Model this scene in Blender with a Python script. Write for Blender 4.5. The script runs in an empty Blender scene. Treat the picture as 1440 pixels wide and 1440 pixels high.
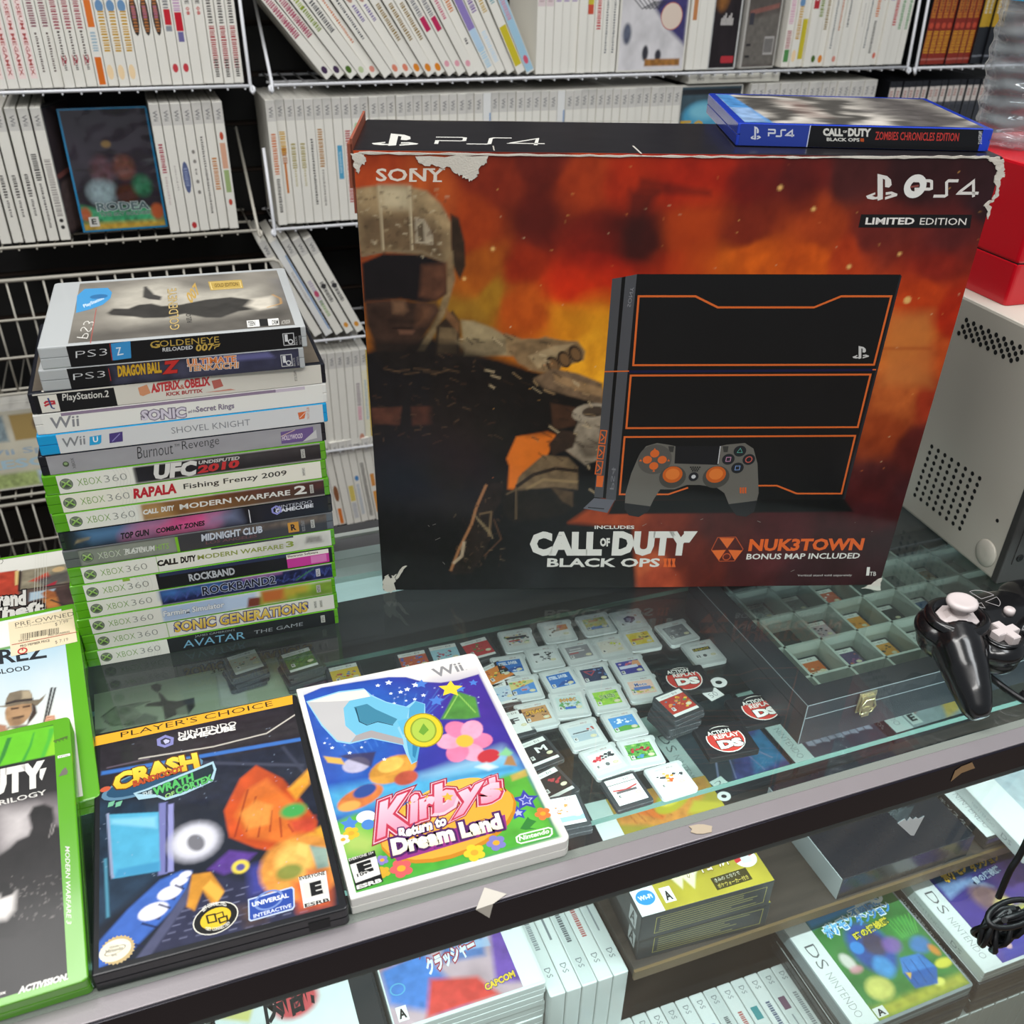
import bpy, bmesh, math, random
import numpy as np
from mathutils import Matrix, Vector

# ------------------------------------------------------------------ camera, world, lights, exposure
ZC = 0.95                      # counter top above the floor (m); geometry below is in mm above the counter
SC = bpy.context.scene
COL = SC.collection
F, PITCH, ROLL, CH = 1350.73, 0.6063, 0.0231, 471.5
PX, PY = 720 - 2.93, 720 + 101.42

def _axes():
    cp, sp = math.cos(PITCH), math.sin(PITCH)
    fwd = np.array([0, cp, -sp]); up = np.array([0, sp, cp]); r = np.array([1., 0, 0])
    cr, sr = math.cos(ROLL), math.sin(ROLL)
    return np.array([cr * r + sr * up, -sr * r + cr * up, fwd])
AX = _axes()
EYE = np.array([0, 0, CH])
cam = bpy.data.cameras.new('camera'); camo = bpy.data.objects.new('camera', cam); COL.objects.link(camo)
cam.sensor_fit = 'HORIZONTAL'; cam.sensor_width = 36; cam.lens = F / 1440 * 36
cam.shift_x = (720 - PX) / 1440; cam.shift_y = (PY - 720) / 1440
cam.clip_start = 0.02; cam.clip_end = 60
camo.matrix_world = Matrix([[AX[0][0], AX[1][0], -AX[2][0], 0], [AX[0][1], AX[1][1], -AX[2][1], 0],
                            [AX[0][2], AX[1][2], -AX[2][2], CH / 1000 + ZC], [0, 0, 0, 1]])
SC.camera = camo
cam.dof.use_dof = True; cam.dof.focus_distance = 0.72; cam.dof.aperture_fstop = 13.0

SC.view_settings.view_transform = 'Standard'; SC.view_settings.look = 'None'
SC.view_settings.gamma = 1.0; SC.view_settings.use_curve_mapping = False
SC.view_settings.exposure = 0.0
SC.cycles.max_bounces = 8; SC.cycles.transparent_max_bounces = 24; SC.cycles.transmission_bounces = 6
SC.cycles.glossy_bounces = 3; SC.cycles.diffuse_bounces = 3; SC.cycles.caustics_reflective = False; SC.cycles.caustics_refractive = False
SC.cycles.use_denoising = True

W = bpy.data.worlds.new('store_ambience'); SC.world = W; W.use_nodes = True
W.node_tree.nodes['Background'].inputs[0].default_value = (0.86, 0.93, 1.0, 1)
W.node_tree.nodes['Background'].inputs[1].default_value = 0.28

def area(name, x, y, z, sx, sy, power, rot=(0, 0, 0), col=(1, 1, 1)):
    l = bpy.data.lights.new(name, 'AREA'); l.shape = 'RECTANGLE'; l.size = sx; l.size_y = sy
    l.energy = power; l.color = col
    o = bpy.data.objects.new(name, l); COL.objects.link(o); o.location = (x, y, z + ZC); o.rotation_euler = rot
    return o
area('ceiling_and_fill_light', -0.7, 0.45, 2.0, 0.5, 1.6, 23, (0, 0, 0.36), (1.0, 0.98, 0.95))
area('ceiling_and_fill_light', 0.9, 0.15, 2.0, 0.5, 1.6, 24, (0, 0, 0.36), (0.95, 0.98, 1.0))
area('ceiling_and_fill_light', 0.0, 0.95, 2.1, 1.8, 0.3, 15, (math.radians(12), 0, 0.36), (1.0, 0.98, 0.95))  # added fill lamp over the aisle, brightens the shop wall
area('ceiling_and_fill_light', 0.1, -1.0, 2.0, 1.6, 0.5, 36, (0, 0, 0.36), (1.0, 0.98, 0.95))

# ------------------------------------------------------------------ helpers
def lin(h):
    if not isinstance(h, str): return tuple(h)
    h = h.lstrip('#'); h = h if len(h) == 6 else ''.join(x * 2 for x in h); c = [int(h[i:i + 2], 16) / 255 for i in (0, 2, 4)]
    return tuple(x / 12.92 if x < 0.04045 else ((x + 0.055) / 1.055) ** 2.4 for x in c)
def ray(px, py):
    d = np.array([(px - PX) / F, -(py - PY) / F, 1.0]); return d @ AX
def atz(px, py, z=0.0):
    d = ray(px, py); return EYE + (z - EYE[2]) / d[2] * d
def atplane(px, py, q, n):
    d = ray(px, py); return EYE + np.dot(np.asarray(q) - EYE, n) / np.dot(d, n) * d
CA = 0.37
CU = np.array([math.cos(CA), math.sin(CA), 0]); CV = np.array([-CU[1], CU[0], 0])
def C(s, d, z=0.0): return CU * s + CV * (333 + d) + np.array([0, 0, z])
WA = 0.36
WU = np.array([math.cos(WA), math.sin(WA), 0]); WV = np.array([-WU[1], WU[0], 0])
def WP(s, d, z): return WU * s + WV * d + np.array([0, 0, z])
def wall_at(px, py, D=1700):
    P = atplane(px, py, WV * D, WV); return float(WU @ P), float(P[2])
def TM(p, a=0.0): return Matrix.Translation(Vector(p)) @ Matrix.Rotation(a, 4, 'Z')
def M4(o, x, y):
    x = Vector(x).normalized(); y = Vector(y).normalized(); n = x.cross(y)
    return Matrix([[x[0], y[0], n[0], o[0]], [x[1], y[1], n[1], o[1]], [x[2], y[2], n[2], o[2]], [0, 0, 0, 1]])
CTR = TM(C(0, 0), CA)            # counter frame: x along the front edge, y towards the shop wall

_m = {}
def mat(col, rough=0.45, metal=0.0, spec=0.5, coat=0.0, name='plastic', trans=0.0, bump=0.0, alpha=1.0):
    k = (col if isinstance(col, str) else tuple(col), rough, metal, spec, coat, name, trans, bump, alpha)
    if k in _m: return _m[k]
    m = bpy.data.materials.new(name); m.use_nodes = True; nt = m.node_tree; b = nt.nodes['Principled BSDF']
    c = lin(col)
    nz = nt.nodes.new('ShaderNodeTexNoise'); nz.inputs['Scale'].default_value = 60; nz.inputs['Detail'].default_value = 3
    tc = nt.nodes.new('ShaderNodeTexCoord'); nt.links.new(tc.outputs['Object'], nz.inputs['Vector'])
    mr = nt.nodes.new('ShaderNodeMapRange'); mr.inputs['To Min'].default_value = max(0.02, rough - 0.05); mr.inputs['To Max'].default_value = rough + 0.05
    nt.links.new(nz.outputs['Fac'], mr.inputs['Value']); nt.links.new(mr.outputs[0], b.inputs['Roughness'])
    b.inputs['Base Color'].default_value = (*c, 1); b.inputs['Metallic'].default_value = metal
    b.inputs['Specular IOR Level'].default_value = spec; b.inputs['Coat Weight'].default_value = coat; b.inputs['Coat Roughness'].default_value = 0.08
    b.inputs['Transmission Weight'].default_value = trans
    if alpha < 1: b.inputs['Alpha'].default_value = alpha
    if bump:
        n2 = nt.nodes.new('ShaderNodeTexNoise'); n2.inputs['Scale'].default_value = 900
        nt.links.new(tc.outputs['Object'], n2.inputs['Vector'])
        bp = nt.nodes.new('ShaderNodeBump'); bp.inputs['Strength'].default_value = bump; bp.inputs['Distance'].default_value = 0.001
        nt.links.new(n2.outputs['Fac'], bp.inputs['Height']); nt.links.new(bp.outputs[0], b.inputs['Normal'])
    _m[k] = m; return m
def print_mat(name='printed_paper', rough=0.38, coat=0.25, crough=0.12):
    if name in _m: return _m[name]
    m = bpy.data.materials.new(name); m.use_nodes = True; nt = m.node_tree; b = nt.nodes['Principled BSDF']
    a = nt.nodes.new('ShaderNodeVertexColor'); a.layer_name = 'Col'
    nt.links.new(a.outputs['Color'], b.inputs['Base Color'])
    nz = nt.nodes.new('ShaderNodeTexNoise'); nz.inputs['Scale'].default_value = 25
    tc = nt.nodes.new('ShaderNodeTexCoord'); nt.links.new(tc.outputs['Object'], nz.inputs['Vector'])
    mr = nt.nodes.new('ShaderNodeMapRange'); mr.inputs['To Min'].default_value = rough - 0.06; mr.inputs['To Max'].default_value = rough + 0.06
    nt.links.new(nz.outputs['Fac'], mr.inputs['Value']); nt.links.new(mr.outputs[0], b.inputs['Roughness'])
    b.inputs['Coat Weight'].default_value = coat; b.inputs['Coat Roughness'].default_value = crough; b.inputs['Specular IOR Level'].default_value = 0.3
    _m[name] = m; return m
def glass_mat(name, tint=(0.93, 0.975, 0.96), haze=0.0, r0=0.04, rough=0.015):
    if name in _m: return _m[name]
    m = bpy.data.materials.new(name); m.use_nodes = True; nt = m.node_tree; N = nt.nodes; L = nt.links
    for n in list(N): N.remove(n)
    out = N.new('ShaderNodeOutputMaterial'); tr = N.new('ShaderNodeBsdfTransparent'); gl = N.new('ShaderNodeBsdfGlossy')
    tr.inputs[0].default_value = (*tint, 1); gl.inputs['Roughness'].default_value = rough
    lw = N.new('ShaderNodeLayerWeight'); lw.inputs[0].default_value = 0.5
    p = N.new('ShaderNodeMath'); p.operation = 'POWER'; p.inputs[1].default_value = 4.0; L.new(lw.outputs['Facing'], p.inputs[0])
    q = N.new('ShaderNodeMath'); q.operation = 'MULTIPLY_ADD'; q.inputs[1].default_value = 0.8; q.inputs[2].default_value = r0; L.new(p.outputs[0], q.inputs[0])
    q.use_clamp = True
    mx = N.new('ShaderNodeMixShader'); L.new(q.outputs[0], mx.inputs[0]); L.new(tr.outputs[0], mx.inputs[1]); L.new(gl.outputs[0], mx.inputs[2])
    last = mx
    if haze:
        df = N.new('ShaderNodeBsdfDiffuse'); df.inputs[0].default_value = (0.8, 0.85, 0.85, 1)
        nz = N.new('ShaderNodeTexNoise'); nz.inputs['Scale'].default_value = 9; nz.inputs['Detail'].default_value = 6
        tc = N.new('ShaderNodeTexCoord'); L.new(tc.outputs['Object'], nz.inputs['Vector'])
        h = N.new('ShaderNodeMath'); h.operation = 'MULTIPLY'; h.inputs[1].default_value = haze; L.new(nz.outputs['Fac'], h.inputs[0])
        m2 = N.new('ShaderNodeMixShader'); L.new(h.outputs[0], m2.inputs[0]); L.new(mx.outputs[0], m2.inputs[1]); L.new(df.outputs[0], m2.inputs[2]); last = m2
    L.new(last.outputs[0], out.inputs[0])
    _m[name] = m; return m
def frost_mat(name, col, clear=0.4, rough=0.15):
    if name in _m: return _m[name]
    m = bpy.data.materials.new(name); m.use_nodes = True; nt = m.node_tree; b = nt.nodes['Principled BSDF']
    b.inputs['Base Color'].default_value = (*lin(col), 1); b.inputs['Roughness'].default_value = rough
    tr = nt.nodes.new('ShaderNodeBsdfTransparent'); tr.inputs[0].default_value = (0.95, 0.97, 0.97, 1)
    mx = nt.nodes.new('ShaderNodeMixShader'); mx.inputs[0].default_value = clear
    o = nt.nodes['Material Output']; nt.links.new(b.outputs[0], mx.inputs[1]); nt.links.new(tr.outputs[0], mx.inputs[2]); nt.links.new(mx.outputs[0], o.inputs[0])
    _m[name] = m; return m

def tag(o, label, cat, group=None, kind=None):
    if label: o['label'] = label
    if cat: o['category'] = cat
    if group: o['group'] = group
    if kind: o['kind'] = kind
    return o
def place(o, m):
    m = m.copy(); m[0][3] /= 1000; m[1][3] /= 1000; m[2][3] = m[2][3] / 1000 + ZC
    o.matrix_world = m
class Th:
    """a thing: an Empty at its base that parents its parts; m is its frame in mm"""
    def __init__(s, name, m, label=None, cat=None, group=None):
        s.m = m; s.o = bpy.data.objects.new(name, None); COL.objects.link(s.o); s.o.empty_display_size = 0.02
        place(s.o, m); tag(s.o, label, cat, group)
class MB:
    """collects shapes in mm into one mesh"""
    def __init__(s): s.v = []; s.f = []; s.c = []; s.sm = []
    def add(s, v, f, c=(1, 1, 1), sm=False):
        n = len(s.v); s.v += [tuple(map(float, p)) for p in v]; s.f += [tuple(i + n for i in q) for q in f]
        s.c += [c] * len(v); s.sm += [sm] * len(f); return s
    def box(s, x0, x1, y0, y1, z0, z1, c=(1, 1, 1), m=None):
        v = [(x, y, z) for z in (z0, z1) for y in (y0, y1) for x in (x0, x1)]
        if m is not None: v = [tuple(m @ Vector(p)) for p in v]
        return s.add(v, [(0, 2, 3, 1), (4, 5, 7, 6), (0, 1, 5, 4), (2, 6, 7, 3), (0, 4, 6, 2), (1, 3, 7, 5)], c)
    def loft(s, rings, c=(1, 1, 1), caps=True, sm=False, closed=True):
        n = len(rings[0]); v = [p for r in rings for p in r]; f = []
        for i in range(len(rings) - 1):
            for j in range(n if closed else n - 1):
                k = (j + 1) % n; f.append((i * n + j, i * n + k, (i + 1) * n + k, (i + 1) * n + j))
        b = len(s.f)
        s.add(v, f, c, sm)
        if caps:
            o = len(s.v) - len(v); s.f += [tuple(o + j for j in reversed(range(n))), tuple(o + (len(rings) - 1) * n + j for j in range(n))]; s.sm += [False, False]
        return s
    def rbox(s, x0, x1, y0, y1, z0, z1, r=2.0, b=0.8, radii=None, seg=4, groove=None, c=(1, 1, 1)):
        rr = radii or (r, r, r, r)
        def ring(k, z):
            out = []
            for (cx, cy, sx, sy, R, a0) in ((x0, y0, 1, 1, rr[0], math.pi), (x1, y0, -1, 1, rr[1], 1.5 * math.pi), (x1, y1, -1, -1, rr[2], 0), (x0, y1, 1, -1, rr[3], math.pi / 2)):
                R2 = max(R - k, 0.05); ox, oy = cx + sx * (k + R2), cy + sy * (k + R2)
                for i in range(seg + 1):
                    a = a0 + i / seg * math.pi / 2; out.append((ox + R2 * math.cos(a), oy + R2 * math.sin(a), z))
            return out
        R = [ring(b, z0), ring(0.25 * b, z0 + 0.25 * b), ring(0, z0 + b)]
        if groove is not None:
            for g in (groove if isinstance(groove, (list, tuple)) else [groove]):
                R += [ring(0, g - 0.5), ring(0.6, g - 0.35), ring(0.6, g + 0.35), ring(0, g + 0.5)]
        R += [ring(0, z1 - b), ring(0.25 * b, z1 - 0.25 * b), ring(b, z1)]
        return s.loft(R, c)
    def tube(s, pts, r, n=6, c=(1, 1, 1), closed=False, caps=True):
        P = [Vector(p) for p in pts]; R = r if isinstance(r, (list, tuple)) else [r] * len(P); rings = []; up = Vector((0.13, 0.21, 0.97))
        m = len(P); prev = None
        for i, p in enumerate(P):
            if closed: t = P[(i + 1) % m] - P[i - 1]
            else: t = P[min(i + 1, m - 1)] - P[max(i - 1, 0)]
            t.normalize(); a = (prev if prev is not None else up); a = a - t * a.dot(t)
            if a.length < 1e-4: a = Vector((1, 0, 0)) - t * t.x
            a.normalize(); prev = a; b = t.cross(a)
            rings.append([tuple(p + (a * math.cos(2 * math.pi * k / n) + b * math.sin(2 * math.pi * k / n)) * R[i]) for k in range(n)])
        if closed: rings.append(rings[0]); caps = False
        return s.loft(rings, c, caps, True)
    def lathe(s, prof, n=24, c=(1, 1, 1), cx=0, cy=0, caps=True, sm=True):
        return s.loft([[(cx + r * math.cos(2 * math.pi * k / n), cy + r * math.sin(2 * math.pi * k / n), z) for k in range(n)] for r, z in prof], c, caps, sm)
    def prism(s, poly, z0, z1, c=(1, 1, 1), bev=0.0):
        if bev:
            cx = sum(p[0] for p in poly) / len(poly); cy = sum(p[1] for p in poly) / len(poly)
            def ins(k):
                out = []
                for x, y in poly:
                    d = math.hypot(x - cx, y - cy); out.append((x - (x - cx) / d * k, y - (y - cy) / d * k))
                return out
            return s.loft([[(x, y, z0) for x, y in poly], [(x, y, z1 - bev) for x, y in poly], [(x, y, z1) for x, y in ins(bev)]], c)
        return s.loft([[(x, y, z0) for x, y in poly], [(x, y, z1) for x, y in poly]], c)
    def mesh(s, name, material, colors=False):
        me = bpy.data.meshes.new(name)
        me.from_pydata((np.array(s.v) / 1000).tolist(), [], s.f)
        me.polygons.foreach_set('use_smooth', s.sm)
        if colors:
            a = me.color_attributes.new('Col', 'FLOAT_COLOR', 'POINT')
            cc = np.ones((len(s.v), 4)); cc[:, :3] = np.array([lin(x) if isinstance(x, str) else x for x in s.c]); a.data.foreach_set('color', cc.ravel())
        me.materials.append(material); me.update(); return me
    def build(s, name, material, parent=None, colors=False, label=None):
        o = bpy.data.objects.new(name, s.mesh(name, material, colors)); COL.objects.link(o)
        if parent is not None: o.parent = parent.o if isinstance(parent, Th) else parent
        if label: o['label'] = label
        return o
def solo(name, mb, material, m, label, cat, group=None, kind=None, colors=False):
    o = mb.build(name, material, None, colors); place(o, m); return tag(o, label, cat, group, kind)
def link_copy(o, parent=None):
    c = o.copy(); COL.objects.link(c)
    if parent is not None: c.parent = parent
    return c
def copy_tree(o, m, label=None, group=None):
    c = o.copy(); COL.objects.link(c); place(c, m)
    if label: c['label'] = label
    if group: c['group'] = group
    for ch in o.children:
        d = link_copy(ch, c)
        for g in ch.children: link_copy(g, d)
    return c

# ------------------------------------------------------------------ lettering and printed art
_t = {}
def glyphs(sx, bold=0.0, res=2):
    k = (sx, bold, res)
    if k in _t: return _t[k]
    cu = bpy.data.curves.new('lettering', 'FONT'); cu.body = sx; cu.size = 1; cu.dimensions = '2D'; cu.fill_mode = 'FRONT'; cu.resolution_u = res; cu.offset = bold
    ob = bpy.data.objects.new('lettering', cu); COL.objects.link(ob)
    dg = bpy.context.evaluated_depsgraph_get(); ev = ob.evaluated_get(dg); me = ev.to_mesh()
    n = len(me.vertices); co = np.zeros(n * 3); me.vertices.foreach_get('co', co); co = co.reshape(-1, 3)[:, :2].copy()
    fs = [tuple(p.vertices) for p in me.polygons]
    ev.to_mesh_clear(); bpy.data.objects.remove(ob); bpy.data.curves.remove(cu)
    _t[k] = (co, fs); return _t[k]
def vnoise(x, y, seed=0):
    rs = np.random.RandomState(seed); T = rs.rand(64, 64)
    xi = np.floor(x).astype(int); yi = np.floor(y).astype(int); fx = x - xi; fy = y - yi
    fx = fx * fx * (3 - 2 * fx); fy = fy * fy * (3 - 2 * fy); g = lambda a, b: T[a % 64, b % 64]
    return (g(xi, yi) * (1 - fx) + g(xi + 1, yi) * fx) * (1 - fy) + (g(xi, yi + 1) * (1 - fx) + g(xi + 1, yi + 1) * fx) * fy
def fbm(x, y, seed=0, n=4):
    o = 0; a = 0.5
    for i in range(n): o = o + a * vnoise(x * 2 ** i, y * 2 ** i, seed + i); a /= 2
    return o
class Art:
    """printed artwork on one flat face; plane = matrix in the thing's frame, x right, y up, z out"""
    def __init__(s, th_m, plane, w, h, base='#ffffff', res=None, mode='px', lay=0.04):
        s.m = th_m @ plane; s.plane = plane; s.inv = s.m.inverted(); s.w, s.h = w, h; s.mode = mode; s.mb = MB(); s.z = 0.02; s.lay = 0.012; s.hg = np.zeros((48, 48)); s.bend = None; s.cv = None; s.base = lin(base)
        e = Vector(EYE); s.eye = s.inv @ e
        if res:
            nx, ny = int(w / res) + 1, int(h / res) + 1
            s.X, s.Y = np.meshgrid(np.linspace(0, w, nx), np.linspace(0, h, ny)); s.cv = np.ones((ny, nx, 3)) * np.array(s.base); s.res = w / (nx - 1)
        else: s.mb.add([(0, 0, 0), (w, 0, 0), (w, h, 0), (0, h, 0)], [(0, 1, 2, 3)], s.base)
    def L(s, p):
        if s.mode == 'mm': return (p[0], p[1])
        if s.mode == 'uv': return (p[0] * s.w, p[1] * s.h)
        d = s.inv.to_3x3() @ Vector(ray(*p)); t = -s.eye.z / d.z; q = s.eye + d * t
        return (q.x, q.y + (s.bend[0] + s.bend[1] * q.x if s.bend else 0))
    def centre(s, pts):
        """pts = two photo points on the middle line of this strip"""
        (x0, y0), (x1, y1) = [s.L(p) for p in pts]; k = (y0 - y1) / (x1 - x0); s.bend = (s.h / 2 - y0 - k * x0, k)
    def LL(s, pts): return [s.L(p) for p in pts]
    def up(s, P):
        xs = [p[0] for p in P]; ys = [p[1] for p in P]; g = lambda v, m: int(min(47, max(0, v / m * 48)))
        sl = (slice(g(min(ys), s.h), g(max(ys), s.h) + 1), slice(g(min(xs), s.w), g(max(xs), s.w) + 1)); s.z = max(0.02, float(s.hg[sl].max())) + s.lay; s.hg[sl] = s.z
    # --- vector items
    def poly(s, pts, col, clip=False, mmz=None):
        P = s.LL(pts)
        s.up(P); bm = bmesh.new(); vs = [bm.verts.new((x, y, s.z)) for x, y in P]
        f = bm.faces.new(vs); bm.normal_update()
        if f.normal.z < 0: f.normal_flip()
        r = bmesh.ops.triangulate(bm, faces=[f]); bm.verts.index_update()
        s.mb.add([v.co[:] for v in bm.verts], [tuple(v.index for v in q.verts) for q in bm.faces], lin(col)); bm.free()
    def line(s, pts, wd, col, closed=False):
        P = [Vector(p) for p in s.LL(pts)]; n = len(P); s.up(P); v = []; f = []
        for i in range(n):
            a = P[i - 1] if (i > 0 or closed) else P[i]; b = P[(i + 1) % n] if (i < n - 1 or closed) else P[i]
            d1 = (P[i] - a); d2 = (b - P[i])
            d1 = d1.normalized() if d1.length > 1e-6 else d2.normalized(); d2 = d2.normalized() if d2.length > 1e-6 else d1
            t = (d1 + d2).normalized() if (d1 + d2).length > 1e-3 else d1
            k = wd / 2 / max(0.45, t.dot(d1)); nn = Vector((-t.y, t.x)) * k
            v += [(*(P[i] + nn), s.z), (*(P[i] - nn), s.z)]
        for i in range(n if closed else n - 1):
            j = (i + 1) % n; f.append((2 * i + 1, 2 * j + 1, 2 * j, 2 * i))
        s.mb.add(v, f, lin(col))
    def ell(s, c, rx, ry=None, col='#fff', rot=0.0, n=24, inner=0.0, a0=0, a1=2 * math.pi):
        """centre in the current mode, radii in mm"""
        ry = ry or rx; cx, cy = s.L(c); R_ = max(rx, ry); s.up([(cx - R_, cy - R_), (cx + R_, cy + R_)]); cr, sr = math.cos(rot), math.sin(rot)
        pts = [(rx * math.cos(a0 + (a1 - a0) * i / n), ry * math.sin(a0 + (a1 - a0) * i / n)) for i in range(n + (a1 - a0 < 6.28))]
        P = [(cx + x * cr - y * sr, cy + x * sr + y * cr, s.z) for x, y in pts]
        if inner:
            Q = [(cx + (x * cr - y * sr) * inner, cy + (x * sr + y * cr) * inner, s.z) for x, y in pts]; m = len(P)
            s.mb.add(P + Q, [(i, (i + 1) % m, m + (i + 1) % m, m + i) for i in range(m if a1 - a0 > 6.28 else m - 1)], lin(col))
        else: s.mb.add(P, [tuple(range(len(P)))], lin(col))
    def text(s, sx, p0, p1, top, col, bold=0.0, out=None, res=2, grad=None, arc=0.0, only=None):
        """p0-p1 baseline, top = point above p0; out = [(extra, colour), ...] outlines, widest first"""
        o, e, t = Vector(s.L(p0)), Vector(s.L(p1)), Vector(s.L(top)); ex, ey = e - o, t - o
        co0, _ = glyphs(sx, bold, res); mn, mx = co0.min(0), co0.max(0); sz = np.maximum(mx - mn, 1e-6)
        for off, cl in ([(only, col)] if only is not None else (out or []) + [(0, col)]):
            co, fs = glyphs(sx, bold + off, res) if off else glyphs(sx, bold, res)
            q = (co - mn) / sz; s.up([o, o + ex, o + ey, o + ex + ey])
            yy = q[:, 1] + arc * (1 - (2 * q[:, 0] - 1) ** 2)
            v = np.stack([o.x + q[:, 0] * ex.x + yy * ey.x, o.y + q[:, 0] * ex.y + yy * ey.y, np.full(len(q), s.z)], 1)
            c = lin(cl)
            if grad and not off:
                c2 = np.array(lin(grad)); n0 = len(s.mb.v); s.mb.add(v, fs, c); c1 = np.array(c)
                for i, yv in enumerate(q[:, 1]): s.mb.c[n0 + i] = tuple(c1 + (c2 - c1) * min(1, max(0, yv)))
            else: s.mb.add(v, fs, c)
    def star(s, c, r, col, rot=0.3, inner=0.45, n=5):
        cx, cy = s.L(c); m = s.mode; s.mode = 'mm'
        s.poly([(cx + (r if i % 2 == 0 else r * inner) * math.sin(rot + i * math.pi / n), cy + (r if i % 2 == 0 else r * inner) * math.cos(rot + i * math.pi / n)) for i in range(2 * n)], col); s.mode = m
    # --- painted canvas
    def fill(s, fn):
        """fn(u, v) -> colour array, u and v in 0..1"""
        s.cv[:] = fn(s.X / s.w, s.Y / s.h)
    def rbf(s, samples, sig, amp=0.0, sc=0.03, seed=1):
        P = np.array([s.L(q[:2]) for q in samples]); K = np.array([lin(q[2]) for q in samples])
        sg = np.array([sig] * len(samples))
        acc = np.zeros_like(s.cv); wt = np.zeros(s.X.shape)
        wx = (fbm(s.X * sc, s.Y * sc, seed + 20) - 0.47) * sig * 1.6; wy = (fbm(s.X * sc, s.Y * sc, seed + 30) - 0.47) * sig * 1.6
        for (x, y), k, g in zip(P, K, sg):
            d2 = (s.X + wx - x) ** 2 + (s.Y + wy - y) ** 2; w = 1 / (d2 / g ** 2 + 0.1) ** 3; acc += w[..., None] * k; wt += w
        s.cv[:] = acc / wt[..., None]
        if amp: s.cv *= np.clip((1 + amp * (fbm(s.X * sc * 2, s.Y * sc * 2, seed, 5) - 0.47) * 2) * (1 + amp * 1.1 * (fbm(s.X * sc * 7, s.Y * sc * 5, seed + 9, 4) - 0.47)), .2, 2)[..., None] ** np.array([.85, 1.15, 1.2])
    def mask(s, pts, soft=0.0):
        P = np.array(pts); pad = soft * 2 + s.res
        m = np.zeros(s.X.shape)
        xs = s.X[0]; ys = s.Y[:, 0]
        i0, i1 = np.searchsorted(xs, [P[:, 0].min() - pad, P[:, 0].max() + pad]); j0, j1 = np.searchsorted(ys, [P[:, 1].min() - pad, P[:, 1].max() + pad])
        if i1 <= i0 or j1 <= j0: return m, (slice(0, 0), slice(0, 0))
        sl = (slice(j0, j1), slice(i0, i1)); X, Y = s.X[sl], s.Y[sl]
        ins = np.zeros(X.shape, bool); dm = np.full(X.shape, 1e9); n = len(P)
        for i in range(n):
            x1, y1 = P[i]; x2, y2 = P[(i + 1) % n]
            cr = ((y1 > Y) != (y2 > Y))
            if y1 != y2: ins ^= cr & (X < (x2 - x1) * (Y - y1) / (y2 - y1) + x1)
            dx, dy = x2 - x1, y2 - y1; l2 = dx * dx + dy * dy + 1e-9
            t = np.clip(((X - x1) * dx + (Y - y1) * dy) / l2, 0, 1); dm = np.minimum(dm, (X - x1 - t * dx) ** 2 + (Y - y1 - t * dy) ** 2)
        dm = np.sqrt(dm) * np.where(ins, 1, -1); w = max(soft, s.res * 0.5)
        m[sl] = np.clip(dm / (2 * w) + 0.5, 0, 1); return m, sl
    def pp(s, pts, col, soft=0.0, alpha=1.0, tex=0.0, sc=0.15, seed=3, col2=None, dirn=None):
        """painted polygon; col2 with dirn = gradient along that direction (in the current mode, two points)"""
        P = s.LL(pts); m, sl = s.mask(P, soft)
        c = np.ones_like(s.cv[sl]) * np.array(lin(col)); X, Y = s.X[sl], s.Y[sl]
        if col2:
            a, b = (Vector(s.L(q)) for q in dirn); d = b - a; t = np.clip(((X - a.x) * d.x + (Y - a.y) * d.y) / d.length_squared, 0, 1)
            c = c + t[..., None] * (np.array(lin(col2)) - c)
        if tex: c = c * np.clip(1 + tex * 2 * (fbm(X * sc, Y * sc, seed) - 0.47), 0, 3)[..., None]
        k = (m[sl] * alpha)[..., None]; s.cv[sl] = s.cv[sl] * (1 - k) + c * k
    def pe(s, c, rx, ry=None, col='#fff', rot=0.0, soft=0.0, alpha=1.0, tex=0.0, **k):
        ry = ry or rx; cx, cy = s.L(c); cr, sr = math.cos(rot), math.sin(rot); m = s.mode; s.mode = 'mm'
        s.pp([(cx + rx * math.cos(a) * cr - ry * math.sin(a) * sr, cy + rx * math.cos(a) * sr + ry * math.sin(a) * cr) for a in np.linspace(0, 2 * math.pi, 20)[:-1]], col, soft, alpha, tex, **k); s.mode = m
    def pl(s, pts, wd, col, soft=0.0, alpha=1.0):
        P = s.LL(pts); m = s.mode; s.mode = 'mm'
        for (x1, y1), (x2, y2) in zip(P, P[1:]):
            d = math.hypot(x2 - x1, y2 - y1) or 1; nx, ny = -(y2 - y1) / d * wd / 2, (x2 - x1) / d * wd / 2
            s.pp([(x1 + nx, y1 + ny), (x2 + nx, y2 + ny), (x2 - nx, y2 - ny), (x1 - nx, y1 - ny)], col, soft, alpha)
        s.mode = m
    def mb_final(s):
        if s.cv is not None:
            ny, nx = s.X.shape; v = np.stack([s.X.ravel(), s.Y.ravel(), np.zeros(nx * ny)], 1)
            idx = np.arange(nx * ny).reshape(ny, nx)
            f = np.stack([idx[:-1, :-1].ravel(), idx[:-1, 1:].ravel(), idx[1:, 1:].ravel(), idx[1:, :-1].ravel()], 1)
            n = len(s.mb.v); s.mb.v += v.tolist(); s.mb.f += (f + n).tolist(); s.mb.c += [tuple(c) for c in np.clip(s.cv.reshape(-1, 3), 0, 1)]; s.mb.sm += [False] * len(f); s.cv = None
        return s.mb
    def mesh(s, name, material=None):
        mb = s.mb_final(); R = np.array(s.plane); V = np.array(mb.v); mb.v = (V @ R[:3, :3].T + R[:3, 3]).tolist()
        return mb.mesh(name, material or print_mat(), True)
    def build(s, name, parent, material=None, label=None):
        o = bpy.data.objects.new(name, s.mesh(name, material)); COL.objects.link(o); o.parent = parent.o if isinstance(parent, Th) else parent
        if label: o['label'] = label
        return o
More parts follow.
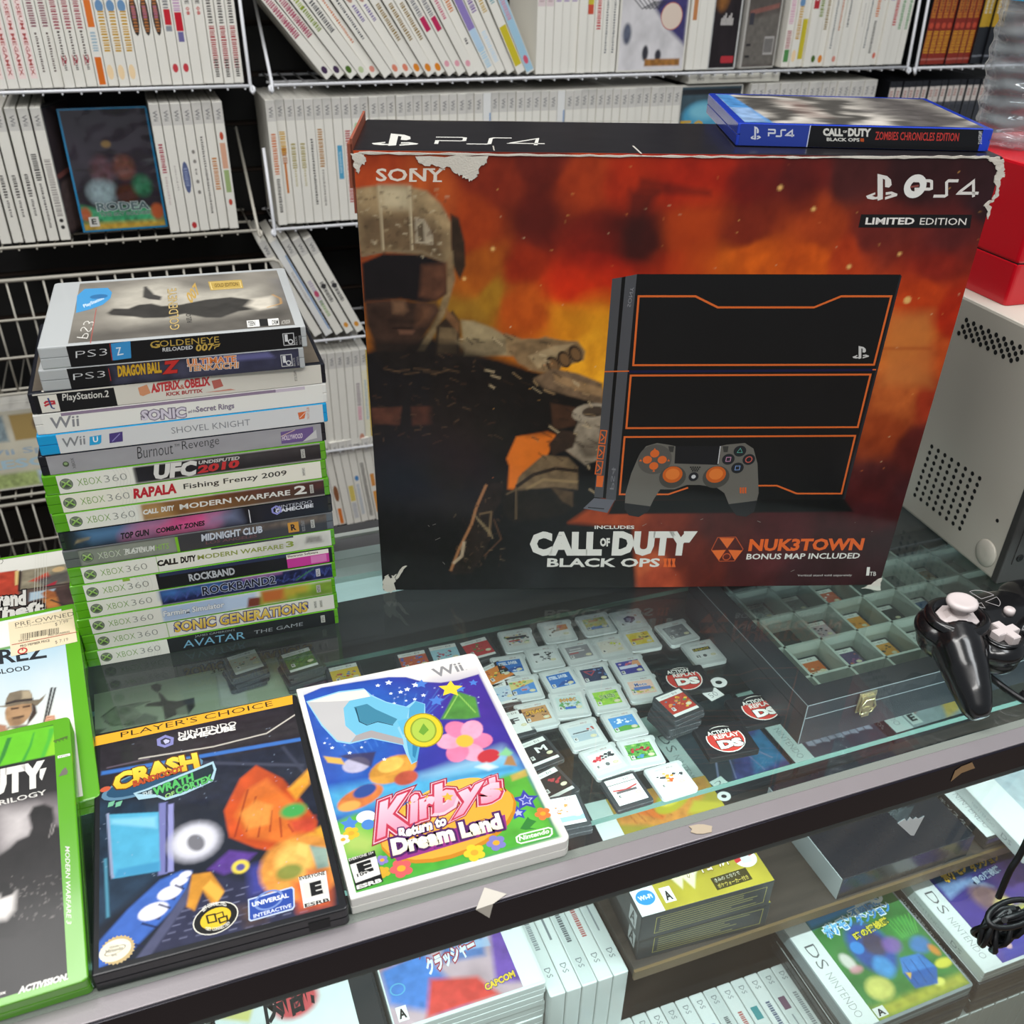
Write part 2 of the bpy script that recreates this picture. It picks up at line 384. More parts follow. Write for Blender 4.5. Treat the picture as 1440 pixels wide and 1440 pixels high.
def FRONT(o=(0, 0, 0)): return M4(o, (1, 0, 0), (0, 0, 1))     # face looking to -y, x right, y up
def TOP(o=(0, 0, 0)): return M4(o, (1, 0, 0), (0, 1, 0))       # face looking up
# ------------------------------------------------------------------ the room: floor, shop wall
def wood_mat(name, c1, c2, scale=1.0, rough=0.45):
    if name in _m: return _m[name]
    m = bpy.data.materials.new(name); m.use_nodes = True; nt = m.node_tree; b = nt.nodes['Principled BSDF']; N = nt.nodes; L = nt.links
    tc = N.new('ShaderNodeTexCoord'); mp = N.new('ShaderNodeMapping'); mp.inputs['Scale'].default_value = (3 * scale, 40 * scale, 3 * scale)
    L.new(tc.outputs['Object'], mp.inputs[0]); nz = N.new('ShaderNodeTexNoise'); nz.inputs['Scale'].default_value = 2; nz.inputs['Detail'].default_value = 6
    L.new(mp.outputs[0], nz.inputs['Vector']); r = N.new('ShaderNodeValToRGB'); r.color_ramp.elements[0].position = 0.35; r.color_ramp.elements[1].position = 0.65
    r.color_ramp.elements[0].color = (*lin(c1), 1); r.color_ramp.elements[1].color = (*lin(c2), 1); L.new(nz.outputs['Fac'], r.inputs[0]); L.new(r.outputs[0], b.inputs['Base Color'])
    b.inputs['Roughness'].default_value = rough; _m[name] = m; return m
WALL = TM(WP(0, 0, 0), WA)        # wall frame: x along the wall, y away from the camera
solo('floor', MB().box(-4200, 4200, -3200, 3200, -970, -950), wood_mat('floor_boards', '#6b5a4a', '#8a7866', 0.3), TM((0, 0, 0)), None, None, kind='structure')
b = MB()
z = -950
while z < 1500:
    b.box(-2400, 4200, 1872, 1890, z, z + 66); z += 75
b.box(-2400, 4200, 1882, 1900, -950, 1500)
solo('wall_back', b, mat('#0b0a0b', 0.5, name='black_slatwall'), WALL, None, None, kind='structure')
b = MB(); z = -950
while z < 1500:
    b.box(-2400, 4200, 1879, 1881.5, z + 65, z + 75); z += 75
solo('trim_1', b, mat('#3a2a20', 0.6, name='groove_board'), WALL, None, None, kind='structure')

# ------------------------------------------------------------------ glass display counter
CS0, CS1 = -700, 1300
ct = Th('display_counter', CTR, 'long glass-topped display counter with grey metal front rail', 'counter')
glass = glass_mat('counter_glass', haze=0.02)
MB().box(CS0, CS1, 19, 358, -6, 0).build('glass_top', glass, ct)
alu = mat('#979194', 0.38, 0.35, name='brushed_rail', bump=0.05)
MB().rbox(CS0, CS1, 0, 13, -24, 0, 0.6, 0.5).build('front_rail', alu, ct)
MB().box(CS0, CS1, 13, 19.2, -20, -.2).build('rail_gasket', mat('#7d837c', 0.8, name='grey_gasket', bump=0.4), ct)
MB().rbox(CS0, CS1, -1.6, 0, -25, -0.8, 0.5, 0.4).build('rail_face', mat('#1d1a24', 0.22, 0.3, name='dark_rail_face'), ct)
b = MB()
for k in range(4): b.box(CS0, CS1, -0.4 + k * 0.8, 3 + k, -27 - k * 2.6, -25 - k * 2.6)
b.build('pane_seal', mat('#4d575a', 0.35, 0.4, name='seal_grey'), ct)
MB().box(CS0, CS1, 1.5, 6.5, -720, -27).build('front_pane', glass, ct)
b = MB()
for d0, d1, z1, c in ((358.2, 372, -0.2, '#b9cccb'), (372.4, 386, -0.5, '#aebfbe'), (386.4, 400, -0.2, '#b9cccb'), (400, 424, -3, '#77777a'), (424, 430, -0.4, '#c9d0cb'), (430, 452, -6, '#4c4c4e')):
    b.box(CS0, CS1, d0, d1, -26, z1, c)
b.build('rear_rail', print_mat('painted_metal', 0.35, 0.0), ct, colors=True)
MB().box(CS0 + 30, CS1 - 30, 122, 382, -115, -109).build('glass_shelf', glass_mat('shelf_glass', (0.86, 0.95, 0.92)), ct)
b = MB().box(CS0 + 30, CS1 - 30, 121.2, 122, -114.5, -109.5).box(CS0 + 30, CS1 - 30, 382, 382.8, -114.5, -109.5)
b.build('shelf_edge', mat('#5f8078', 0.3, name='green_glass_edge'), ct)
MB().box(300, CS1 - 20, 106, 404, -321, -310).build('wooden_shelf', wood_mat('shelf_wood', '#2f2a27', '#453d37', 0.8), ct)
MB().box(299, CS1 - 20, 103, 106, -321.5, -309.5).build('shelf_band', mat('#6b5638', 0.5, name='tan_edge_band'), ct)
MB().box(CS0 + 20, CS1 - 20, 10, 404, -572, -560).build('lower_shelf', mat('#3a3836', 0.6, name='dark_board'), ct)
MB().box(CS0, CS1, 405, 420, -950, -26).build('back_panel', mat('#131416', 0.5, name='black_board'), ct)
for x in (CS0, CS1 - 18): MB().box(x, x + 18, 7, 405, -950, -8).build('side_panel', mat('#17181a', 0.5, name='black_board'), ct)
MB().box(CS0, CS1, 0, 405, -950, -720).build('plinth', mat('#2a2a2c', 0.5, name='plinth_board'), ct)
# strip lamp under the front rail, as fitted in such counters
MB().box(CS0 + 40, CS1 - 40, 8, 16, -27, -22).build('strip_lamp_housing', mat('#c9cdd0', 0.4, name='lamp_housing'), ct)
for sx in (-150, 250, 650, 1050):
    p = C(sx, 13, -29) / 1000
    area('strip_lamp_light', p[0], p[1], p[2], 0.38, 0.006, 1.35, (math.radians(28), 0, CA), (0.86, 0.97, 1.0))

# ------------------------------------------------------------------ wire shelves on the wall
wire = mat('#d9dade', 0.35, name='white_coated_wire')
wire2 = mat('#b9b4a8', 0.4, name='aged_wire')
def wire_shelf(s0, s1, z, label, brace=((0, 150, 150), (0, 150, 150)), D0=1690, D1=1868, m=None):
    m = m or wire
    t = Th('wire_shelf', WALL @ Matrix.Translation((s0, D0, z)), label, 'shelf', None); L = s1 - s0; dd = D1 - D0
    MB().tube([(0, 3, -3.2), (L, 3, -3.2)], 2.4, 8).build('front_rail', m, t)
    b = MB(); n = int(L / 26)
    for i in range(n + 1):
        x = 6 + i * (L - 12) / n; b.tube([(x, 1, -7), (x, 4, -6.8), (x, dd - 2, -6.8)], 1.5, 5)
    b.build('deck_wires', m, t)
    MB().tube([(0, dd * 0.5, -9.6), (L, dd * 0.5, -9.6)], 2.0, 6).tube([(0, dd - 3, -9.6), (L, dd - 3, -9.6)], 2.0, 6).build('cross_rails', m, t)
    for x, (dx, dy, dz) in zip((0, L), brace):
        sg = -1 if x == 0 else 1
        if dz: MB().tube([(x + sg * 4, 8, -4), (x + sg * 7, 1, -6), (x + sg * 7, -1, -9), (x + sg * 5, 0, -13), (x + sg * 2.5, 3, -10), (x + sg * 2.5, 4, 0), (x + sg * 2.5 + dx, 4 + dy, dz)], 2.6, 8).build('end_brace', m, t)
    return t
wire_shelf(-480, 188, 254, 'top-row wire shelf at the far left, packed with upright white cases', ((0, 0, 0), (0, 12, 210)))
wire_shelf(226, 1425, 254, 'long top-row wire shelf holding the slanting white cases', ((0, 150, 160), (0, 14, 200)))
wire_shelf(1450, 2000, 252, 'top-row wire shelf behind the water bottle', ((0, 14, 200), (0, 0, 0)))
wire_shelf(-480, 172, 39, 'middle-row wire shelf at the left holding the blue-edged case', ((0, 0, 0), (0, 150, 130)), m=wire2)
wire_shelf(204, 1390, 38, 'middle-row wire shelf whose cases vanish behind the orange box', ((0, 20, 120), (0, 0, 0)))
wire_shelf(1396, 2000, 36, 'middle-row wire shelf of black-spined cases at the right', ((0, 0, 0), (0, 0, 0)))
wire_shelf(212, 900, -161, 'third-row wire shelf holding five cases slumped to the left', ((0, 150, 150), (0, 0, 0)))
wire_shelf(220, 900, -383, 'fourth-row wire shelf just right of the case stack', ((0, 0, 0), (0, 0, 0)))
wire_shelf(226, 900, -562, 'lowest visible wire shelf behind the counter rear rail', ((0, 0, 0), (0, 0, 0)))
wire_shelf(-520, 172, -385, 'wire shelf at the far left holding the big white box', ((0, 0, 0), (0, 0, 0)), m=wire2)
def basket(s0, s1, zt, zb, label, D=1694, rows=3):
    t = Th('wire_basket', WALL @ Matrix.Translation((s0, D, zb)), label, 'basket'); L = s1 - s0; H = zt - zb
    MB().tube([(0, 0, H), (L - 14, 0, H), (L - 5, 0, H - 4), (L, 0, H - 14), (L, 0, 0)], 3.0, 8).build('rim', wire2, t)
    b = MB(); n = int(L / 26)
    for i in range(1, n):
        x = i * L / n; b.tube([(x, 0.5, H), (x, 0.5, 0), (x, 160, -2)], 1.7, 5)
    b.build('upright_wires', wire2, t)
    b = MB()
    for k in range(1, rows): b.tube([(0, -2, H * k / rows), (L, -2, H * k / rows)], 2.0, 6)
    b.tube([(0, -1, 0), (L, -1, 0)], 2.6, 6).tube([(0, 2, 7), (L, 2, 7)], 2.0, 6)
    b.build('level_wires', wire2, t)
    b = MB()
    for x in (0, L): b.tube([(x, 0, H - 14), (x, 168, H - 14)], 2.2, 6).tube([(x, 0, H * .45), (x, 168, H * .45)], 1.8, 6).tube([(x, 0, 2), (x, 168, 0)], 2.2, 6)
    b.build('side_wires', wire2, t)
    return t
basket(-520, 207, -14, -200, 'empty wire basket behind the top of the case stack')
basket(-520, 170, -404, -560, 'low wire basket behind the left-hand open green cases', rows=2)
# ------------------------------------------------------------------ game cases on the wall shelves
CT = 14.6
def case_shell(w, d, t, axis='z', spine='x0', r=3.2, groove=True):
    """a closed game case lying flat: x 0..w, y 0..d, z 0..t; square corners on the spine side"""
    rr = {'x0': (0.9, r, r, 0.9), 'y0': (0.9, 0.9, r, r), 'x1': (r, 0.9, 0.9, r)}[spine]
    return MB().rbox(0, w, 0, d, 0, t, b=0.9, radii=rr, groove=(t * 0.5,) if groove else None)
def stand_shell(t=CT, d=135, h=190):
    """the same case standing upright, spine towards -y"""
    a = case_shell(h, d, t, spine='y0'); mbx = MB(); mbx.f = a.f; mbx.sm = a.sm; mbx.c = a.c
    mbx.v = [(t - z, y, x) for x, y, z in a.v]; mbx.f = [tuple(reversed(f)) for f in a.f]
    # x'=t-z, y'=y, z'=x keeps handedness after the flip
    mbx.f = a.f; return mbx
white_pl = mat('#dfdcd3', 0.35, name='white_plastic'); black_pl = mat('#15161a', 0.3, name='black_plastic')
ivory_pl = mat('#d5cfc0', 0.4, name='ivory_plastic')
I4 = Matrix.Identity(4)
def spine_art(spec, base='#e6e3da', t=CT, h=190, mark=True, sh=0):
    """spec rows: (from top, to top, colour, text, bold) in mm; text reads downwards"""
    a = Art(I4, FRONT((0.4, -0.12, 1.0)), t - 0.8, h - 2, base, mode='mm'); w = t - 0.8; h = h - 2
    if mark:
        a.poly([(0, h), (0, h - 30), (w, h - 30), (w, h)], '#cfccc6'); a.text('Wii', (3.8, h - 9), (3.8, h - 24), (10.2, h - 9), '#6f6e70', 0.01, res=1)
    for q in spec:
        y0, y1, c = q[:3]
        if y0 < 140 and sh: y0, y1 = y0 + (sh if y0 else 0), min(186, y1 + sh)
        tx = q[3] if len(q) > 3 else None; x0, x1 = (q[4] if len(q) > 4 else (3, w - 3))
        if tx == 'o': a.ell(((x0 + x1) / 2, h - (y0 + y1) / 2), (x1 - x0) / 2, (y1 - y0) / 2, c, n=12)
        elif tx == 'z':                                     # illegible small lettering
            rs = random.Random(int(y0 * 7 + y1)); y = y0
            while y < y1:
                st = rs.uniform(1.5, 3.2); a.poly([(x0 + rs.uniform(0, 1), h - y), (x1 - rs.uniform(0, 1.5), h - y), (x1 - rs.uniform(0, 1), h - y - st * .8), (x0, h - y - st * .8)], c); y += st * 1.35
        elif tx: a.text(tx, (x0, h - y0), (x0, h - y1), (x1, h - y0), c, 0.02, res=1)
        else: a.poly([(x0, h - y0), (x0, h - y1), (x1, h - y1), (x1, h - y0)], c)
    return a.mesh('spine_print')
SHELL = {'w': stand_shell().mesh('case_shell', white_pl), 'k': stand_shell().mesh('case_shell', black_pl), 'i': stand_shell().mesh('case_shell', ivory_pl)}
FW = (0, CT - 0.8)
DES = {
 'plain': (spine_art([]), 'plain white spine'),
 'mm': (spine_art([(38, 150, '#f0dad6', None, (2.5, 11.3)), (42, 146, '#b0524e', 'MUSEUM MEGAMIX', (4.4, 9.4))], sh=26), 'long pink-boxed red lettering'),
 'cm': (spine_art([(40, 86, '#8a5560', 'z', (3, 11)), (92, 140, '#5a4a44', 'z', (5, 9))], sh=26), 'brown script over small dark lettering'),
 'cm2': (spine_art([(34, 86, '#a3505a', 'z', (3, 11)), (90, 140, '#50443f', 'z', (5, 9)), (146, 160, '#a5434d', '2', (3.5, 10.5))], sh=26), 'rosy script with a red figure two'),
 'bo': (spine_art([(0, 52, '#3f83c0', None, (2, 12)), (58, 92, '#d9732c', None, (2.5, 11.5)), (98, 124, '#9db6c4', 'z', (3, 11)), (130, 184, '#d56d26', None, (2.5, 11.5))], mark=False, sh=20), 'alternating blue and orange blocks'),
 'ye': (spine_art([(30, 50, '#b85a3c', 'z', (3, 11)), (52, 68, '#6a8fb5', 'o', (1.5, 12.5)), (66, 118, '#c79a2e', 'z', (3, 12)), (160, 180, '#efd3a8', 'o', (1, 10))], sh=26), 'yellow-lettered, blue-badged'),
 'rb': (spine_art([(46, 98, '#3a332f', 'o', (1.5, 12.5)), (52, 92, '#b0703e', 'z', (4, 10)), (60, 76, '#a06080', 'z', (4, 10))], sh=26), 'round-ended dark and rusty logo'),
 'rd': (spine_art([(36, 62, '#7a7a7e', 'z', (3, 11)), (64, 84, '#c02733', None, (2.5, 11.5)), (85, 92, '#8a8f98', None, (2.5, 11)), (160, 172, '#c44048', 'o', (3, 11))], sh=26), 'red square under grey lettering'),
 'pd': (spine_art([(36, 66, '#c49ac0', 'z', (2, 12)), (68, 92, '#c01f30', None, (2, 12)), (93, 106, '#6f6a9c', None, (3, 11)), (160, 172, '#c44048', 'o', (3, 11))], sh=26), 'lilac and red blocks'),
 'lv': (spine_art([(40, 58, '#3a3836', 'LIVE', (4, 9.5)), (61, 72, '#c03a35', '08', (4, 9.5))], sh=26), 'short black and red word'),
 'xr': (spine_art([(36, 84, '#55504d', 'z', (3.5, 10.5)), (86, 142, '#a8343a', 'z', (3, 11)), (130, 152, '#2c2523', 'z', (4, 10))], sh=26), 'dark lettering ending in red'),
 'pk': (spine_art([(44, 118, '#9c3b55', 'z', (2, 12)), (52, 110, '#c07a8a', 'z', (5, 9)), (170, 182, '#45324f', 'o', (2.5, 11))]), 'long raspberry logo and dark dot'),
 'gy': (spine_art([(36, 70, '#9aa83a', 'z', (3, 11)), (70, 108, '#7b8f2f', 'z', (4, 12)), (170, 182, '#4d6b2a', 'o', (2.5, 11))]), 'yellow-green logo and green dot'),
 'bk': (spine_art([(60, 110, '#4a4a4c', 'z', (3, 11)), (172, 182, '#b9c79a', 'o', (3, 11))]), 'dark graffiti-like lettering'),
 'or': (spine_art([(30, 130, '#c8713e', 'z', (5, 9)), (172, 182, '#d99080', 'o', (3, 11))]), 'thin orange lettering'),
 'bt': (spine_art([(40, 124, '#3c3d42', 'z', (5, 9.5))]), 'thin black lettering'),
 'pb': (spine_art([(32, 66, '#b78a7a', 'o', (1.5, 12.5)), (70, 96, '#75639c', 'z', (4, 10)), (170, 182, '#d9836a', 'o', (3, 11))]), 'tan badge and violet lettering'),
 'ol': (spine_art([(26, 62, '#a8a030', 'o', (1, 13)), (34, 54, '#b07848', 'o', (3, 11)), (70, 128, '#8a6f2e', 'z', (3.5, 10.5)), (170, 183, '#d98428', 'o', (2.5, 11.5))]), 'olive badge and orange dot'),
 'mg': (spine_art([(60, 92, '#77777c', 'z', (3, 11)), (94, 116, '#b92a58', None, (3, 11.5)), (166, 176, '#e0a0ac', 'o', (3, 11))]), 'magenta block under grey lettering'),
 'pt': (spine_art([(40, 96, '#c8607c', 'z', (4, 10)), (166, 176, '#e0a0ac', 'o', (3, 11))]), 'pink lettering'),
 'og': (spine_art([(50, 86, '#d07a3a', 'z', (3, 11)), (130, 140, '#3a3638', 'z', (4, 9))]), 'orange lettering and black flecks'),
 'pu': (spine_art([(36, 116, '#8c7bb8', None, (1, 12.8)), (116, 150, '#b5cfe4', None, (1, 12.8)), (146, 178, '#a8cbe0', 'z', (2, 12))]), 'lilac-to-sky-blue band'),
 'bg': (spine_art([(40, 62, '#5f9a5c', 'z', (3, 11)), (62, 88, '#7a5aa0', 'z', (3, 12)), (120, 170, '#c9dcec', 'z', (3, 11))]), 'green and violet lettering'),
 'tl': (spine_art([(34, 60, '#4f9aa0', 'o', (1, 13)), (60, 90, '#c3a24a', 'z', (3, 11))]), 'teal badge'),
 'yl': (spine_art([(40, 76, '#6fa0a8', 'z', (3, 11)), (112, 176, '#c9b92c', None, (1, 12.8))]), 'solid yellow lower half'),
 'lb': (spine_art([(20, 186, '#9fc4d8', None, (0.5, 13.3)), (60, 100, '#d08aa0', 'z', (3, 11)), (160, 174, '#d05a70', 'o', (3, 11))], mark=False), 'pale blue spine'),
 'pp': (spine_art([(30, 90, '#d9c8c8', None, (0.5, 13.3)), (40, 84, '#b9a0a4', 'z', (3, 11))], mark=False), 'dusty pink top'),
 'sw': (spine_art([(36, 84, '#a590b8', 'z', (2, 12)), (50, 72, '#8a6fa8', 'o', (3, 11))]), 'violet swirl'),
 'ot': (spine_art([(24, 78, '#df9a3c', None, (3, 13.3))]), 'orange upper block'),
 'ra': (spine_art([(40, 62, '#cf4a35', None, (2, 12)), (62, 88, '#c9b83c', None, (2, 12)), (88, 102, '#c8503a', None, (2, 12))]), 'stacked red, yellow and red blocks'),
 're': (spine_art([(24, 124, '#c4373c', 'z', (3, 11))]), 'tall red lettering'),
 'dt': (spine_art([(28, 160, '#5b5f66', 'z', (5, 9))]), 'long grey lettering'),
 'bu': (spine_art([(24, 72, '#7d8fb8', 'z', (1, 13)), (72, 112, '#c08050', None, (3, 11))]), 'blue-grey and brown art'),
 'gb': (spine_art([(20, 120, '#d5a0b8', 'z', (2, 12)), (130, 158, '#b06a70', 'z', (2, 12)), (160, 180, '#4f8a4c', None, (2, 12))]), 'pink checks over a green foot'),
 'rx': (spine_art([(44, 96, '#b23038', None, (1.5, 12.5)), (56, 84, '#e3cfc8', 'z', (4, 10))]), 'tall red plate'),
 'gr': (spine_art([(40, 130, '#5f9a62', 'z', (3.5, 10.5)), (70, 84, '#4c9058', 'o', (3, 11))]), 'green lettering'),
 'rc': (spine_art([(50, 84, '#c05a58', 'o', (2, 12)), (168, 178, '#d8705c', 'o', (3.5, 10.5))]), 'red round badge'),
 'sm': (spine_art([(40, 176, '#6a6668', 'z', (5.2, 8.6))]), 'full-length tiny grey lettering'),
 'fir': (spine_art([(0, 188, '#8a2c1e', None, FW), (6, 110, '#c9832c', 'z', (1, 12)), (20, 100, '#4a2430', 'z', (5, 9)), (118, 128, '#c04a34', 'o', (2, 12)), (132, 168, '#d3982a', 'z', (1, 13)), (178, 181, '#b06a60', None, FW)], mark=False), 'fiery red and gold art'),
 'yk': (spine_art([(0, 126, '#c29a2a', None, FW), (20, 104, '#cfd0c4', 'z', (4, 10)), (126, 188, '#23262c', None, FW), (174, 177, '#7c8088', None, FW)], mark=False), 'yellow and black halves'),
 'bkl': (spine_art([(0, 188, '#4a4c52', None, FW), (0, 20, '#22242a', None, FW), (10, 38, '#d2c9c2', None, (1, 13)), (16, 28, '#b08078', 'z', (3, 10)), (44, 170, '#3b3d44', None, (2, 12))], mark=False), 'black spine with a cream top label'),
 'tb': (spine_art([(90, 122, '#4a4644', 'z', (4, 10)), (126, 150, '#6b6664', 'z', (5, 9))]), 'small black script'),
 'rk': (spine_art([(62, 100, '#2e2b2b', 'z', (3, 11)), (104, 168, '#4c4746', 'z', (5, 9))]), 'black block title and small caps'),
 'rf': (spine_art([(70, 150, '#a39d98', 'z', (2.5, 11.5)), (156, 162, '#3a3836', 'o', (4, 10)), (166, 172, '#3a3836', 'o', (4, 10))]), 'pale outlined lettering'),
 'rs': (spine_art([(56, 98, '#a82c48', 'z', (3.5, 10.5)), (104, 146, '#c8b8b4', 'z', (5, 9))]), 'crimson script'),
 'fn': (spine_art([(88, 124, '#b6b0aa', 'z', (6, 9))]), 'faint grey lettering'),
 'bl': (spine_art([(82, 130, '#5a658c', 'o', (1.5, 12.5)), (92, 120, '#8d97b8', 'z', (4, 10)), (174, 184, '#b83a3c', 'o', (3, 11))]), 'slate-blue oval and red foot mark'),
 'dd': (spine_art([(66, 72, '#8a857f', 'o', (5, 10)), (80, 86, '#8a857f', 'o', (5, 10)), (94, 104, '#6a6560', 'z', (6, 9)), (110, 116, '#8a857f', 'o', (5, 10)), (126, 132, '#8a857f', 'o', (5, 10))]), 'column of small grey dots'),
 'lt': (spine_art([(48, 164, '#55504c', 'z', (5.5, 9.5))]), 'long fine black lettering'),
 'oo': (spine_art([(80, 126, '#c47f3c', 'z', (3, 11))]), 'orange-brown script'),
 'fr': (spine_art([(42, 54, '#c05038', 'o', (4, 10)), (58, 96, '#d8a58a', None, (2.5, 11)), (98, 132, '#9db078', None, (3, 11)), (142, 152, '#c05040', 'o', (4, 10))]), 'peach and leaf-green blocks'),
 'os': (spine_art([(48, 110, '#d0702f', 'z', (3, 11)), (116, 168, '#4a4644', 'z', (4, 10))]), 'orange title over black lettering'),
 'yo': (spine_art([(46, 78, '#cfa02a', 'z', (2, 12)), (70, 92, '#b06a38', 'z', (3, 11)), (94, 140, '#c97a3c', None, (5, 8.5))]), 'gold badge and orange bar'),
 'yb': (spine_art([(64, 100, '#a89a58', 'z', (3, 11)), (100, 130, '#c0b68c', 'z', (5, 9))]), 'khaki script'),
 'bb': (spine_art([(58, 160, '#3c3936', 'z', (5, 9.5))]), 'bold black capitals'),
 'ob': (spine_art([(44, 100, '#b07a32', 'z', (3, 11)), (106, 162, '#8b8680', 'z', (5, 9))]), 'ochre title'),
 'cy': (spine_art([(70, 122, '#55a0c4', None, (3, 11)), (80, 112, '#b8d4e0', 'z', (5, 9))]), 'sky-blue plate'),
 'rr': (spine_art([(48, 160, '#b2464a', 'z', (2.5, 11.5))]), 'long red block capitals'),
 'gn': (spine_art([(36, 66, '#a8c89c', 'o', (2, 12)), (70, 150, '#c87a80', 'z', (5, 9))]), 'green badge over red lettering'),
 'gl': (spine_art([(36, 60, '#8cc08a', 'z', (2, 12))]), 'pale green badge'),
 'bz': (spine_art([(0, 188, '#e2e2e0', None, FW), (30, 180, '#7f9cc4', None, (11, 13.6)), (60, 120, '#b9b4ae', 'z', (4, 9))]), 'blue-edged spine'),
 'mk': (spine_art([(80, 130, '#b5a9c0', 'z', (3, 11)), (100, 112, '#c05070', 'o', (3, 11)), (120, 150, '#8fae6a', 'z', (4, 10))]), 'mauve lettering with pink and green dots'),
 'jj': (spine_art([(84, 124, '#3c3b3d', 'z', (3.5, 10.5)), (88, 96, '#3a393c', 'o', (2, 12)), (168, 178, '#d9963c', 'o', (3, 11))]), 'black comma-shaped letters'),
 'pr': (spine_art([(64, 110, '#9c8e94', 'z', (3, 11)), (112, 140, '#d98aa4', 'z', (3, 11)), (168, 184, '#c8907a', 'o', (3, 12))]), 'grey and rose lettering'),
 'yw': (spine_art([(40, 180, '#e8e4cc', None, FW), (0, 188, '#c9a93a', None, (10.5, 13.8)), (60, 140, '#9fb8cc', 'z', (4, 9))]), 'yellow right edge'),
 'br': (spine_art([(96, 134, '#8a5a3c', 'o', (2, 12)), (150, 186, '#d9762c', None, (3, 10))]), 'brown figure and orange foot'),
 'ym': (spine_art([(100, 136, '#d8c468', None, (2, 12)), (140, 176, '#a9adb8', 'z', (2, 12))]), 'mustard block'),
 'bd': (spine_art([(80, 92, '#4a86c0', 'o', (3, 11)), (100, 170, '#a8b4c4', 'z', (3, 10))]), 'single blue dot'),
 'kt': (spine_art([(54, 178, '#5a5755', 'z', (3, 11))]), 'dense black lettering'),
 'o2': (spine_art([(80, 108, '#d8934a', None, (3, 11)), (120, 170, '#dc9748', None, (3, 11))]), 'two orange blocks'),
}
ORD = ['first', 'second', 'third', 'fourth', 'fifth', 'sixth', 'seventh', 'eighth', 'ninth', 'tenth', 'eleventh', 'twelfth', 'thirteenth', 'fourteenth', 'fifteenth', 'sixteenth', 'seventeenth', 'eighteenth', 'nineteenth', 'twentieth']
def ordinal(i):
    if i < 20: return ORD[i]
    t = {2: 'twenty', 3: 'thirty', 4: 'forty', 5: 'fifty'}[(i + 1) // 10]; u = (i + 1) % 10
    return t + '-' + ORD[u - 1] if u else {2: 'twentieth', 3: 'thirtieth', 4: 'fortieth', 5: 'fiftieth'}[(i + 1) // 10]
def wall_case(des, m, label, group, shell='w'):
    o = bpy.data.objects.new('game_case', SHELL[shell]); COL.objects.link(o); place(o, WALL @ m); tag(o, label, 'game case', group)
    c = bpy.data.objects.new('spine_sheet', DES[des][0]); COL.objects.link(c); c.parent = o
    return o
rng = random.Random(5)
def wrow(codes, s, z, where, group, pitch=15.0, D=1700, lean=None, shell='w', jit=3, hz=0.0, start='from the left'):
    names = codes.split(); x = s
    for i, d in enumerate(names):
        th = 0 if lean is None else math.radians(lean(i, len(names)))
        m = Matrix.Translation((x, D + rng.uniform(-jit, jit), z)) @ Matrix.Rotation(-th, 4, 'Y')
        sh = {'fir': 'k', 'yk': 'k', 'bkl': 'k'}.get(d, shell)
        wall_case(d, m, '%s case, %s along %s' % (DES[d][1], ordinal(i), where), group, sh)
        x += pitch / math.cos(th)
    return x
wrow('mm mm mm mm cm cm cm2 cm2 cm2 bo ye ye ye rb rb rb rd pd lv lv xr xr xr', 183 - 23 * 15.2, 254, 'the far-left top shelf', 'upright cases on the far-left top shelf', 15.2)
xe = wrow('pk pk gy bk or bt pb pb ol ol ol mg mg pt og pu bg tl yl lb', 310, 255, 'the slanting top-shelf run', 'slanting cases on the top shelf', 14.9, lean=lambda i, n: (39 - 13 * i / n))
wrow('pp pp sw sw sw ot ra re dt dt', 664, 255, 'the uprights after the slanting run', 'upright cases right of the slanting run', 14.9)
wrow('bu ot ot', 950, 255, 'the trio between face-out cases', 'upright cases between the face-out cases', 14.6)
wrow('gb ye yl rx gy ol dt or bt plain fn dt os rc sw re gr gr', 1148, 255, 'the run ending at the shelf bracket', 'upright cases ending at the right shelf bracket', 15.0)
wrow('fir fir fir fir fir fir fir fir yk yk yk yk', 1458, 253, 'the shelf behind the bottle', 'dark cases behind the water bottle', 15.0)
wrow('plain tb tb tb rk rf', -216, 40, 'the shelf before the blue-edged case', 'cases left of the sealed face-out case', 17.2)
wrow('rs fn bl dd lt oo fr', 36, 40, 'the shelf after the blue-edged case', 'cases right of the blue-edged case', 15.6)
wrow('os yo yb yb bb ob plain cy rr gn gl plain plain plain plain plain plain plain plain plain plain plain plain plain bz plain plain plain plain plain plain plain plain bz plain plain plain plain plain plain plain plain plain plain plain plain plain plain plain', 210, 40, 'the long middle run', 'long middle run of white cases', 15.05)
wrow(' '.join(['plain'] * 18), 1092, 40, 'the white tops under the upper shelf', 'white tops right of the yellow-lettered cover', 15.6)
wrow(' '.join(['bkl'] * 16), 1402, 36, 'the black-spined middle run', 'black-spined middle run', 15.6)
wrow('plain bz mk jj jj', 252, -160, 'the slump on the third shelf', 'cases slumped on the third shelf', 17.5, lean=lambda i, n: 25)
wrow('plain plain plain plain plain pr yw', 240, -382, 'the fourth shelf beside the stack', 'cases on the fourth shelf beside the stack', 15.2)
wrow('plain br plain ym bd kt o2 plain', 248, -560, 'the lowest shelf beside the stack', 'cases on the lowest shelf beside the stack', 15.4, lean=lambda i, n: 6)
def flat_face(w, h, t, m, shell_mat, paint, label, extra=None, res=1.2, name='game_case', group=None, mark=None):
    """a case standing with its printed face towards the viewer"""
    th = Th(name, m, label, 'game case', group)
    a0 = case_shell(w, h, t, spine='x0'); b = MB(); b.v = [(x, t - zz, y) for x, y, zz in a0.v]; b.f = a0.f; b.sm = a0.sm; b.c = a0.c
    b.build('case_shell', shell_mat, th)
    a = Art(m, FRONT((3.5, -0.12, 3)), w - 7, h - 6, '#888888', res=res, mode='uv'); paint(a); a.build('cover_sheet', th)
    return th
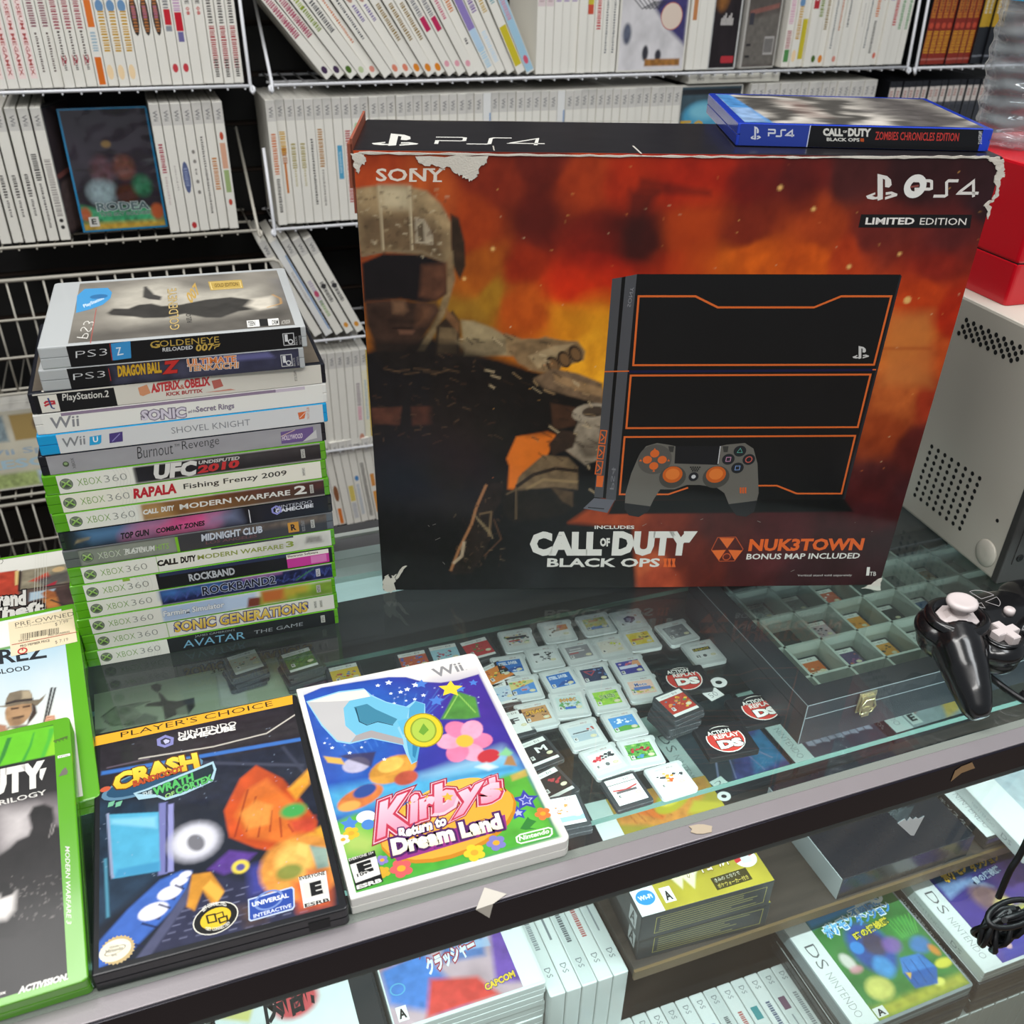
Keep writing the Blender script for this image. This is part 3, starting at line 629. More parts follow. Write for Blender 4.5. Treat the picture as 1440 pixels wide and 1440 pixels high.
def p_rodea(a):
    a.fill(lambda u, v: np.array(lin('#2e2530')) * (0.6 + 0.9 * fbm(u * 5, v * 6, 3))[..., None])
    a.pe((.35, .5), 16, 22, '#5a3a42', soft=6, tex=.5); a.pe((.62, .52), 16, 18, '#6b4038', soft=5, tex=.5); a.pe((.3, .32), 22, 18, '#8fa3a8', soft=6, tex=.4); a.pe((.6, .3), 18, 14, '#4a241c', soft=4, tex=.5)
    a.pe((.8, .36), 14, 16, '#2f6b4c', soft=5, tex=.6); a.pp([(0, 0), (1, 0), (1, .12), (.7, .2), (.3, .16), (0, .22)], '#3f9a6a', 4, tex=.7); a.pp([(0, 0), (1, 0), (1, .05), (0, .06)], '#c9a03c', 4, tex=.4); a.pe((.05, .14), 8, 10, '#b8603c', soft=3); a.pe((.93, .13), 10, 12, '#b85a34', soft=3)
    a.pe((.46, .72), 7, 5, '#8a6a34', soft=2)
    a.text('RODEA', (.2, .16), (.84, .15), (.2, .235), '#55686c', .03, [(.04, '#c9d4d2')]); a.text('THE SKY SOLDIER', (.22, .115), (.84, .11), (.22, .145), '#4c5a58', .01, [(.03, '#b9c6c0')])
    a.poly([(.07, .03), (.19, .03), (.19, .115), (.07, .115)], '#e2e0da'); a.text('E', (.10, .05), (.16, .05), (.10, .1), '#1a1a1a', .03)
def p_cat(a):
    a.fill(lambda u, v: np.array(lin('#d5d2d4')) * (0.75 + 0.5 * fbm(u * 6, v * 7, 8))[..., None])
    a.pp([(.55, 1), (1, 1), (1, .2), (.7, .35), (.5, .5), (.75, .75)], '#3f3a6c', 4, tex=.3); a.pe((.42, .8), 10, 8, '#2b2a30', soft=2); a.pe((.1, .3), 8, 16, '#5a5f70', soft=3, tex=.5)
    for k in range(5): a.pl([(.1 + k * .07, .62), (.3 + k * .06, .5), (.5 + k * .04, .56)], 1.6, '#2f2f36', .5)
    a.pe((.4, .14), 6, 12, '#35343c', soft=2); a.pe((.6, .12), 6, 9, '#35343c', soft=2); a.pp([(.4, .03), (.95, .03), (.95, .09), (.4, .09)], '#9a6a34', 1.5, tex=.5)
    a.ell((.76, .44), 21, 21, '#b86a66'); a.ell((.76, .44), 19.5, 19.5, '#dccabb')
def p_cast(a):
    a.fill(lambda u, v: np.array(lin('#241d20')) * (0.6 + 0.9 * fbm(u * 5, v * 6, 13))[..., None])
    a.pe((.5, .8), 22, 30, '#6a4a44', soft=8, tex=.6); a.pe((.25, .6), 12, 22, '#8a5a2c', soft=6, tex=.5); a.pe((.6, .7), 12, 14, '#a58a84', soft=4, tex=.4)
    a.poly([(.46, .04), (.94, .04), (.96, .07), (.94, .1), (.46, .1), (.44, .07)], '#b03038')
    for k in range(7): a.line([(.3 + k * .07, .36), (.31 + k * .07, .42 + .02 * (k % 3))], 3.0, '#b9b4b0')
def p_back(c1, c2, strip):
    def f(a):
        a.fill(lambda u, v: np.array(lin(c1)) * (0.5 + fbm(u * 4, v * 5, 23))[..., None])
        a.pp([(0, .02), (1, .02), (1, .46), (0, .4)], c2, 3, tex=.3); a.pp([(.05, .44), (.95, .5), (.95, .54), (.05, .48)], strip, 1, tex=.3)
        a.poly([(.62, .1), (.94, .1), (.94, .26), (.62, .26)], '#a8a4a0')
        for k in range(9): a.line([(.65 + k * .03, .12), (.65 + k * .03, .24)], 1.2, '#33302f')
        a.poly([(.06, .36), (.2, .36), (.2, .46), (.06, .46)], '#3d3d44'); a.poly([(.06, .18), (.2, .18), (.2, .2), (.06, .2)], '#2d2b2c'); a.poly([(.06, .08), (.2, .08), (.2, .1), (.06, .1)], '#2d2b2c')
    return f
def p_fon(a):
    a.fill(lambda u, v: np.array(lin('#4a5f6a')) * (0.7 + .6 * fbm(u * 5, v * 6, 33))[..., None])
    a.pe((.4, .74), 44, 24, '#4d9cc0', soft=5); a.pe((.4, .78), 30, 14, '#7cc0d6', soft=6); a.pp([(0, .98), (1, .98), (1, .93), (0, .93)], '#2d2f33', 1)
    for k, ch in enumerate('FO'): a.text(ch, (.02 + k * .22, .58), (.2 + k * .22, .58), (.02 + k * .22, .70), '#cba23a', .03)
clear_pl = frost_mat('clear_film', '#b9c4c8', 0.6)
blue_pl = mat('#1f7fb0', 0.25, name='blue_case_plastic', coat=0.3)
W_ = lambda s, d, z, r=0.0: WALL @ Matrix.Translation((s, d, z)) @ Matrix.Rotation(math.radians(r), 4, 'Z')
_l = WALL @ Matrix.Translation((-96, 1716, 45)) @ Matrix.Rotation(math.radians(-6), 4, 'X')
_r = flat_face(130, 178, 14, _l, blue_pl, p_rodea, 'blue-edged face-out case in crinkled film on the middle shelf')
b = MB(); nx, ny = 22, 30; v = []
for j in range(ny):
    for i in range(nx):
        x, y = i / (nx - 1), j / (ny - 1); q = float(fbm(np.array([x * 3.1]), np.array([y * 9.0]), 5)[0]); v.append((1 + x * 128, -1.6 - 3.4 * abs(q - .45) * 2, 1 + y * 176))
b.add(v, [(j * nx + i, j * nx + i + 1, (j + 1) * nx + i + 1, (j + 1) * nx + i) for j in range(ny - 1) for i in range(nx - 1)]); b.sm = [True] * len(b.f); b.build('crinkled_film', glass_mat('film_wrap', (0.96, 0.96, 0.96), r0=0.09, rough=0.12), _r)
flat_face(132, 190, 14, W_(816, 1704, 254), white_pl, p_cat, 'face-out case with pale animal art and a pink disc on the top shelf')
flat_face(62, 190, 14, W_(884, 1706, 254, 8), mat('#4a4644', .3, name='dark_case'), p_back('#4a3b3a', '#8d7f78', '#a8605c'), 'dark back cover turned outwards right of the pale animal art')
flat_face(58, 190, 14, W_(996, 1706, 254, 0), mat('#c9c9c6', .3, name='pale_case'), p_cast, 'face-out case with murky brown art and red oval on the top shelf')
flat_face(76, 190, 14, W_(1064, 1706, 254, 5), mat('#b5b2ac', .3, name='pale_case'), p_back('#5a534e', '#6b6660', '#8a5c54'), 'grey-brown back cover turned outwards left of the pink-checked spine')
flat_face(130, 190, 14, W_(952, 1712, 39), white_pl, p_fon, 'face-out cover with a blue dome and yellow letters on the middle shelf')
flat_face(96, 185, 14, WALL @ Matrix.Translation((-124, 1703, 42)) @ Matrix.Rotation(math.radians(62), 4, 'Z'), mat('#2a2a2c', .3, name='dark_case'), p_back('#3a2f30', '#5a4a48', '#7c4a44'), 'dark angled case between the white spines and the sealed case')
# white case lying across the tops
t = Th('game_case', WALL @ Matrix.Translation((962, 1706, 232)), 'white case lying across the tops under the long top shelf', 'game case')
case_shell(190, 125, 14.6, spine='y0').build('case_shell', white_pl, t)
a = Art(t.m, FRONT((2, -.12, 1)), 186, 12.6, '#d9d6ca', mode='mm'); a.text('Wii', (14, 3.5), (30, 3.5), (14, 9.5), '#8a8680', .01); a.line([(60, 6), (150, 6)], 2.2, '#a9a49a'); a.build('spine_sheet', t)
# dark cases behind the slumped ones
for k, (s, r) in ((1, (372, 14)),):
    flat_face(110, 185, 14, WALL @ Matrix.Translation((s, 1735 + 20 * k, -160)) @ Matrix.Rotation(math.radians(r), 4, 'Z'), mat('#2a2a2c', .3, name='dark_case'), p_back('#34302f', '#4f4a48', '#5f5450'), ['dark case seen edge-on left of the slumped white cases', 'dark case standing right of the slumped white cases'][k])
# big pale boxes on the far-left shelf
def p_wsr(a):
    a.fill(lambda u, v: np.array(lin('#d5d0bd')) * (0.85 + .3 * fbm(u * 5, v * 6, 43))[..., None])
    a.pp([(.45, .62), (.9, .62), (.9, .95), (.45, .95)], '#b09660', 2); a.pe((.68, .8), 12, 16, '#6a5a54', soft=3); a.pp([(0, .62), (.4, .62), (.4, .95), (0, .95)], '#8fa0a6', 3, tex=.5); a.pp([(0, 0), (1, 0), (1, .2), (0, .2)], '#a8b878', 4, tex=.5); a.pp([(.55, .02), (.95, .02), (.95, .2), (.55, .2)], '#b4c4d4', 3, tex=.4)
    a.text('Wii Sports', (.12, .42), (1.0, .42), (.12, .52), '#a9bccb', .02); a.text('RESORT', (.14, .26), (.98, .26), (.14, .38), '#b3d0de', .03)
wz = wall_at(0, 686)[1]
flat_face(205, 150, 60, WALL @ Matrix.Translation((-372, 1708, -382)), white_pl, p_wsr, 'big white box with faded blue lettering on the far-left wire shelf', name='game_box')
# ------------------------------------------------------------------ the big console carton
def zq(ox, oy, k): return lambda *p: [(ox + p[i] / k, oy + p[i + 1] / k) for i in range(0, len(p), 2)]
def ps_logo(a, o, ex, ey, col):
    """upright P with the lying S, in the frame o + x*ex + y*ey (pixels or mm)"""
    f = lambda pts: [(o[0] + x * ex[0] + y * ey[0], o[1] + x * ex[1] + y * ey[1]) for x, y in pts]
    a.poly(f([(.02, .16), (.3, .30), (.3, .22), (.2, .17), (.3, .12), (.38, .14), (.38, .05), (.22, .02), (.06, .06)]), col)
    a.poly(f([(.62, .30), (.8, .33), (.98, .24), (.96, .16), (.6, .02), (.6, .12), (.8, .2), (.78, .23), (.62, .20)]), col)
    a.poly(f([(.37, -.02), (.53, .04), (.53, .82), (.6, .78), (.6, .5), (.72, .48), (.8, .58), (.78, .78), (.66, .92), (.37, 1.0)]), col)
def ps4_type(a, o, ex, ey, col, wd):
    f = lambda pts: [(o[0] + x * ex[0] + y * ey[0], o[1] + x * ex[1] + y * ey[1]) for x, y in pts]
    a.line(f([(.0, .0), (.0, .46), (.22, .46), (.25, .5), (.25, .9), (.22, .95), (-.02, .95)]), wd, col)
    a.line(f([(.28, .05), (.46, .05), (.49, .12), (.49, .85), (.52, .95), (.68, .95)]), wd, col)
    a.line(f([(1.0, .22), (.68, .22), (.7, .3), (.92, .92), (.92, .0)]), wd, col)
BOXM = TM((-107.8, 666.2, 0), 0.0586); BW, BD, BH = 430.6, 112.2, 347.1
bx = Th('console_box', BOXM, 'large orange and black console carton with torn white corners', 'carton')
b = MB(); n = 12
b.rbox(0, BW, 0, BD, 0, BH, 1.6, 1.2, seg=3)
CARTON = b.build('carton', mat('#17151a', 0.3, name='glossy_black_card', coat=0.3), bx)
a = Art(BOXM, FRONT((0.4, -0.25, 0.6)), BW - 0.8, BH - 1.0, '#802010', res=1.15, lay=0.03)
a.rbf([(520, 240, '#b8451a'), (600, 290, '#b8501e'), (700, 260, '#8c2a10'), (760, 240, '#6f1e10'), (820, 260, '#a8360f'), (900, 250, '#b02b0a'), (980, 240, '#b52408'), (1060, 240, '#8c1c0e'), (1130, 250, '#6b1a14'), (1200, 250, '#4a1a18'), (1300, 240, '#351416'), (1390, 290, '#2f1418'),
       (660, 320, '#b0400f'), (760, 320, '#701a0c'), (850, 330, '#7a1a0a'), (900, 330, '#4f140e'), (960, 330, '#a83808'), (1050, 320, '#7f240e'), (1150, 330, '#a63a10'), (1230, 340, '#6a2018'), (1330, 340, '#5a1a18'), (680, 390, '#b55a12'), (740, 380, '#a02a08'), (850, 380, '#b0200a'), (950, 375, '#b5300a'), (1050, 370, '#e0600f'), (1130, 375, '#dd5a10'), (1200, 370, '#b83a10'), (1320, 380, '#8a1f10'),
       (660, 440, '#9a6a1c'), (700, 420, '#a8741a'), (740, 440, '#c05010'), (800, 410, '#d02a08'), (850, 405, '#cc3008'), (800, 455, '#d07a14'), (845, 450, '#e89018'), (850, 520, '#f0a020'), (830, 490, '#f0a020'), (1300, 420, '#c84010'), (1345, 450, '#b82808'), (1290, 480, '#d06a24'), (1320, 505, '#c8501c'), (1270, 560, '#c8622a'), (1310, 560, '#a83418'), (1240, 600, '#a04018'), (1290, 620, '#5f1c18'), (1230, 680, '#501818'), (1275, 690, '#401416'), (1220, 730, '#421418'),
       (880, 745, '#a84420'), (930, 750, '#7a2c1a'), (1000, 800, '#5f1e16'), (915, 800, '#c05a34'), (930, 815, '#b84a2c'), (1010, 745, '#4a1a18'), (1100, 750, '#48161a'), (1200, 790, '#331217'), (1130, 820, '#36141a'), (1230, 820, '#2a1015'), (720, 640, '#ee7426'), (760, 640, '#e8701e'), (960, 780, '#6b2418'), (1050, 800, '#4a181a'), (1180, 745, '#3d1418'), (1240, 770, '#2f1116')], 17, 0.55, 0.02, 4)
# smoke, sparks
for (x, y, r, c, al) in [(760, 310, 26, '#4a140c', .5), (880, 320, 22, '#3a100c', .6), (905, 345, 18, '#3a120c', .5), (820, 350, 22, '#8a1a08', .5), (990, 300, 16, '#c84a10', .5), (1000, 370, 16, '#e06a12', .5), (1090, 250, 20, '#4a1414', .5), (840, 408, 22, '#d83008', .7), (880, 402, 18, '#d02808', .6), (850, 445, 22, '#e8a01c', .5)]:
    a.pe((x, y), r, r * .6, c, 0, 10, al, .3)
for (x0, y0, x1, y1, c) in [(940, 300, 1010, 390, '#c84410'), (870, 222, 900, 252, '#c8300a'), (905, 222, 948, 246, '#c8300c')]:
    a.pp([(x0, y0), (x1, y0), (x1, y1), (x0, y1)], c, 3, .45)
a.pp([(885, 268), (925, 270), (912, 300), (900, 345), (882, 340)], '#3a120e', 3, .7); a.pp([(900, 250), (1000, 268), (1000, 276), (895, 272)], '#3f120c', 2, .5)
a.pp([(1250, 438), (1312, 438), (1312, 545), (1240, 540)], '#d88440', 5, .55); a.pp([(1240, 488), (1310, 488), (1310, 492), (1240, 492)], '#b04a1c', 1, .6)
# armoured figure, a plain generic one, in the colours of the picture
z1, z2, z3 = zq(480, 140, 3), zq(500, 480, 2.88), zq(820, 360, 2.88)
dk = '#131214'
a.pp([(498, 500), (600, 470), (650, 500), (690, 560), (760, 600), (810, 640), (850, 640), (850, 700), (800, 735), (890, 742), (896, 840), (535, 840)], dk, 2.5, 1, .4)
a.pp([(505, 560), (590, 540), (680, 560), (720, 600), (712, 650), (716, 690), (700, 720), (700, 840), (535, 840), (520, 640)], '#121113', 4, 1, .5)
a.pp([(522, 574), (565, 572), (562, 598), (524, 596)], '#5a3325', 1, .9, .7); a.pp([(578, 572), (655, 570), (650, 596), (580, 598)], '#4f2c20', 1, .9, .7)
a.pp(z2(300, 100, 440, 40, 580, 70, 700, 110, 800, 130, 900, 160, 1000, 200, 1012, 330, 880, 400, 780, 420, 700, 380, 640, 390, 610, 480, 620, 600, 300, 600), '#15110f', 3, 1, .5)
# gap lit orange between arm and chest, and lower sky edge
a.pp([(726, 614), (770, 606), (782, 612), (770, 640), (760, 655), (735, 665), (722, 690), (714, 688), (716, 655), (712, 645)], '#ee7a22', 1, 1, .12)
# helmet
a.pp(z1(60, 375, 165, 360, 260, 362, 360, 385, 420, 440, 465, 520, 470, 640, 440, 690, 340, 660, 180, 640, 85, 660, 60, 560), '#a98f68', 1.2, 1, .55, .12)
a.pp(z1(60, 470, 160, 480, 300, 470, 440, 560, 440, 690, 340, 660, 180, 640, 85, 660), '#5d4630', 5, .75, .7, .14)
a.pp(z1(160, 368, 285, 368, 292, 460, 170, 460), '#d8c7a2', 3, .8, .3); a.pl(z1(160, 365, 178, 640), 1.4, '#cdbb97', .4, .9); a.pl(z1(288, 365, 300, 640), 1.6, '#cdbb97', .4, .9); a.pl(z1(85, 660, 180, 640, 340, 640, 440, 690), 1.2, '#8a765a', .4)
a.pp(z1(310, 500, 350, 505, 385, 570, 388, 612, 312, 605), '#b9aa90', .6, .9, .4); a.pp(z1(322, 520, 345, 525, 350, 600, 325, 598), '#54442f', .6, .9)
a.pp(z1(460, 480, 495, 500, 520, 600, 525, 700, 500, 760, 465, 690), '#3b2a1c', 1, 1, .6); a.pp(z1(440, 640, 470, 640, 480, 760, 440, 900, 400, 980, 350, 1060, 320, 1060, 400, 920, 440, 800), '#8f7a58', 1, .9, .6)
# visor and face in shadow
a.pp(z1(85, 690, 180, 650, 340, 655, 440, 690, 445, 820, 400, 850, 350, 860, 250, 840, 160, 850, 95, 855), '#151012', 1, 1, .2); a.pp(z1(340, 700, 445, 690, 440, 815, 400, 850, 330, 830), '#6f4530', 2, .75, .5)
a.pp(z1(95, 850, 230, 840, 300, 850, 400, 855, 420, 890, 380, 960, 320, 1040, 240, 1060, 150, 1060, 105, 950), '#3e2a20', 2, 1, .7); a.pp(z1(215, 850, 265, 850, 280, 890, 260, 905, 220, 900), '#8a6448', 2, .8, .3); a.pp(z1(330, 870, 390, 870, 370, 930, 320, 950), '#7d5238', 4, .7, .4); a.pl(z1(215, 965, 300, 965), 1.4, '#24150f', .5); a.pp(z1(190, 925, 330, 930, 310, 945, 200, 940), '#20140e', 1.5, .7)
a.pp(z1(240, 970, 310, 975, 300, 990, 245, 990), '#8a5e48', 1, .6)
# shoulder strap, sleeve, arm
a.pp(z1(400, 960, 470, 890, 500, 935, 500, 1080, 395, 1080), '#3a2b1e', 1, 1, .6); a.pp(z1(415, 960, 490, 965, 485, 1070, 405, 1070), '#7d6748', .8, .8, .6); a.pp(z1(440, 880, 500, 940, 495, 985, 440, 920), '#8a5f3c', 1, .9, .4)
a.pp(z1(505, 930, 560, 935, 640, 965, 700, 1000, 720, 1080, 520, 1080), '#ad9870', 1.2, 1, .35); a.pp(z2(240, 0, 615, 0, 610, 40, 520, 70, 420, 100, 300, 120, 120, 110, 80, 60, 60, 0), '#1c1714', 3, .8, .6)
a.pp(z2(410, 0, 600, 0, 612, 25, 590, 45, 520, 52, 450, 40), '#8f7c5c', 2, .9, .4); a.pp(z1(690, 985, 760, 1010, 830, 1010, 860, 1000, 980, 1030, 1020, 1055, 1010, 1080, 700, 1080), '#9c7f58', 1, 1, .5)
a.pp(z2(610, 20, 700, -10, 900, 0, 930, 40, 925, 75, 880, 90, 820, 110, 780, 130, 720, 120, 660, 90), '#8a6e4c', 1, 1, .6); a.pp(z2(700, 60, 800, 20, 880, 10, 820, 60, 740, 110), '#c0a67c', 1, .7, .4)
for k in range(3): a.pe(z2(800 + 45 * k, 95 - 22 * k)[0], 4.6, 7, '#3a2a1c', .5, .6); a.pe(z2(802 + 45 * k, 96 - 22 * k)[0], 3.2, 5, '#7d5c3a', .5, .6)
a.pp(z2(720, 150, 800, 110, 900, 130, 1000, 170, 1000, 260, 940, 240, 860, 220, 760, 190), '#7a6148', 1, 1, .6); a.pp(z2(800, 130, 1000, 190, 1000, 225, 900, 200, 810, 160), '#b08a5e', 1, .7, .4)
a.pp(z2(640, 110, 760, 190, 900, 250, 800, 330, 790, 370, 700, 380, 600, 330, 560, 200), '#14100e', 4, .9, .4); a.pp(z2(790, 250, 900, 270, 890, 340, 800, 360), '#4a2f1f', 1, .9, .5)
a.pe(z2(955, 290)[0], 15, 8, '#a99a84', .1, .8, 1, .4); a.pe(z2(965, 285)[0], 9, 4.5, '#4a3c30', .1, .6); a.pp(z2(900, 330, 995, 310, 995, 420, 985, 480, 930, 500, 850, 440, 880, 380), '#9f907a', 1, 1, .5); a.pp(z2(900, 420, 990, 400, 985, 470, 930, 470), '#4a3d30', 2, .7)
a.pp(z2(780, 420, 830, 360, 900, 370, 880, 430, 800, 460), '#3a2a20', 1, 1, .5); a.pp(z2(690, 520, 760, 460, 860, 470, 900, 510, 900, 600, 800, 590, 700, 600, 640, 620, 660, 550), '#7a6448', 1, 1, .6); a.pl(z2(650, 590, 720, 540, 810, 515, 900, 525), 3, '#2d2018', .6); a.pl(z2(690, 600, 760, 560, 900, 570), 2.4, '#a58a60', .6, .7)
a.pp(z2(600, 600, 700, 600, 880, 610, 890, 660, 850, 700, 760, 720, 640, 730, 600, 700), '#1e1814', 2, 1, .7); a.pp(z2(790, 590, 880, 610, 880, 670, 840, 650), '#5f4a34', 1, .8, .5); a.pl(z2(610, 620, 650, 600, 650, 720), 1.6, '#6d5a42', .5, .8)
# gun-like dark shape with copper edges
a.pp(z2(480, 680, 520, 580, 600, 570, 590, 650, 560, 690, 545, 800, 520, 860, 470, 940, 385, 945, 390, 890, 450, 760), '#241b17', 1, 1, .7); a.pl(z2(385, 930, 420, 840, 470, 740, 490, 670, 530, 580), 2.2, '#b07a50', .5, .9); a.pl(z2(440, 810, 430, 870, 395, 900), 2.6, '#c9b394', .5, .8); a.pl(z2(500, 700, 550, 690, 540, 790), 1.6, '#8a7050', .5, .7); a.pl(z2(520, 870, 590, 800, 560, 720), 1.2, '#6a4a34', .4, .7)
for k in range(8): a.pl(z2(480 + k * 9, 700 + k * 9, 500 + k * 8, 730 + k * 10), 1.0, '#94805f', .3, .7)
for k in range(7): a.pl(z2(115 + 40 * k, 110 + 12 * (k % 3), 180 + 40 * k, 125 - 10 * (k % 2)), 1.0, '#6b5138', .4, .6)
rs = random.Random(2)
for k in range(110):
    x, y = rs.uniform(680, 1380), rs.uniform(230, 690); a.pe((x, y), rs.uniform(.15, .45), None, rs.choice(['#f0b060', '#e88040', '#f4d0a0']), 0, .3, .8)
for x, y, r in ((1097, 264, 1.6), (1144, 294, 1.4), (1194, 375, 1.5), (1276, 422, 2.6), (1265, 357, 1.2), (693, 350, 1.3), (653, 392, 1.2)): a.pe((x, y), r, None, '#f6c070', 0, .8)
for k in range(120):
    x, y = rs.uniform(505, 632), rs.uniform(266, 365); a.pl([(x, y), (x + rs.uniform(-7, 7), y + rs.uniform(-3, 4))], rs.uniform(.5, 1.5), rs.choice(['#3d2c1c', '#4a3826', '#e0d0ac', '#c5b088', '#5d4630']), .4, .55)
for k in range(150):
    x, y = rs.uniform(640, 845), rs.uniform(470, 690); x0 = 640 + (y - 470) * .75
    if x < x0 - 10 or x > x0 + 120: continue
    a.pl([(x, y), (x + rs.uniform(2, 16), y + rs.uniform(1, 10))], rs.uniform(.5, 1.6), rs.choice(['#2a1c14', '#3a281a', '#d8bf94', '#b8966a', '#1c1410']), .35, .6)
for k in range(70):
    x, y = rs.uniform(520, 700), rs.uniform(490, 620); a.pl([(x, y), (x + rs.uniform(-12, 12), y + rs.uniform(-3, 6))], rs.uniform(.4, .9), rs.choice(['#4a3524', '#5a3c28', '#0c0a0a', '#6b5138']), .4, .6)
for k in range(60):
    x, y = rs.uniform(640, 705), rs.uniform(690, 805); a.pl([(x, y), (x + rs.uniform(-3, 6), y + rs.uniform(-6, 6))], rs.uniform(.4, .9), rs.choice(['#6a5036', '#0f0c0b', '#94805f', '#3a281c']), .3, .6)
# console
a.pp(z3(100, 1046, 128, 985, 1055, 980, 1096, 1036), '#0d0d0f', .8)
a.poly(z3(118, 92, 157, 86, 82, 980, 45, 976), '#4a4b4e'); a.poly(z3(157, 86, 172, 83, 92, 982, 80, 980), '#0b0b0c'); a.poly(z3(172, 83, 218, 74, 132, 990, 92, 984), '#4e4f53')
a.poly(z3(218, 73, 1285, 75, 1055, 985, 132, 988), '#131314'); a.poly(z3(1285, 75, 1290, 82, 1060, 985, 1050, 985, 1262, 160), '#26262a')
og = '#d9672c'
a.line(z3(225, 163, 455, 163, 545, 208, 935, 208, 1045, 163, 1248, 163, 1178, 440, 203, 442), 1.5, og, True)
a.line(z3(193, 484, 1164, 480, 1112, 693, 175, 697), 1.5, og, True); a.line(z3(425, 938, 345, 965, 148, 965, 168, 733, 1102, 728, 1046, 962, 865, 962, 785, 930, 690, 930), 1.5, og)
a.poly(z3(185, 463, 1180, 456, 1176, 466, 183, 474), '#16163a'); a.line(z3(86, 468, 186, 466), 1.0, og); a.line(z3(1172, 460, 1186, 460), 1.0, og)
a.text('SONY', z3(178, 205)[0], z3(192, 125)[0], z3(192, 207)[0], '#8a8a8e', 0.0); a.text('PS4', z3(108, 945)[0], z3(117, 855)[0], z3(124, 946)[0], '#7a7a7e', 0.0)
ps_logo(a, z3(1090, 416)[0], (24, 0), (0, -18), '#c9c7c4')
a.poly(z3(0, 1022, 45, 980, 128, 988, 98, 1040), '#63646c'); a.line(z3(20, 1018, 85, 1024), .8, '#1a1a1c')
for k in range(3): a.line(z3(72 - k * 8, 706 + k * 62, 96 - k * 8, 708 + k * 62, 88 - k * 8, 760 + k * 62, 65 - k * 8, 758 + k * 62), .9, og, True); a.line(z3(74 - k * 8, 720 + k * 62, 86 - k * 8, 735 + k * 62, 72 - k * 8, 748 + k * 62), .9, og)
a.poly(z3(56, 888, 84, 890, 78, 936, 52, 934), og)
# pad
a.poly(z3(255, 770, 300, 757, 345, 764, 375, 770, 555, 770, 580, 764, 655, 757, 690, 780, 706, 840, 711, 960, 692, 1035, 660, 1056, 620, 1050, 592, 1010, 572, 960, 540, 937, 470, 927, 420, 927, 370, 945, 312, 945, 286, 985, 262, 1035, 225, 1057, 185, 1050, 168, 1020, 172, 960, 195, 880, 225, 810), '#6a6760')
a.poly(z3(168, 1000, 275, 1014, 262, 1035, 225, 1057, 185, 1050, 168, 1025), '#232325'); a.poly(z3(588, 1005, 705, 990, 692, 1035, 660, 1056, 620, 1050), '#232325')
a.poly(z3(374, 770, 558, 770, 548, 846, 370, 840), '#1b1b1e'); a.line(z3(556, 770, 546, 842), .7, '#cfcfd0')
for x, y in ((345, 770), (565, 770)): a.poly(z3(x, y, x + 24, y, x + 20, y + 24, x + 4, y + 24), '#3a3936')
a.ell(z3(290, 824)[0], 13.5, 13, '#57544f')
for x, y in ((290, 800), (260, 825), (320, 825), (286, 850)): a.ell(z3(x, y)[0], 3.6, 3.4, og)
for x, y in ((290, 783), (233, 828), (346, 828), (286, 870)): a.star(z3(x, y)[0], 1.3, og, 0, .5, 3)
for x in (362, 538):
    a.ell(z3(x, 895)[0], 10.8, 10, '#4a4843'); a.ell(z3(x, 885)[0], 8.0, 7.4, '#c95f22'); a.ell(z3(x, 883)[0], 5.6, 5.0, '#e07a34')
for x, y, c in ((635, 790, '#5fb0a0'), (588, 823, '#c08aa8'), (671, 824, '#c05a50'), (625, 858, '#7a98c8')): a.ell(z3(x, y)[0], 5.0, 4.8, '#232529'); a.ell(z3(x, y)[0], 3.0, 2.8, c, inner=.72, n=(3 if c == '#5fb0a0' else 4 if c != '#c05a50' else 16), rot=(math.pi / 2 if c == '#5fb0a0' else math.pi / 4))
for i in range(3):
    for j in range(5 - i): a.ell(z3(436 + j * 9 + i * 4, 855 + i * 7)[0], .7, .7, '#1d1d1d', n=8)
a.ell(z3(447, 893)[0], 4, 4, '#26262a'); a.ell(z3(447, 893)[0], 1.8, 1.8, '#d0d0d0', n=10)
for k in range(3): a.poly(z3(634 + k * 10, 938, 641 + k * 10, 936, 641 + k * 10, 962, 634 + k * 10, 960), '#d2602a')
# lettering
wh = '#dcdad2'
a.text('INCLUDES', z2(968, 760)[0], z2(1129, 760)[0], z2(968, 746)[0], wh, .025)
a.text('CALL', z2(706, 869)[0], z2(996, 869)[0], z2(706, 770)[0], wh, .065); a.text('OF', z2(990, 831)[0], z2(1030, 831)[0], z2(990, 796)[0], wh, .05); a.text('DUTY', z2(1036, 869)[0], z2(1358, 869)[0], z2(1044, 769)[0], wh, .065)
a.poly(z2(1330, 769, 1386, 769, 1352, 815, 1330, 815), wh)
a.text('BLACK OPS', z2(775, 914)[0], z2(1230, 914)[0], z2(777, 878)[0], wh, .03)
for k in range(3): a.poly(z2(1246 + k * 17, 879, 1262 + k * 17, 879, 1258 + k * 17, 898, 1262 + k * 17, 914, 1246 + k * 17, 914, 1250 + k * 17, 898), '#d9602a')
a.text('NUK3TOWN', z3(668, 1196)[0], z3(1130, 1192)[0], z3(676, 1146)[0], '#dd6020', .04); a.text('BONUS MAP INCLUDED', z3(660, 1229)[0], z3(1118, 1225)[0], z3(664, 1206)[0], wh, .02)
a.line(z3(545, 1140, 618, 1138, 648, 1187, 612, 1235, 552, 1236, 520, 1190), .7, '#b04a24', True)
for pts in ((583, 1184, 552, 1142, 614, 1142), (578, 1190, 520, 1192, 550, 1232), (588, 1190, 646, 1192, 614, 1232)): a.poly(z3(*pts), og)
a.ell(z3(581, 1218)[0], 3.6, 3.6, '#b8502a', inner=.75)
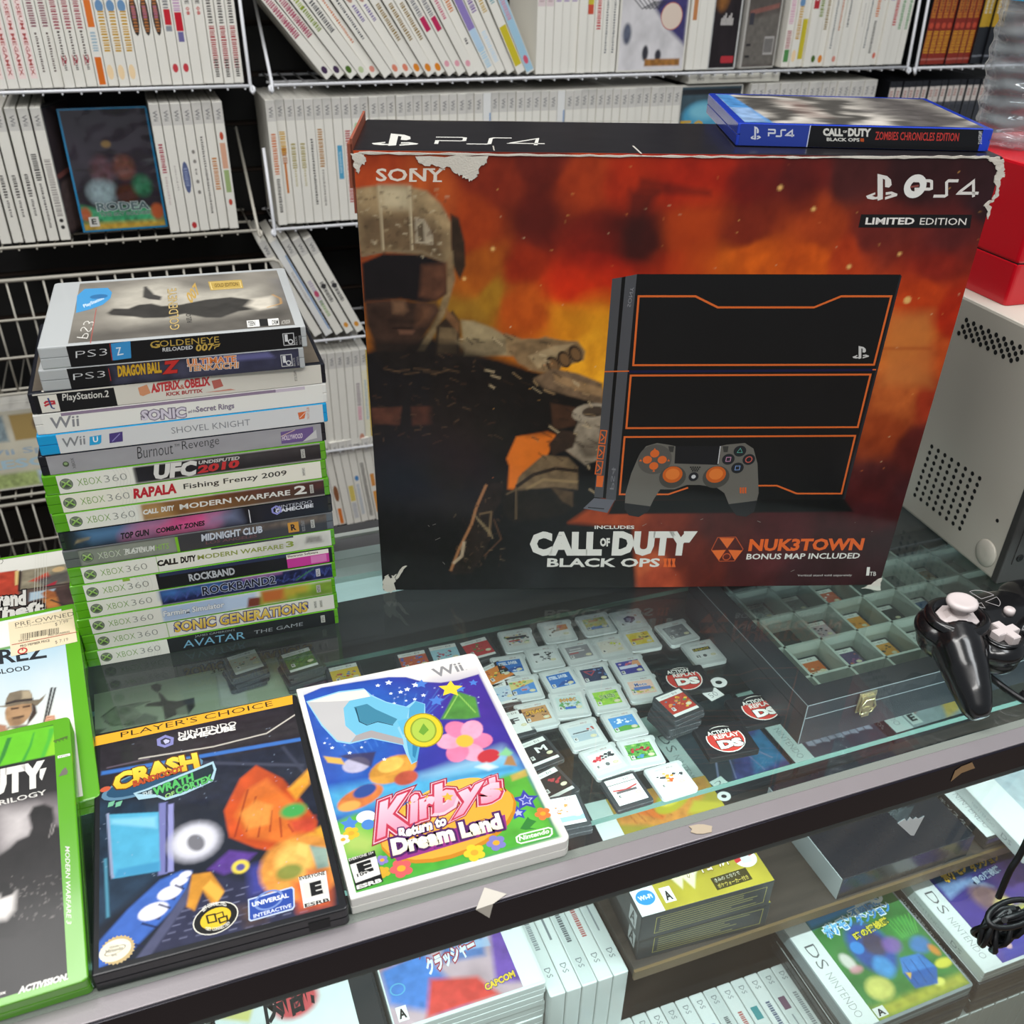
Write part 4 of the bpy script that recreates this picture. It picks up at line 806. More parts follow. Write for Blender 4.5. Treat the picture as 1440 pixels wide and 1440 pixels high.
a.text('Vertical stand sold separately', z3(868, 1300)[0], z3(1088, 1299)[0], z3(868, 1289)[0], '#c9c4c0', 0); a.text('1', z3(1146, 1294)[0], z3(1158, 1294)[0], z3(1150, 1260)[0], wh, 0); a.text('TB', z3(1160, 1295)[0], z3(1186, 1295)[0], z3(1161, 1279)[0], wh, 0)
# SONY with slab serifs
a.text('SONY', z1(146, 345)[0], z1(432, 346)[0], z1(146, 290)[0], '#e2d6c8', .02)
for x0, x1, y in ((292, 320, 293), (286, 318, 343), (345, 372, 293), (366, 396, 293), (412, 438, 293), (386, 424, 344)): a.poly(z1(x0, y - 3, x1, y - 3, x1, y + 4, x0, y + 4), '#e2d6c8')
ps_logo(a, (1217, 281.5), (46, 0), (0, -37), '#e0dcd6'); ps4_type(a, (1288, 277), (88, 0), (0, -24), '#e0dcd6', 1.9)
a.ell((1287, 262), 7.6, 7.6, '#e6e5e0', inner=.42); a.line([(1280, 263), (1292, 261)], 1.2, '#8a4a44')
a.poly([(1211, 301.4), (1367, 302), (1364, 321), (1207, 320)], '#161314'); a.text('LIMITED', (1216.5, 315.7), (1285, 315.7), (1218, 306), '#e8e4de', .03); a.text('EDITION', (1293, 316), (1358, 316.5), (1294.5, 306.3), '#e2ddd6', .005)
# scratches
for k in range(14):
    x, y = rs.uniform(540, 1250), rs.uniform(700, 815); a.line([(x, y), (x + rs.uniform(-5, 8), y + rs.uniform(-4, 4))], .4, '#8a8680')
a.cv *= .84
a.build('front_print', bx, print_mat('box_print', 0.36, 0.3, 0.2))
a = Art(BOXM, TOP((1, 1, BH + 0.05)), BW - 2, BD - 2, '#1b191c', lay=0.03)
ps_logo(a, z1(122, 192)[0], (68, 2), (4, -17), wh); ps4_type(a, z1(400, 187)[0], (152, 2), (3, -10), wh, 2.6)
a.line(z1(140, 82, 380, 90, 900, 92, 1400, 90), 1.2, '#8a8475')
a.line(z1(640, 195, 645, 215), .8, '#bdb6aa'); a.line([(890, 205), (902, 216)], 1.2, '#c8c2b8')
a.build('top_print', bx, print_mat('box_print', 0.36, 0.3, 0.2))
# torn paper: ragged white board fibres with real thickness
def ragged(pts, k=5, amp=1.6, seed=1):
    r = random.Random(seed); out = []
    for (x1, y1), (x2, y2) in zip(pts, pts[1:] + pts[:1]):
        for i in range(k):
            t = i / k; out.append((x1 + (x2 - x1) * t + r.uniform(-amp, amp), y1 + (y2 - y1) * t + r.uniform(-amp, amp)))
    return out
paper = mat('#cfc9bd', 0.85, name='torn_board', bump=0.3)
fa = Art(BOXM, FRONT((0, 0, 0)), BW, BH)
def torn(pts_px, name='torn_paper', th=0.5, amp=1.0, seed=1, k=5):
    P = ragged(fa.LL(pts_px), k, amp, seed); bm = bmesh.new(); f = bm.faces.new([bm.verts.new((x, -0.5 - th, y)) for x, y in P]); bm.normal_update()
    if f.normal.y > 0: f.normal_flip()
    ex = bmesh.ops.extrude_face_region(bm, geom=[f]); 
    for v in ex['geom']:
        if isinstance(v, bmesh.types.BMVert): v.co.y += th + 0.2
    for v in bm.verts: v.co.y += rs.uniform(-.15, .1)
    bmesh.ops.triangulate(bm, faces=bm.faces[:]); bmesh.ops.recalc_face_normals(bm, faces=bm.faces[:]); bm.verts.index_update()
    m = MB().add([v.co[:] for v in bm.verts], [tuple(v.index for v in q.verts) for q in bm.faces]); bm.free(); return m.build(name, paper, CARTON)
torn(z1(315, 240, 615, 235, 612, 262, 585, 285, 570, 320, 548, 348, 520, 330, 500, 318, 455, 290, 400, 276, 350, 280, 328, 265), seed=3, amp=.9)
torn([(494, 214), (512, 216), (514, 228), (506, 232), (504, 244), (498, 232)], seed=4); torn([(538, 817), (545, 806), (548, 812), (556, 808), (555, 816), (552, 824), (556, 830), (548, 833), (540, 830)], seed=5, amp=1.2)
torn([(556, 811), (566, 797), (572, 795), (566, 802), (558, 815)], seed=6, amp=.5, k=3); torn([(1212, 826), (1226, 821), (1239, 811), (1238, 829)], seed=7, amp=.9)
torn([(1386, 220), (1404, 220), (1412, 226), (1411, 236), (1412, 246), (1405, 256), (1404, 275), (1396, 282), (1388, 290), (1384, 288), (1396, 278), (1399, 266), (1397, 252), (1402, 240), (1398, 230), (1390, 225)], seed=8, amp=.8)
torn([(505, 213), (700, 216), (900, 218), (1100, 220), (1300, 219), (1390, 219), (1390, 222), (1250, 222.5), (1100, 222), (900, 220.5), (700, 218.5), (505, 216)], seed=9, amp=.35, k=14)
torn([(1383, 287), (1394, 290), (1391, 300), (1388.5, 308), (1387, 308), (1388, 297)], seed=10, amp=.4, k=3)
b = MB(); b.box(-3.5, -0.2, 2, 60, BH - 24, BH + 3).box(-1.6, 0, 2, 110, BH - 40, BH + 6); b.build('corner_flap', mat('#8f4a34', 0.6, name='frayed_flap'), CARTON)
# ------------------------------------------------------------------ blue case on top of the carton
CBM = TM((145.8, 706.4, BH + 0.4), -0.005)
t = Th('game_case', CBM, 'translucent blue game case lying on top of the large carton', 'game case')
case_shell(171, 135, 14, spine='y0').build('case_shell', mat('#1f3fb8', 0.18, name='blue_plastic', coat=0.5), t)
za = zq(1040, 0, 3.4275)
a = Art(CBM, FRONT((2, -.1, .4)), 167, 13.2, '#131316'); a.mode = 'mm'; a.poly([(0, 0), (46, 0), (46, 13.2), (0, 13.2)], '#2b409a'); a.poly([(46, 0), (46.7, 0), (46.7, 13.2), (46, 13.2)], '#c5cbe0'); a.poly([(162, 0), (167, 0), (167, 13.2), (162, 13.2)], '#2440c0'); a.mode = 'px'
ps_logo(a, za(52, 672)[0], (15, 1), (0, -19), '#d5d8e2'); ps4_type(a, za(140, 657)[0], (36, 1), (0, -10), '#d5d8e2', 1.0)
a.text('CALL', za(402, 655)[0], za(498, 658)[0], za(402, 617)[0], wh, .06); a.text('DUTY', za(522, 658)[0], za(632, 660)[0], za(524, 618)[0], wh, .06); a.text('OF', za(498, 640)[0], za(518, 641)[0], za(498, 628)[0], wh, .04); a.text('BLACK OPS', za(420, 680)[0], za(578, 683)[0], za(420, 663)[0], wh, .03)
for k in range(3): a.poly(za(583 + k * 6, 667, 587 + k * 6, 667, 587 + k * 6, 683, 583 + k * 6, 683), '#d9602a')
a.text('ZOMBIES CHRONICLES EDITION', za(652, 674)[0], za(1054, 681)[0], za(656, 634)[0], '#c23a34', .015); a.text('2102696', za(1150, 695)[0], za(1152, 632)[0], za(1168, 695)[0], '#c9c9c9', .02)
a.build('spine_sheet', t)
a = Art(CBM, TOP((5, 4, 14.08)), 161, 125, '#2a4a9a', res=1.4, mode='uv')
a.fill(lambda u, v: np.array(lin('#a59f96')) * (0.18 + 1.5 * (0.5 + 0.5 * np.sin(26 * (u * .8 + .5 * fbm(u * 3, v * 4, 61)) + 14 * (v - .4) ** 2)) ** 1.6 * (.3 + fbm(u * 7, v * 9, 62)))[..., None])
a.pp([(.75, 0), (1, 0), (1, 1), (.7, 1), (.6, .5)], '#55504e', 12, .8, .5); a.pp([(0, 0), (.12, 0), (.07, 1), (0, 1)], '#4a86c0', 1, 1, .5); a.pp([(0, .02), (.1, .02), (.09, .5), (0, .5)], '#8fa8c8', 2, .8, .5); a.pp([(.3, .2), (.4, .2), (.38, .8), (.26, .8)], '#7a5a52', 6, .5, .4)
a.build('cover_sheet', t)
# ------------------------------------------------------------------ the tall stack of cases on the counter
SU = np.array([math.cos(.337), math.sin(.337), 0]); SV = np.array([-SU[1], SU[0], 0]); S0 = np.array([-315.5, 556.6, 0])
green_pl = mat('#579f16', 0.22, name='green_plastic', coat=0.4); grey_pl = mat('#5c5e60', 0.25, name='smoke_plastic', coat=0.4); navy_pl = mat('#14161f', 0.25, name='dark_plastic', coat=0.4)
cyan_pl = mat('#1597cf', 0.25, name='cyan_plastic', coat=0.3); frosty = frost_mat('frosted_plastic', '#c3c6c6', 0.22, 0.18); wii_pl = mat('#e2e0d9', 0.3, name='white_case_plastic', coat=0.2)
q5, q6 = zq(0, 360, 2.769), zq(0, 600, 2.769)
ST = 14.4
def stack_case(i, s, shell, label, L=190, rot=0.0, name='game_case'):
    p = S0 + SU * s + SV * (11 * i / 16 + (0.3 if i % 2 else 0)) + np.array([0, 0, i * ST])
    m = TM(p, .337 + rot); t = Th(name, m, label, 'game case', 'stack of game cases')
    case_shell(L, 135 if L == 190 else 134, ST - 0.12, spine='y0').build('case_shell', shell, t)
    return t, m
def x360(a, name='white'):
    """white end with the ball mark and the grey-green lettering"""
    m0 = a.mode; a.mode = 'mm'; h = a.h
    g = '#4a6b1e'
    a.ell((5.3, h / 2), 4.2, 4.2, '#5a6157'); a.ell((5.3, h / 2), 3.7, 3.7, '#77806e'); a.ell((5.3, h / 2 - .6), 2.7, 2.4, '#4d5747')
    a.line([(2.6, h / 2 + 2.6), (5.3, h / 2 + .4), (8, h / 2 + 2.6)], .9, '#a9c77c'); a.line([(2.4, h / 2 - 2.2), (5.3, h / 2 + .6), (8.2, h / 2 - 2.2)], 1.1, '#8fb85c')
    a.text('XBOX', (12.2, h / 2 - 2.6), (27.6, h / 2 - 2.6), (12.2, h / 2 + 2.7), '#6f9a33', -.012); a.text('360', (29.4, h / 2 - 2.6), (44.0, h / 2 - 2.6), (29.4, h / 2 + 2.7), '#85867f', -.016)
    a.mode = m0
W3 = '#e3e1d6'
MID = iter([q6(408, 902, 1269, 750), q6(415, 848, 1285, 690), q6(402, 785, 1273, 638), q6(368, 718, 1257, 582), q6(360, 643, 1210, 505), q6(357, 575, 1252, 437), q6(300, 502, 1218, 375), q6(290, 432, 1140, 316),
            q6(286, 370, 1214, 238), q6(247, 295, 1190, 176), q6(237, 220, 1188, 106), q5(238, 817, 1160, 711), q5(290, 738, 1190, 642), q5(258, 666, 1190, 560), q5(340, 572, 1150, 482), q5(350, 479, 1085, 418), q5(355, 388, 1097, 326)])
def sheet(t, m, x0, x1, base, res=None, h=None):
    a = Art(m, FRONT((x0, -.1, .3)), x1 - x0, (h or ST) - .8, base, res=res); a.centre(next(MID)); return a
def band(a, x0, x1, col, y0=0, y1=None):
    m0 = a.mode; a.mode = 'mm'; a.poly([(x0, y0), (x1, y0), (x1, y1 or a.h), (x0, y1 or a.h)], col); a.mode = m0
def tagbox(a, x, w=3.2, c='#b9b8b0', hh=7):
    m0 = a.mode; a.mode = 'mm'; a.poly([(x, a.h / 2 - hh / 2), (x + w, a.h / 2 - hh / 2), (x + w, a.h / 2 + hh / 2), (x, a.h / 2 + hh / 2)], c)
    a.text('NTSC', (x + w - .6, a.h / 2 - hh / 2 + .7), (x + w - .6, a.h / 2 + hh / 2 - .7), (x + .6, a.h / 2 - hh / 2 + .7), '#3a3a38', .02, res=1); a.mode = m0
def rings(a, x0, x1, col='#d2d0c6'):
    m0 = a.mode; a.mode = 'mm'
    for k in range(5): a.line([(x0 + k * 2.2 + 3 * (1 - (j / 5 - .5) ** 2 * 4) * .5, a.h * j / 5) for j in range(6)], .25, col)
    a.mode = m0
# bottom to top
t, m = stack_case(0, -1.4, green_pl, 'bottom green case of the tall stack, black spine with pale blue lettering')
a = sheet(t, m, 9, 187, '#15161a'); band(a, 0, 50, W3); rings(a, 34, 50); x360(a)
a.text('JAMES CAMERON\'S', q6(760, 826)[0], q6(915, 800)[0], q6(760, 816)[0], '#8f9498', 0); a.text('AVATAR', q6(715, 866)[0], q6(955, 828)[0], q6(714, 838)[0], '#6fa3bd', .0); a.text('THE GAME', q6(990, 812)[0], q6(1180, 778)[0], q6(990, 798)[0], '#8e9296', 0); tagbox(a, 167); a.build('spine_sheet', t)
t, m = stack_case(1, -0.5, green_pl, 'second case from the stack bottom, white spine with gold blue-edged capitals')
a = sheet(t, m, 9, 187, W3); band(a, 51, 51.5, '#8fae6a'); x360(a); a.text('SONIC GENERATIONS', q6(684, 815)[0], q6(1200, 728)[0], q6(680, 775)[0], '#d8ad2c', .04, [(.06, '#3a3c86')], grad='#e8d27a'); tagbox(a, 162, 2.4, '#c8c7bc'); tagbox(a, 166.5, 2.4, '#c8c7bc'); a.build('spine_sheet', t)
t, m = stack_case(2, -1.0, green_pl, 'third case from the stack bottom, spine fading from sky blue to orange and green')
a = sheet(t, m, 9, 187, W3, res=1.2); a.mode = 'mm'; a.pp([(50.5, 0), (100, 0), (100, 13), (50.5, 13)], '#a9bcd8'); a.pp([(96, 0), (120, 0), (120, 13), (96, 13)], '#b9cbe2', 2); a.pp([(112, 0), (124, 0), (124, 8), (114, 9)], '#7a3a2c', 1); a.pp([(122, 0), (182, 0), (182, 13), (124, 13)], '#86a83a', 1.5, 1, .5, .1); a.pp([(124, 2), (142, 2), (142, 13), (124, 13)], '#c06a34', 2); a.pp([(140, 4), (160, 3), (160, 13), (142, 13)], '#c9a83c', 3, .8); a.pp([(150, 0), (178, 0), (178, 6), (150, 6)], '#6f8f34', 2, .8, .4); a.mode = 'px'
x360(a); a.text('Farming Simulator', q6(640, 760)[0], q6(876, 722)[0], q6(638, 732)[0], '#e2e4e6', .03, [(.03, '#5a6270')]); tagbox(a, 166); a.build('spine_sheet', t)
t, m = stack_case(3, 0.7, green_pl, 'fourth case from the stack bottom, dark blue swirled spine with black outlined lettering')
a = sheet(t, m, 9, 187, W3, res=1.0); a.mode = 'mm'; a.pp([(50, 0), (179, 0), (179, 13), (50, 13)], '#1d2350', 0, 1, 1.2, .3); a.pp([(50, 6), (100, 8), (90, 13), (50, 13)], '#3f6fb0', 3, .8, .5); a.pp([(110, 10), (140, 11), (140, 13), (110, 13)], '#a06aa0', 1, .8)
for k in range(16): a.pl([(52 + k * 8, 3), (56 + k * 8, 8 + 3 * math.sin(k)), (60 + k * 8, 4), (62 + k * 8, 10)], .5, '#4a58a0', .3)
a.pl([(150, 3), (158, 8), (164, 11)], .6, '#4a8f4a', .3); a.mode = 'px'
x360(a); a.text('ROCKBAND2', q6(792, 668)[0], q6(1076, 625)[0], q6(788, 636)[0], '#1a1c2a', .02, [(.05, '#a9b0c8')]); tagbox(a, 165.5, 3.2, '#c9c8cf'); a.build('spine_sheet', t)
t, m = stack_case(4, 1.0, green_pl, 'fifth case from the stack bottom, black spine with silver lettering and magenta sticker')
a = sheet(t, m, 9, 187, W3); band(a, 50, 179, '#17181c'); band(a, 52, 148, '#2a3350', 10.6); band(a, 27, 32, '#8fb040', 11.6); rings(a, 36, 50); x360(a); a.text('ROCKBAND', q6(738, 600)[0], q6(916, 572)[0], q6(732, 572)[0], '#b9bcc0', .03, [(.03, '#4a4c50')])
RSP = a.build('spine_sheet', t)
a = Art(m, FRONT((153.5, -.34, .9)), 32, 12.0, '#e9e2d6', mode='mm'); a.poly([(0, 0), (32, 0), (32, 8.2), (0, 8.2)], '#c63a94'); a.poly([(18, 1), (30, 1), (30, 7.6), (18, 7.6)], '#d87ab4'); a.text('Electronic Software', (1, 9.4), (24, 9.4), (1, 11.5), '#5a4a44', .02); a.build('price_sticker', RSP, label='magenta and white sticker')
t, m = stack_case(5, 2.6, green_pl, 'sixth case from the stack bottom, pale grey spine with black and green titles')
a = sheet(t, m, 9, 187, W3, res=1.5); a.mode = 'mm'; a.pp([(120, 0), (179, 0), (179, 13), (130, 13)], '#c4c2b8', 8, 1, .15, .2); a.pp([(158, 5), (172, 4), (170, 10), (160, 11)], '#6f6a64', 1, .7, .9, .6); a.mode = 'px'; band(a, 51, 51.4, '#8fae6a'); band(a, 90, 150, '#3a3d42', 12.1); x360(a)
a.text('CALL', q6(612, 545)[0], q6(694, 533)[0], q6(610, 521)[0], '#1b1b1b', .06); a.text('DUTY', q6(704, 532)[0], q6(764, 523)[0], q6(702, 507)[0], '#1b1b1b', .06); a.text('MODERN WARFARE', q6(770, 518)[0], q6(1104, 473)[0], q6(768, 500)[0], '#8f9a4a', .02); a.text('3', q6(1114, 470)[0], q6(1145, 466)[0], q6(1112, 447)[0], '#8a9a40', .03); a.build('spine_sheet', t)
t, m = stack_case(6, 2.7, grey_pl, 'seventh case from the stack bottom, smoky grey plastic with dark grey spine')
a = sheet(t, m, 10, 185, '#3a3a3c', res=1.5); a.mode = 'mm'; a.pp([(0, 0), (66, 0), (66, 13), (0, 13)], '#85897e', 0, 1, .15); a.pp([(90, 9), (176, 8), (176, 13), (90, 13)], '#7a6a5a', 2, .7, .9, .2); a.mode = 'px'; x360(a)
a.mode = 'mm'; a.text('XBOX', (12.2, 3.9), (27.6, 3.9), (12.2, 9.2), '#c5c6bc', -.01); a.text('360', (29.4, 3.9), (44, 3.9), (29.4, 9.2), '#c5c6bc', -.01); a.poly([(65.5, 0), (67.5, 0), (67.5, 12.6), (65.5, 12.6)], '#7ab82c'); a.mode = 'px'
a.text('PLATINUM', q6(486, 487)[0], q6(600, 474)[0], q6(485, 466)[0], '#d5d6ce', .03); a.text('HITS', q6(604, 473)[0], q6(656, 466)[0], q6(603, 451)[0], '#8fc04a', 0)
a.text('MIDNIGHT CLUB', q6(784, 440)[0], q6(1022, 408)[0], q6(782, 412)[0], '#c5cad2', .04, [(.03, '#2c3a5c')]); a.text('LOS ANGELES', q6(800, 452)[0], q6(1000, 425)[0], q6(800, 440)[0], '#6a4a4e', .02)
a.mode = 'mm'; a.poly([(146, 2), (154, 2), (154, 10.6), (146, 10.6)], '#c98f34'); a.text('R', (148, 3.6), (152, 3.6), (148, 9), '#2a2018', .04); a.text('ROCK STEADY', (158.5, 1.6), (158.5, 11), (156, 1.6), '#8f8f90', .02); a.mode = 'px'; tagbox(a, 163, 2.8); a.build('spine_sheet', t)
t, m = stack_case(7, 3.2, navy_pl, 'eighth case from the stack bottom, black case with blue and pink spine')
a = sheet(t, m, 3, 187, '#16171d', res=1.2); a.mode = 'mm'; a.pp([(8, 0), (60, 0), (60, 13), (8, 13)], '#33465f', 6, 1, .4); a.pp([(18, 5), (64, 7), (70, 13), (12, 13)], '#5a86b0', 5, .8); a.pp([(40, 4), (100, 2), (108, 13), (50, 13)], '#c06a90', 8, 1, .4, .1); a.pp([(64, 5), (104, 6), (104, 13), (76, 13)], '#d84a88', 5, .9, .3); a.pp([(96, 4), (120, 3), (118, 13), (98, 13)], '#7f88a8', 5, .7); a.pp([(126, 0), (184, 0), (184, 13), (126, 13)], '#17181e', 1)
a.pp([(6, 4), (16, 6), (17, 8), (8, 7)], '#9a8a6a', .6, .8, .6); a.poly([(126, 0.4), (126.7, 0.4), (126.7, 11), (126, 12)], '#d5d6da'); a.mode = 'px'
a.text('TOP GUN', q6(468, 430)[0], q6(578, 414)[0], q6(467, 405)[0], '#15161a', .04); a.text('COMBAT ZONES', q6(606, 408)[0], q6(796, 377)[0], q6(605, 388)[0], '#15161a', .04)
a.text('NINTENDO', q6(1072, 316)[0], q6(1214, 293)[0], q6(1072, 304)[0], '#b9bac0', 0); a.text('GAMECUBE', q6(1072, 332)[0], q6(1220, 309)[0], q6(1071, 317)[0], '#d5d6da', .04); a.mode = 'mm'
a.line([(143, 6.4), (146, 4.6), (149, 6.4), (149, 9.6), (146, 11.2), (143, 9.6), (143, 6.4)], 1.3, '#8f8fd0'); a.line([(146, 6.5), (146, 8.4), (147.6, 9.2)], .9, '#c5c5e4'); a.mode = 'px'; a.build('spine_sheet', t)
t, m = stack_case(8, 2.6, green_pl, 'ninth case from the stack bottom, bronze-brown spine with white capitals')
a = sheet(t, m, 9, 186, W3, res=1.5); a.mode = 'mm'; a.pp([(49, 0), (178, 0), (178, 13), (49, 13)], '#8a6034', 0, 1, .4, .08, col2='#2a1f1e', dirn=[(60, 0), (170, 0)]); a.pp([(49, 0), (70, 0), (60, 13), (49, 13)], '#b08a54', 4, .8); a.pp([(100, 8), (178, 7), (178, 13), (100, 13)], '#5a2c20', 3, .7, .6); a.mode = 'px'; x360(a); rings(a, 36, 49)
a.text('CALL', q6(556, 342)[0], q6(616, 333)[0], q6(556, 322)[0], wh, .06); a.text('DUTY', q6(628, 331)[0], q6(678, 324)[0], q6(627, 310)[0], wh, .06); a.text('MODERN WARFARE', q6(700, 321)[0], q6(1130, 262)[0], q6(698, 300)[0], wh, .025); a.text('2', q6(1146, 262)[0], q6(1194, 256)[0], q6(1144, 228)[0], wh, .03); tagbox(a, 166.5, 2.6); a.build('spine_sheet', t)
t, m = stack_case(9, 1.8, green_pl, 'tenth case from the stack bottom, cream spine with red and black titles')
a = sheet(t, m, 9, 186, '#e6e2d2'); x360(a); rings(a, 38, 52); a.text('RAPALA', q6(520, 278)[0], q6(688, 256)[0], q6(518, 238)[0], '#b8202c', .045); a.text('Fishing Frenzy 2009', q6(716, 248)[0], q6(1117, 196)[0], q6(713, 221)[0], '#35342f', .012); tagbox(a, 163, 2.6, '#d5d2c4'); a.build('spine_sheet', t)
t, m = stack_case(10, 2.8, green_pl, 'eleventh case from the stack bottom, black spine with white and red block titles')
a = sheet(t, m, 9, 186, W3, res=1.5); a.mode = 'mm'; a.pp([(49, 0), (178, 0), (178, 13), (49, 13)], '#1e1d20', 0, 1, .5, .06); a.pp([(100, 7), (178, 9), (178, 13), (90, 13)], '#4a4446', 4, .7, .5); a.mode = 'px'; x360(a); rings(a, 36, 49)
a.text('UFC', q6(596, 205)[0], q6(762, 188)[0], q6(600, 145)[0], '#d8d5cf', .06); a.text('UNDISPUTED', q6(772, 146)[0], q6(932, 128)[0], q6(774, 132)[0], '#c9c6c0', .03); a.text('2010', q6(768, 182)[0], q6(930, 158)[0], q6(772, 150)[0], '#c03234', .05); tagbox(a, 163, 2.8); a.build('spine_sheet', t)
t, m = stack_case(11, 4.0, navy_pl, 'twelfth case from the stack bottom, black plastic with plain grey spine')
a = sheet(t, m, 5, 187, '#9c9a9c', res=1.5); a.mode = 'mm'; a.fill(lambda u, v: np.array(lin('#9d9b9e')) * (0.9 + .2 * fbm(u * 12, v * 2, 5))[..., None]); a.ell((11, 6.6), 2.0, 2.0, '#4a5540'); a.ell((11, 6.9), 1.2, 1.0, '#8aa070'); a.text('XBOX', (16.6, 2.6), (16.6, 10.6), (14.6, 2.6), '#5c5c5c', 0); a.mode = 'px'
a.text('Burnout', q5(538, 798)[0], q5(676, 779)[0], q5(535, 752)[0], '#2b2b2d', -.01); a.text('Revenge', q5(712, 774)[0], q5(856, 753)[0], q5(709, 731)[0], '#2b2b2d', -.01); a.text('TM', q5(680, 752)[0], q5(700, 750)[0], q5(680, 742)[0], '#2b2b2d', 0)
a.poly(q5(1094, 698, 1220, 678, 1222, 706, 1190, 734, 1098, 744), '#6b5588'); a.line(q5(1096, 715, 1150, 690), .5, '#d8b8a0'); a.text('HOLLYWOOD', q5(1100, 732)[0], q5(1180, 722)[0], q5(1100, 712)[0], '#d5c5d0', .03); a.poly(q5(1180, 736, 1232, 690, 1236, 722), '#c4c2c0'); a.build('spine_sheet', t)
t, m = stack_case(12, 6.6, cyan_pl, 'thirteenth case from the stack bottom, bright blue plastic with silver-white spine')
a = sheet(t, m, 12, 187, '#d3d3d2'); a.text('Wii', q5(246, 758)[0], q5(336, 745)[0], q5(243, 722)[0], '#808285', .01); a.poly(q5(352, 716, 398, 709, 398, 738, 390, 745, 352, 750), '#2a9ed0'); a.text('U', q5(366, 739)[0], q5(386, 736)[0], q5(364, 717)[0], '#e6eef2', .03)
a.poly(q5(428, 705, 480, 697, 482, 735, 430, 742), '#4a3c78'); a.line(q5(440, 735, 470, 705), .6, '#8f86c0'); a.text('SHOVEL KNIGHT', q5(672, 708)[0], q5(978, 678)[0], q5(669, 684)[0], '#7f8084', -.005); a.poly(q5(1162, 632, 1194, 626, 1188, 654, 1168, 658), '#d0683a'); a.line(q5(1170, 652, 1192, 630), .4, '#f0d8c8'); a.text('YACHT CLUB', q5(1208, 658)[0], q5(1206, 612)[0], q5(1198, 658)[0], '#c98a70', .01); a.build('spine_sheet', t)
t, m = stack_case(13, 7.8, wii_pl, 'fourteenth case from the stack bottom, all white with mauve strip along the top')
a = sheet(t, m, 5, 187, '#e6e4dc'); band(a, 12, 170, '#8f7d92', 11.4); band(a, 150, 170, '#c9bcc8', 11.3); a.text('Wii', q5(202, 692)[0], q5(314, 680)[0], q5(198, 648)[0], '#88888b', .015); a.text('SONIC', q5(556, 660)[0], q5(728, 645)[0], q5(552, 620)[0], '#d3cbd6', .04, [(.06, '#6f6478')]); a.text('and the', q5(736, 630)[0], q5(768, 624)[0], q5(735, 618)[0], '#7a7080', .02); a.text('Secret Rings', q5(768, 632)[0], q5(915, 616)[0], q5(766, 604)[0], '#8a8092', .01, [(.02, '#6f6478')]); a.build('spine_sheet', t)
t, m = stack_case(14, 8.2, navy_pl, 'fifteenth case from the stack bottom, black case with half black half cream spine')
a = sheet(t, m, 3, 187, '#d5d0c4'); a.mode = 'mm'; a.poly([(0, 0), (49, 0), (49, 12.6), (0, 12.6)], '#17171a'); a.poly([(3, 0.4), (14, 0.4), (14, 12.2), (3, 12.2)], '#ddd8cc'); a.line([(5.4, 5), (8, 6), (11.6, 6), (11.6, 7.6), (7, 7.8), (5.6, 6.6)], 1.3, '#b8303c'); a.line([(9.4, 3.2), (8.6, 10.2)], 1.0, '#3a4a7a'); a.line([(9.4, 3.2), (11, 2.6)], .8, '#3a4a7a'); a.mode = 'px'
a.text('PlayStation.2', q5(248, 588)[0], q5(428, 572)[0], q5(246, 553)[0], '#d9d6ce', .01); a.text('ASTERIX', q5(592, 549)[0], q5(706, 532)[0], q5(590, 512)[0], '#c0383c', .05); a.text('OBELIX', q5(722, 532)[0], q5(822, 518)[0], q5(718, 496)[0], '#c0383c', .05); a.text('&', q5(704, 534)[0], q5(722, 531)[0], q5(703, 516)[0], '#b8604a', .02); a.text('KICK BUTTIX', q5(650, 560)[0], q5(792, 545)[0], q5(650, 545)[0], '#a03030', .04)
a.poly(q5(540, 528, 575, 515, 590, 548, 560, 560, 548, 556), '#d0906a'); a.poly(q5(826, 500, 860, 492, 872, 520, 836, 532), '#b8655a'); a.poly(q5(800, 545, 900, 530, 920, 534, 850, 542), '#c98a78'); a.text('SLUS 20966', q5(1150, 500)[0], q5(1144, 460)[0], q5(1160, 498)[0], '#6a665e', .01); a.build('spine_sheet', t)
a = Art(m, TOP((3, 4, ST + .02)), 184, 127, '#5f574c', res=2.5, mode='uv'); a.fill(lambda u, v: np.array(lin('#6b6154')) * (.5 + fbm(u * 6, v * 6, 71))[..., None]); a.pp([(0, 0), (.06, 0), (.06, 1), (0, 1)], '#4a443c', 1, .5, .5); a.mode = 'px'; a.text('PlayStation', q5(158, 528)[0], q5(190, 400)[0], q5(170, 530)[0], '#d5cfc4', .02); a.build('cover_sheet', t)
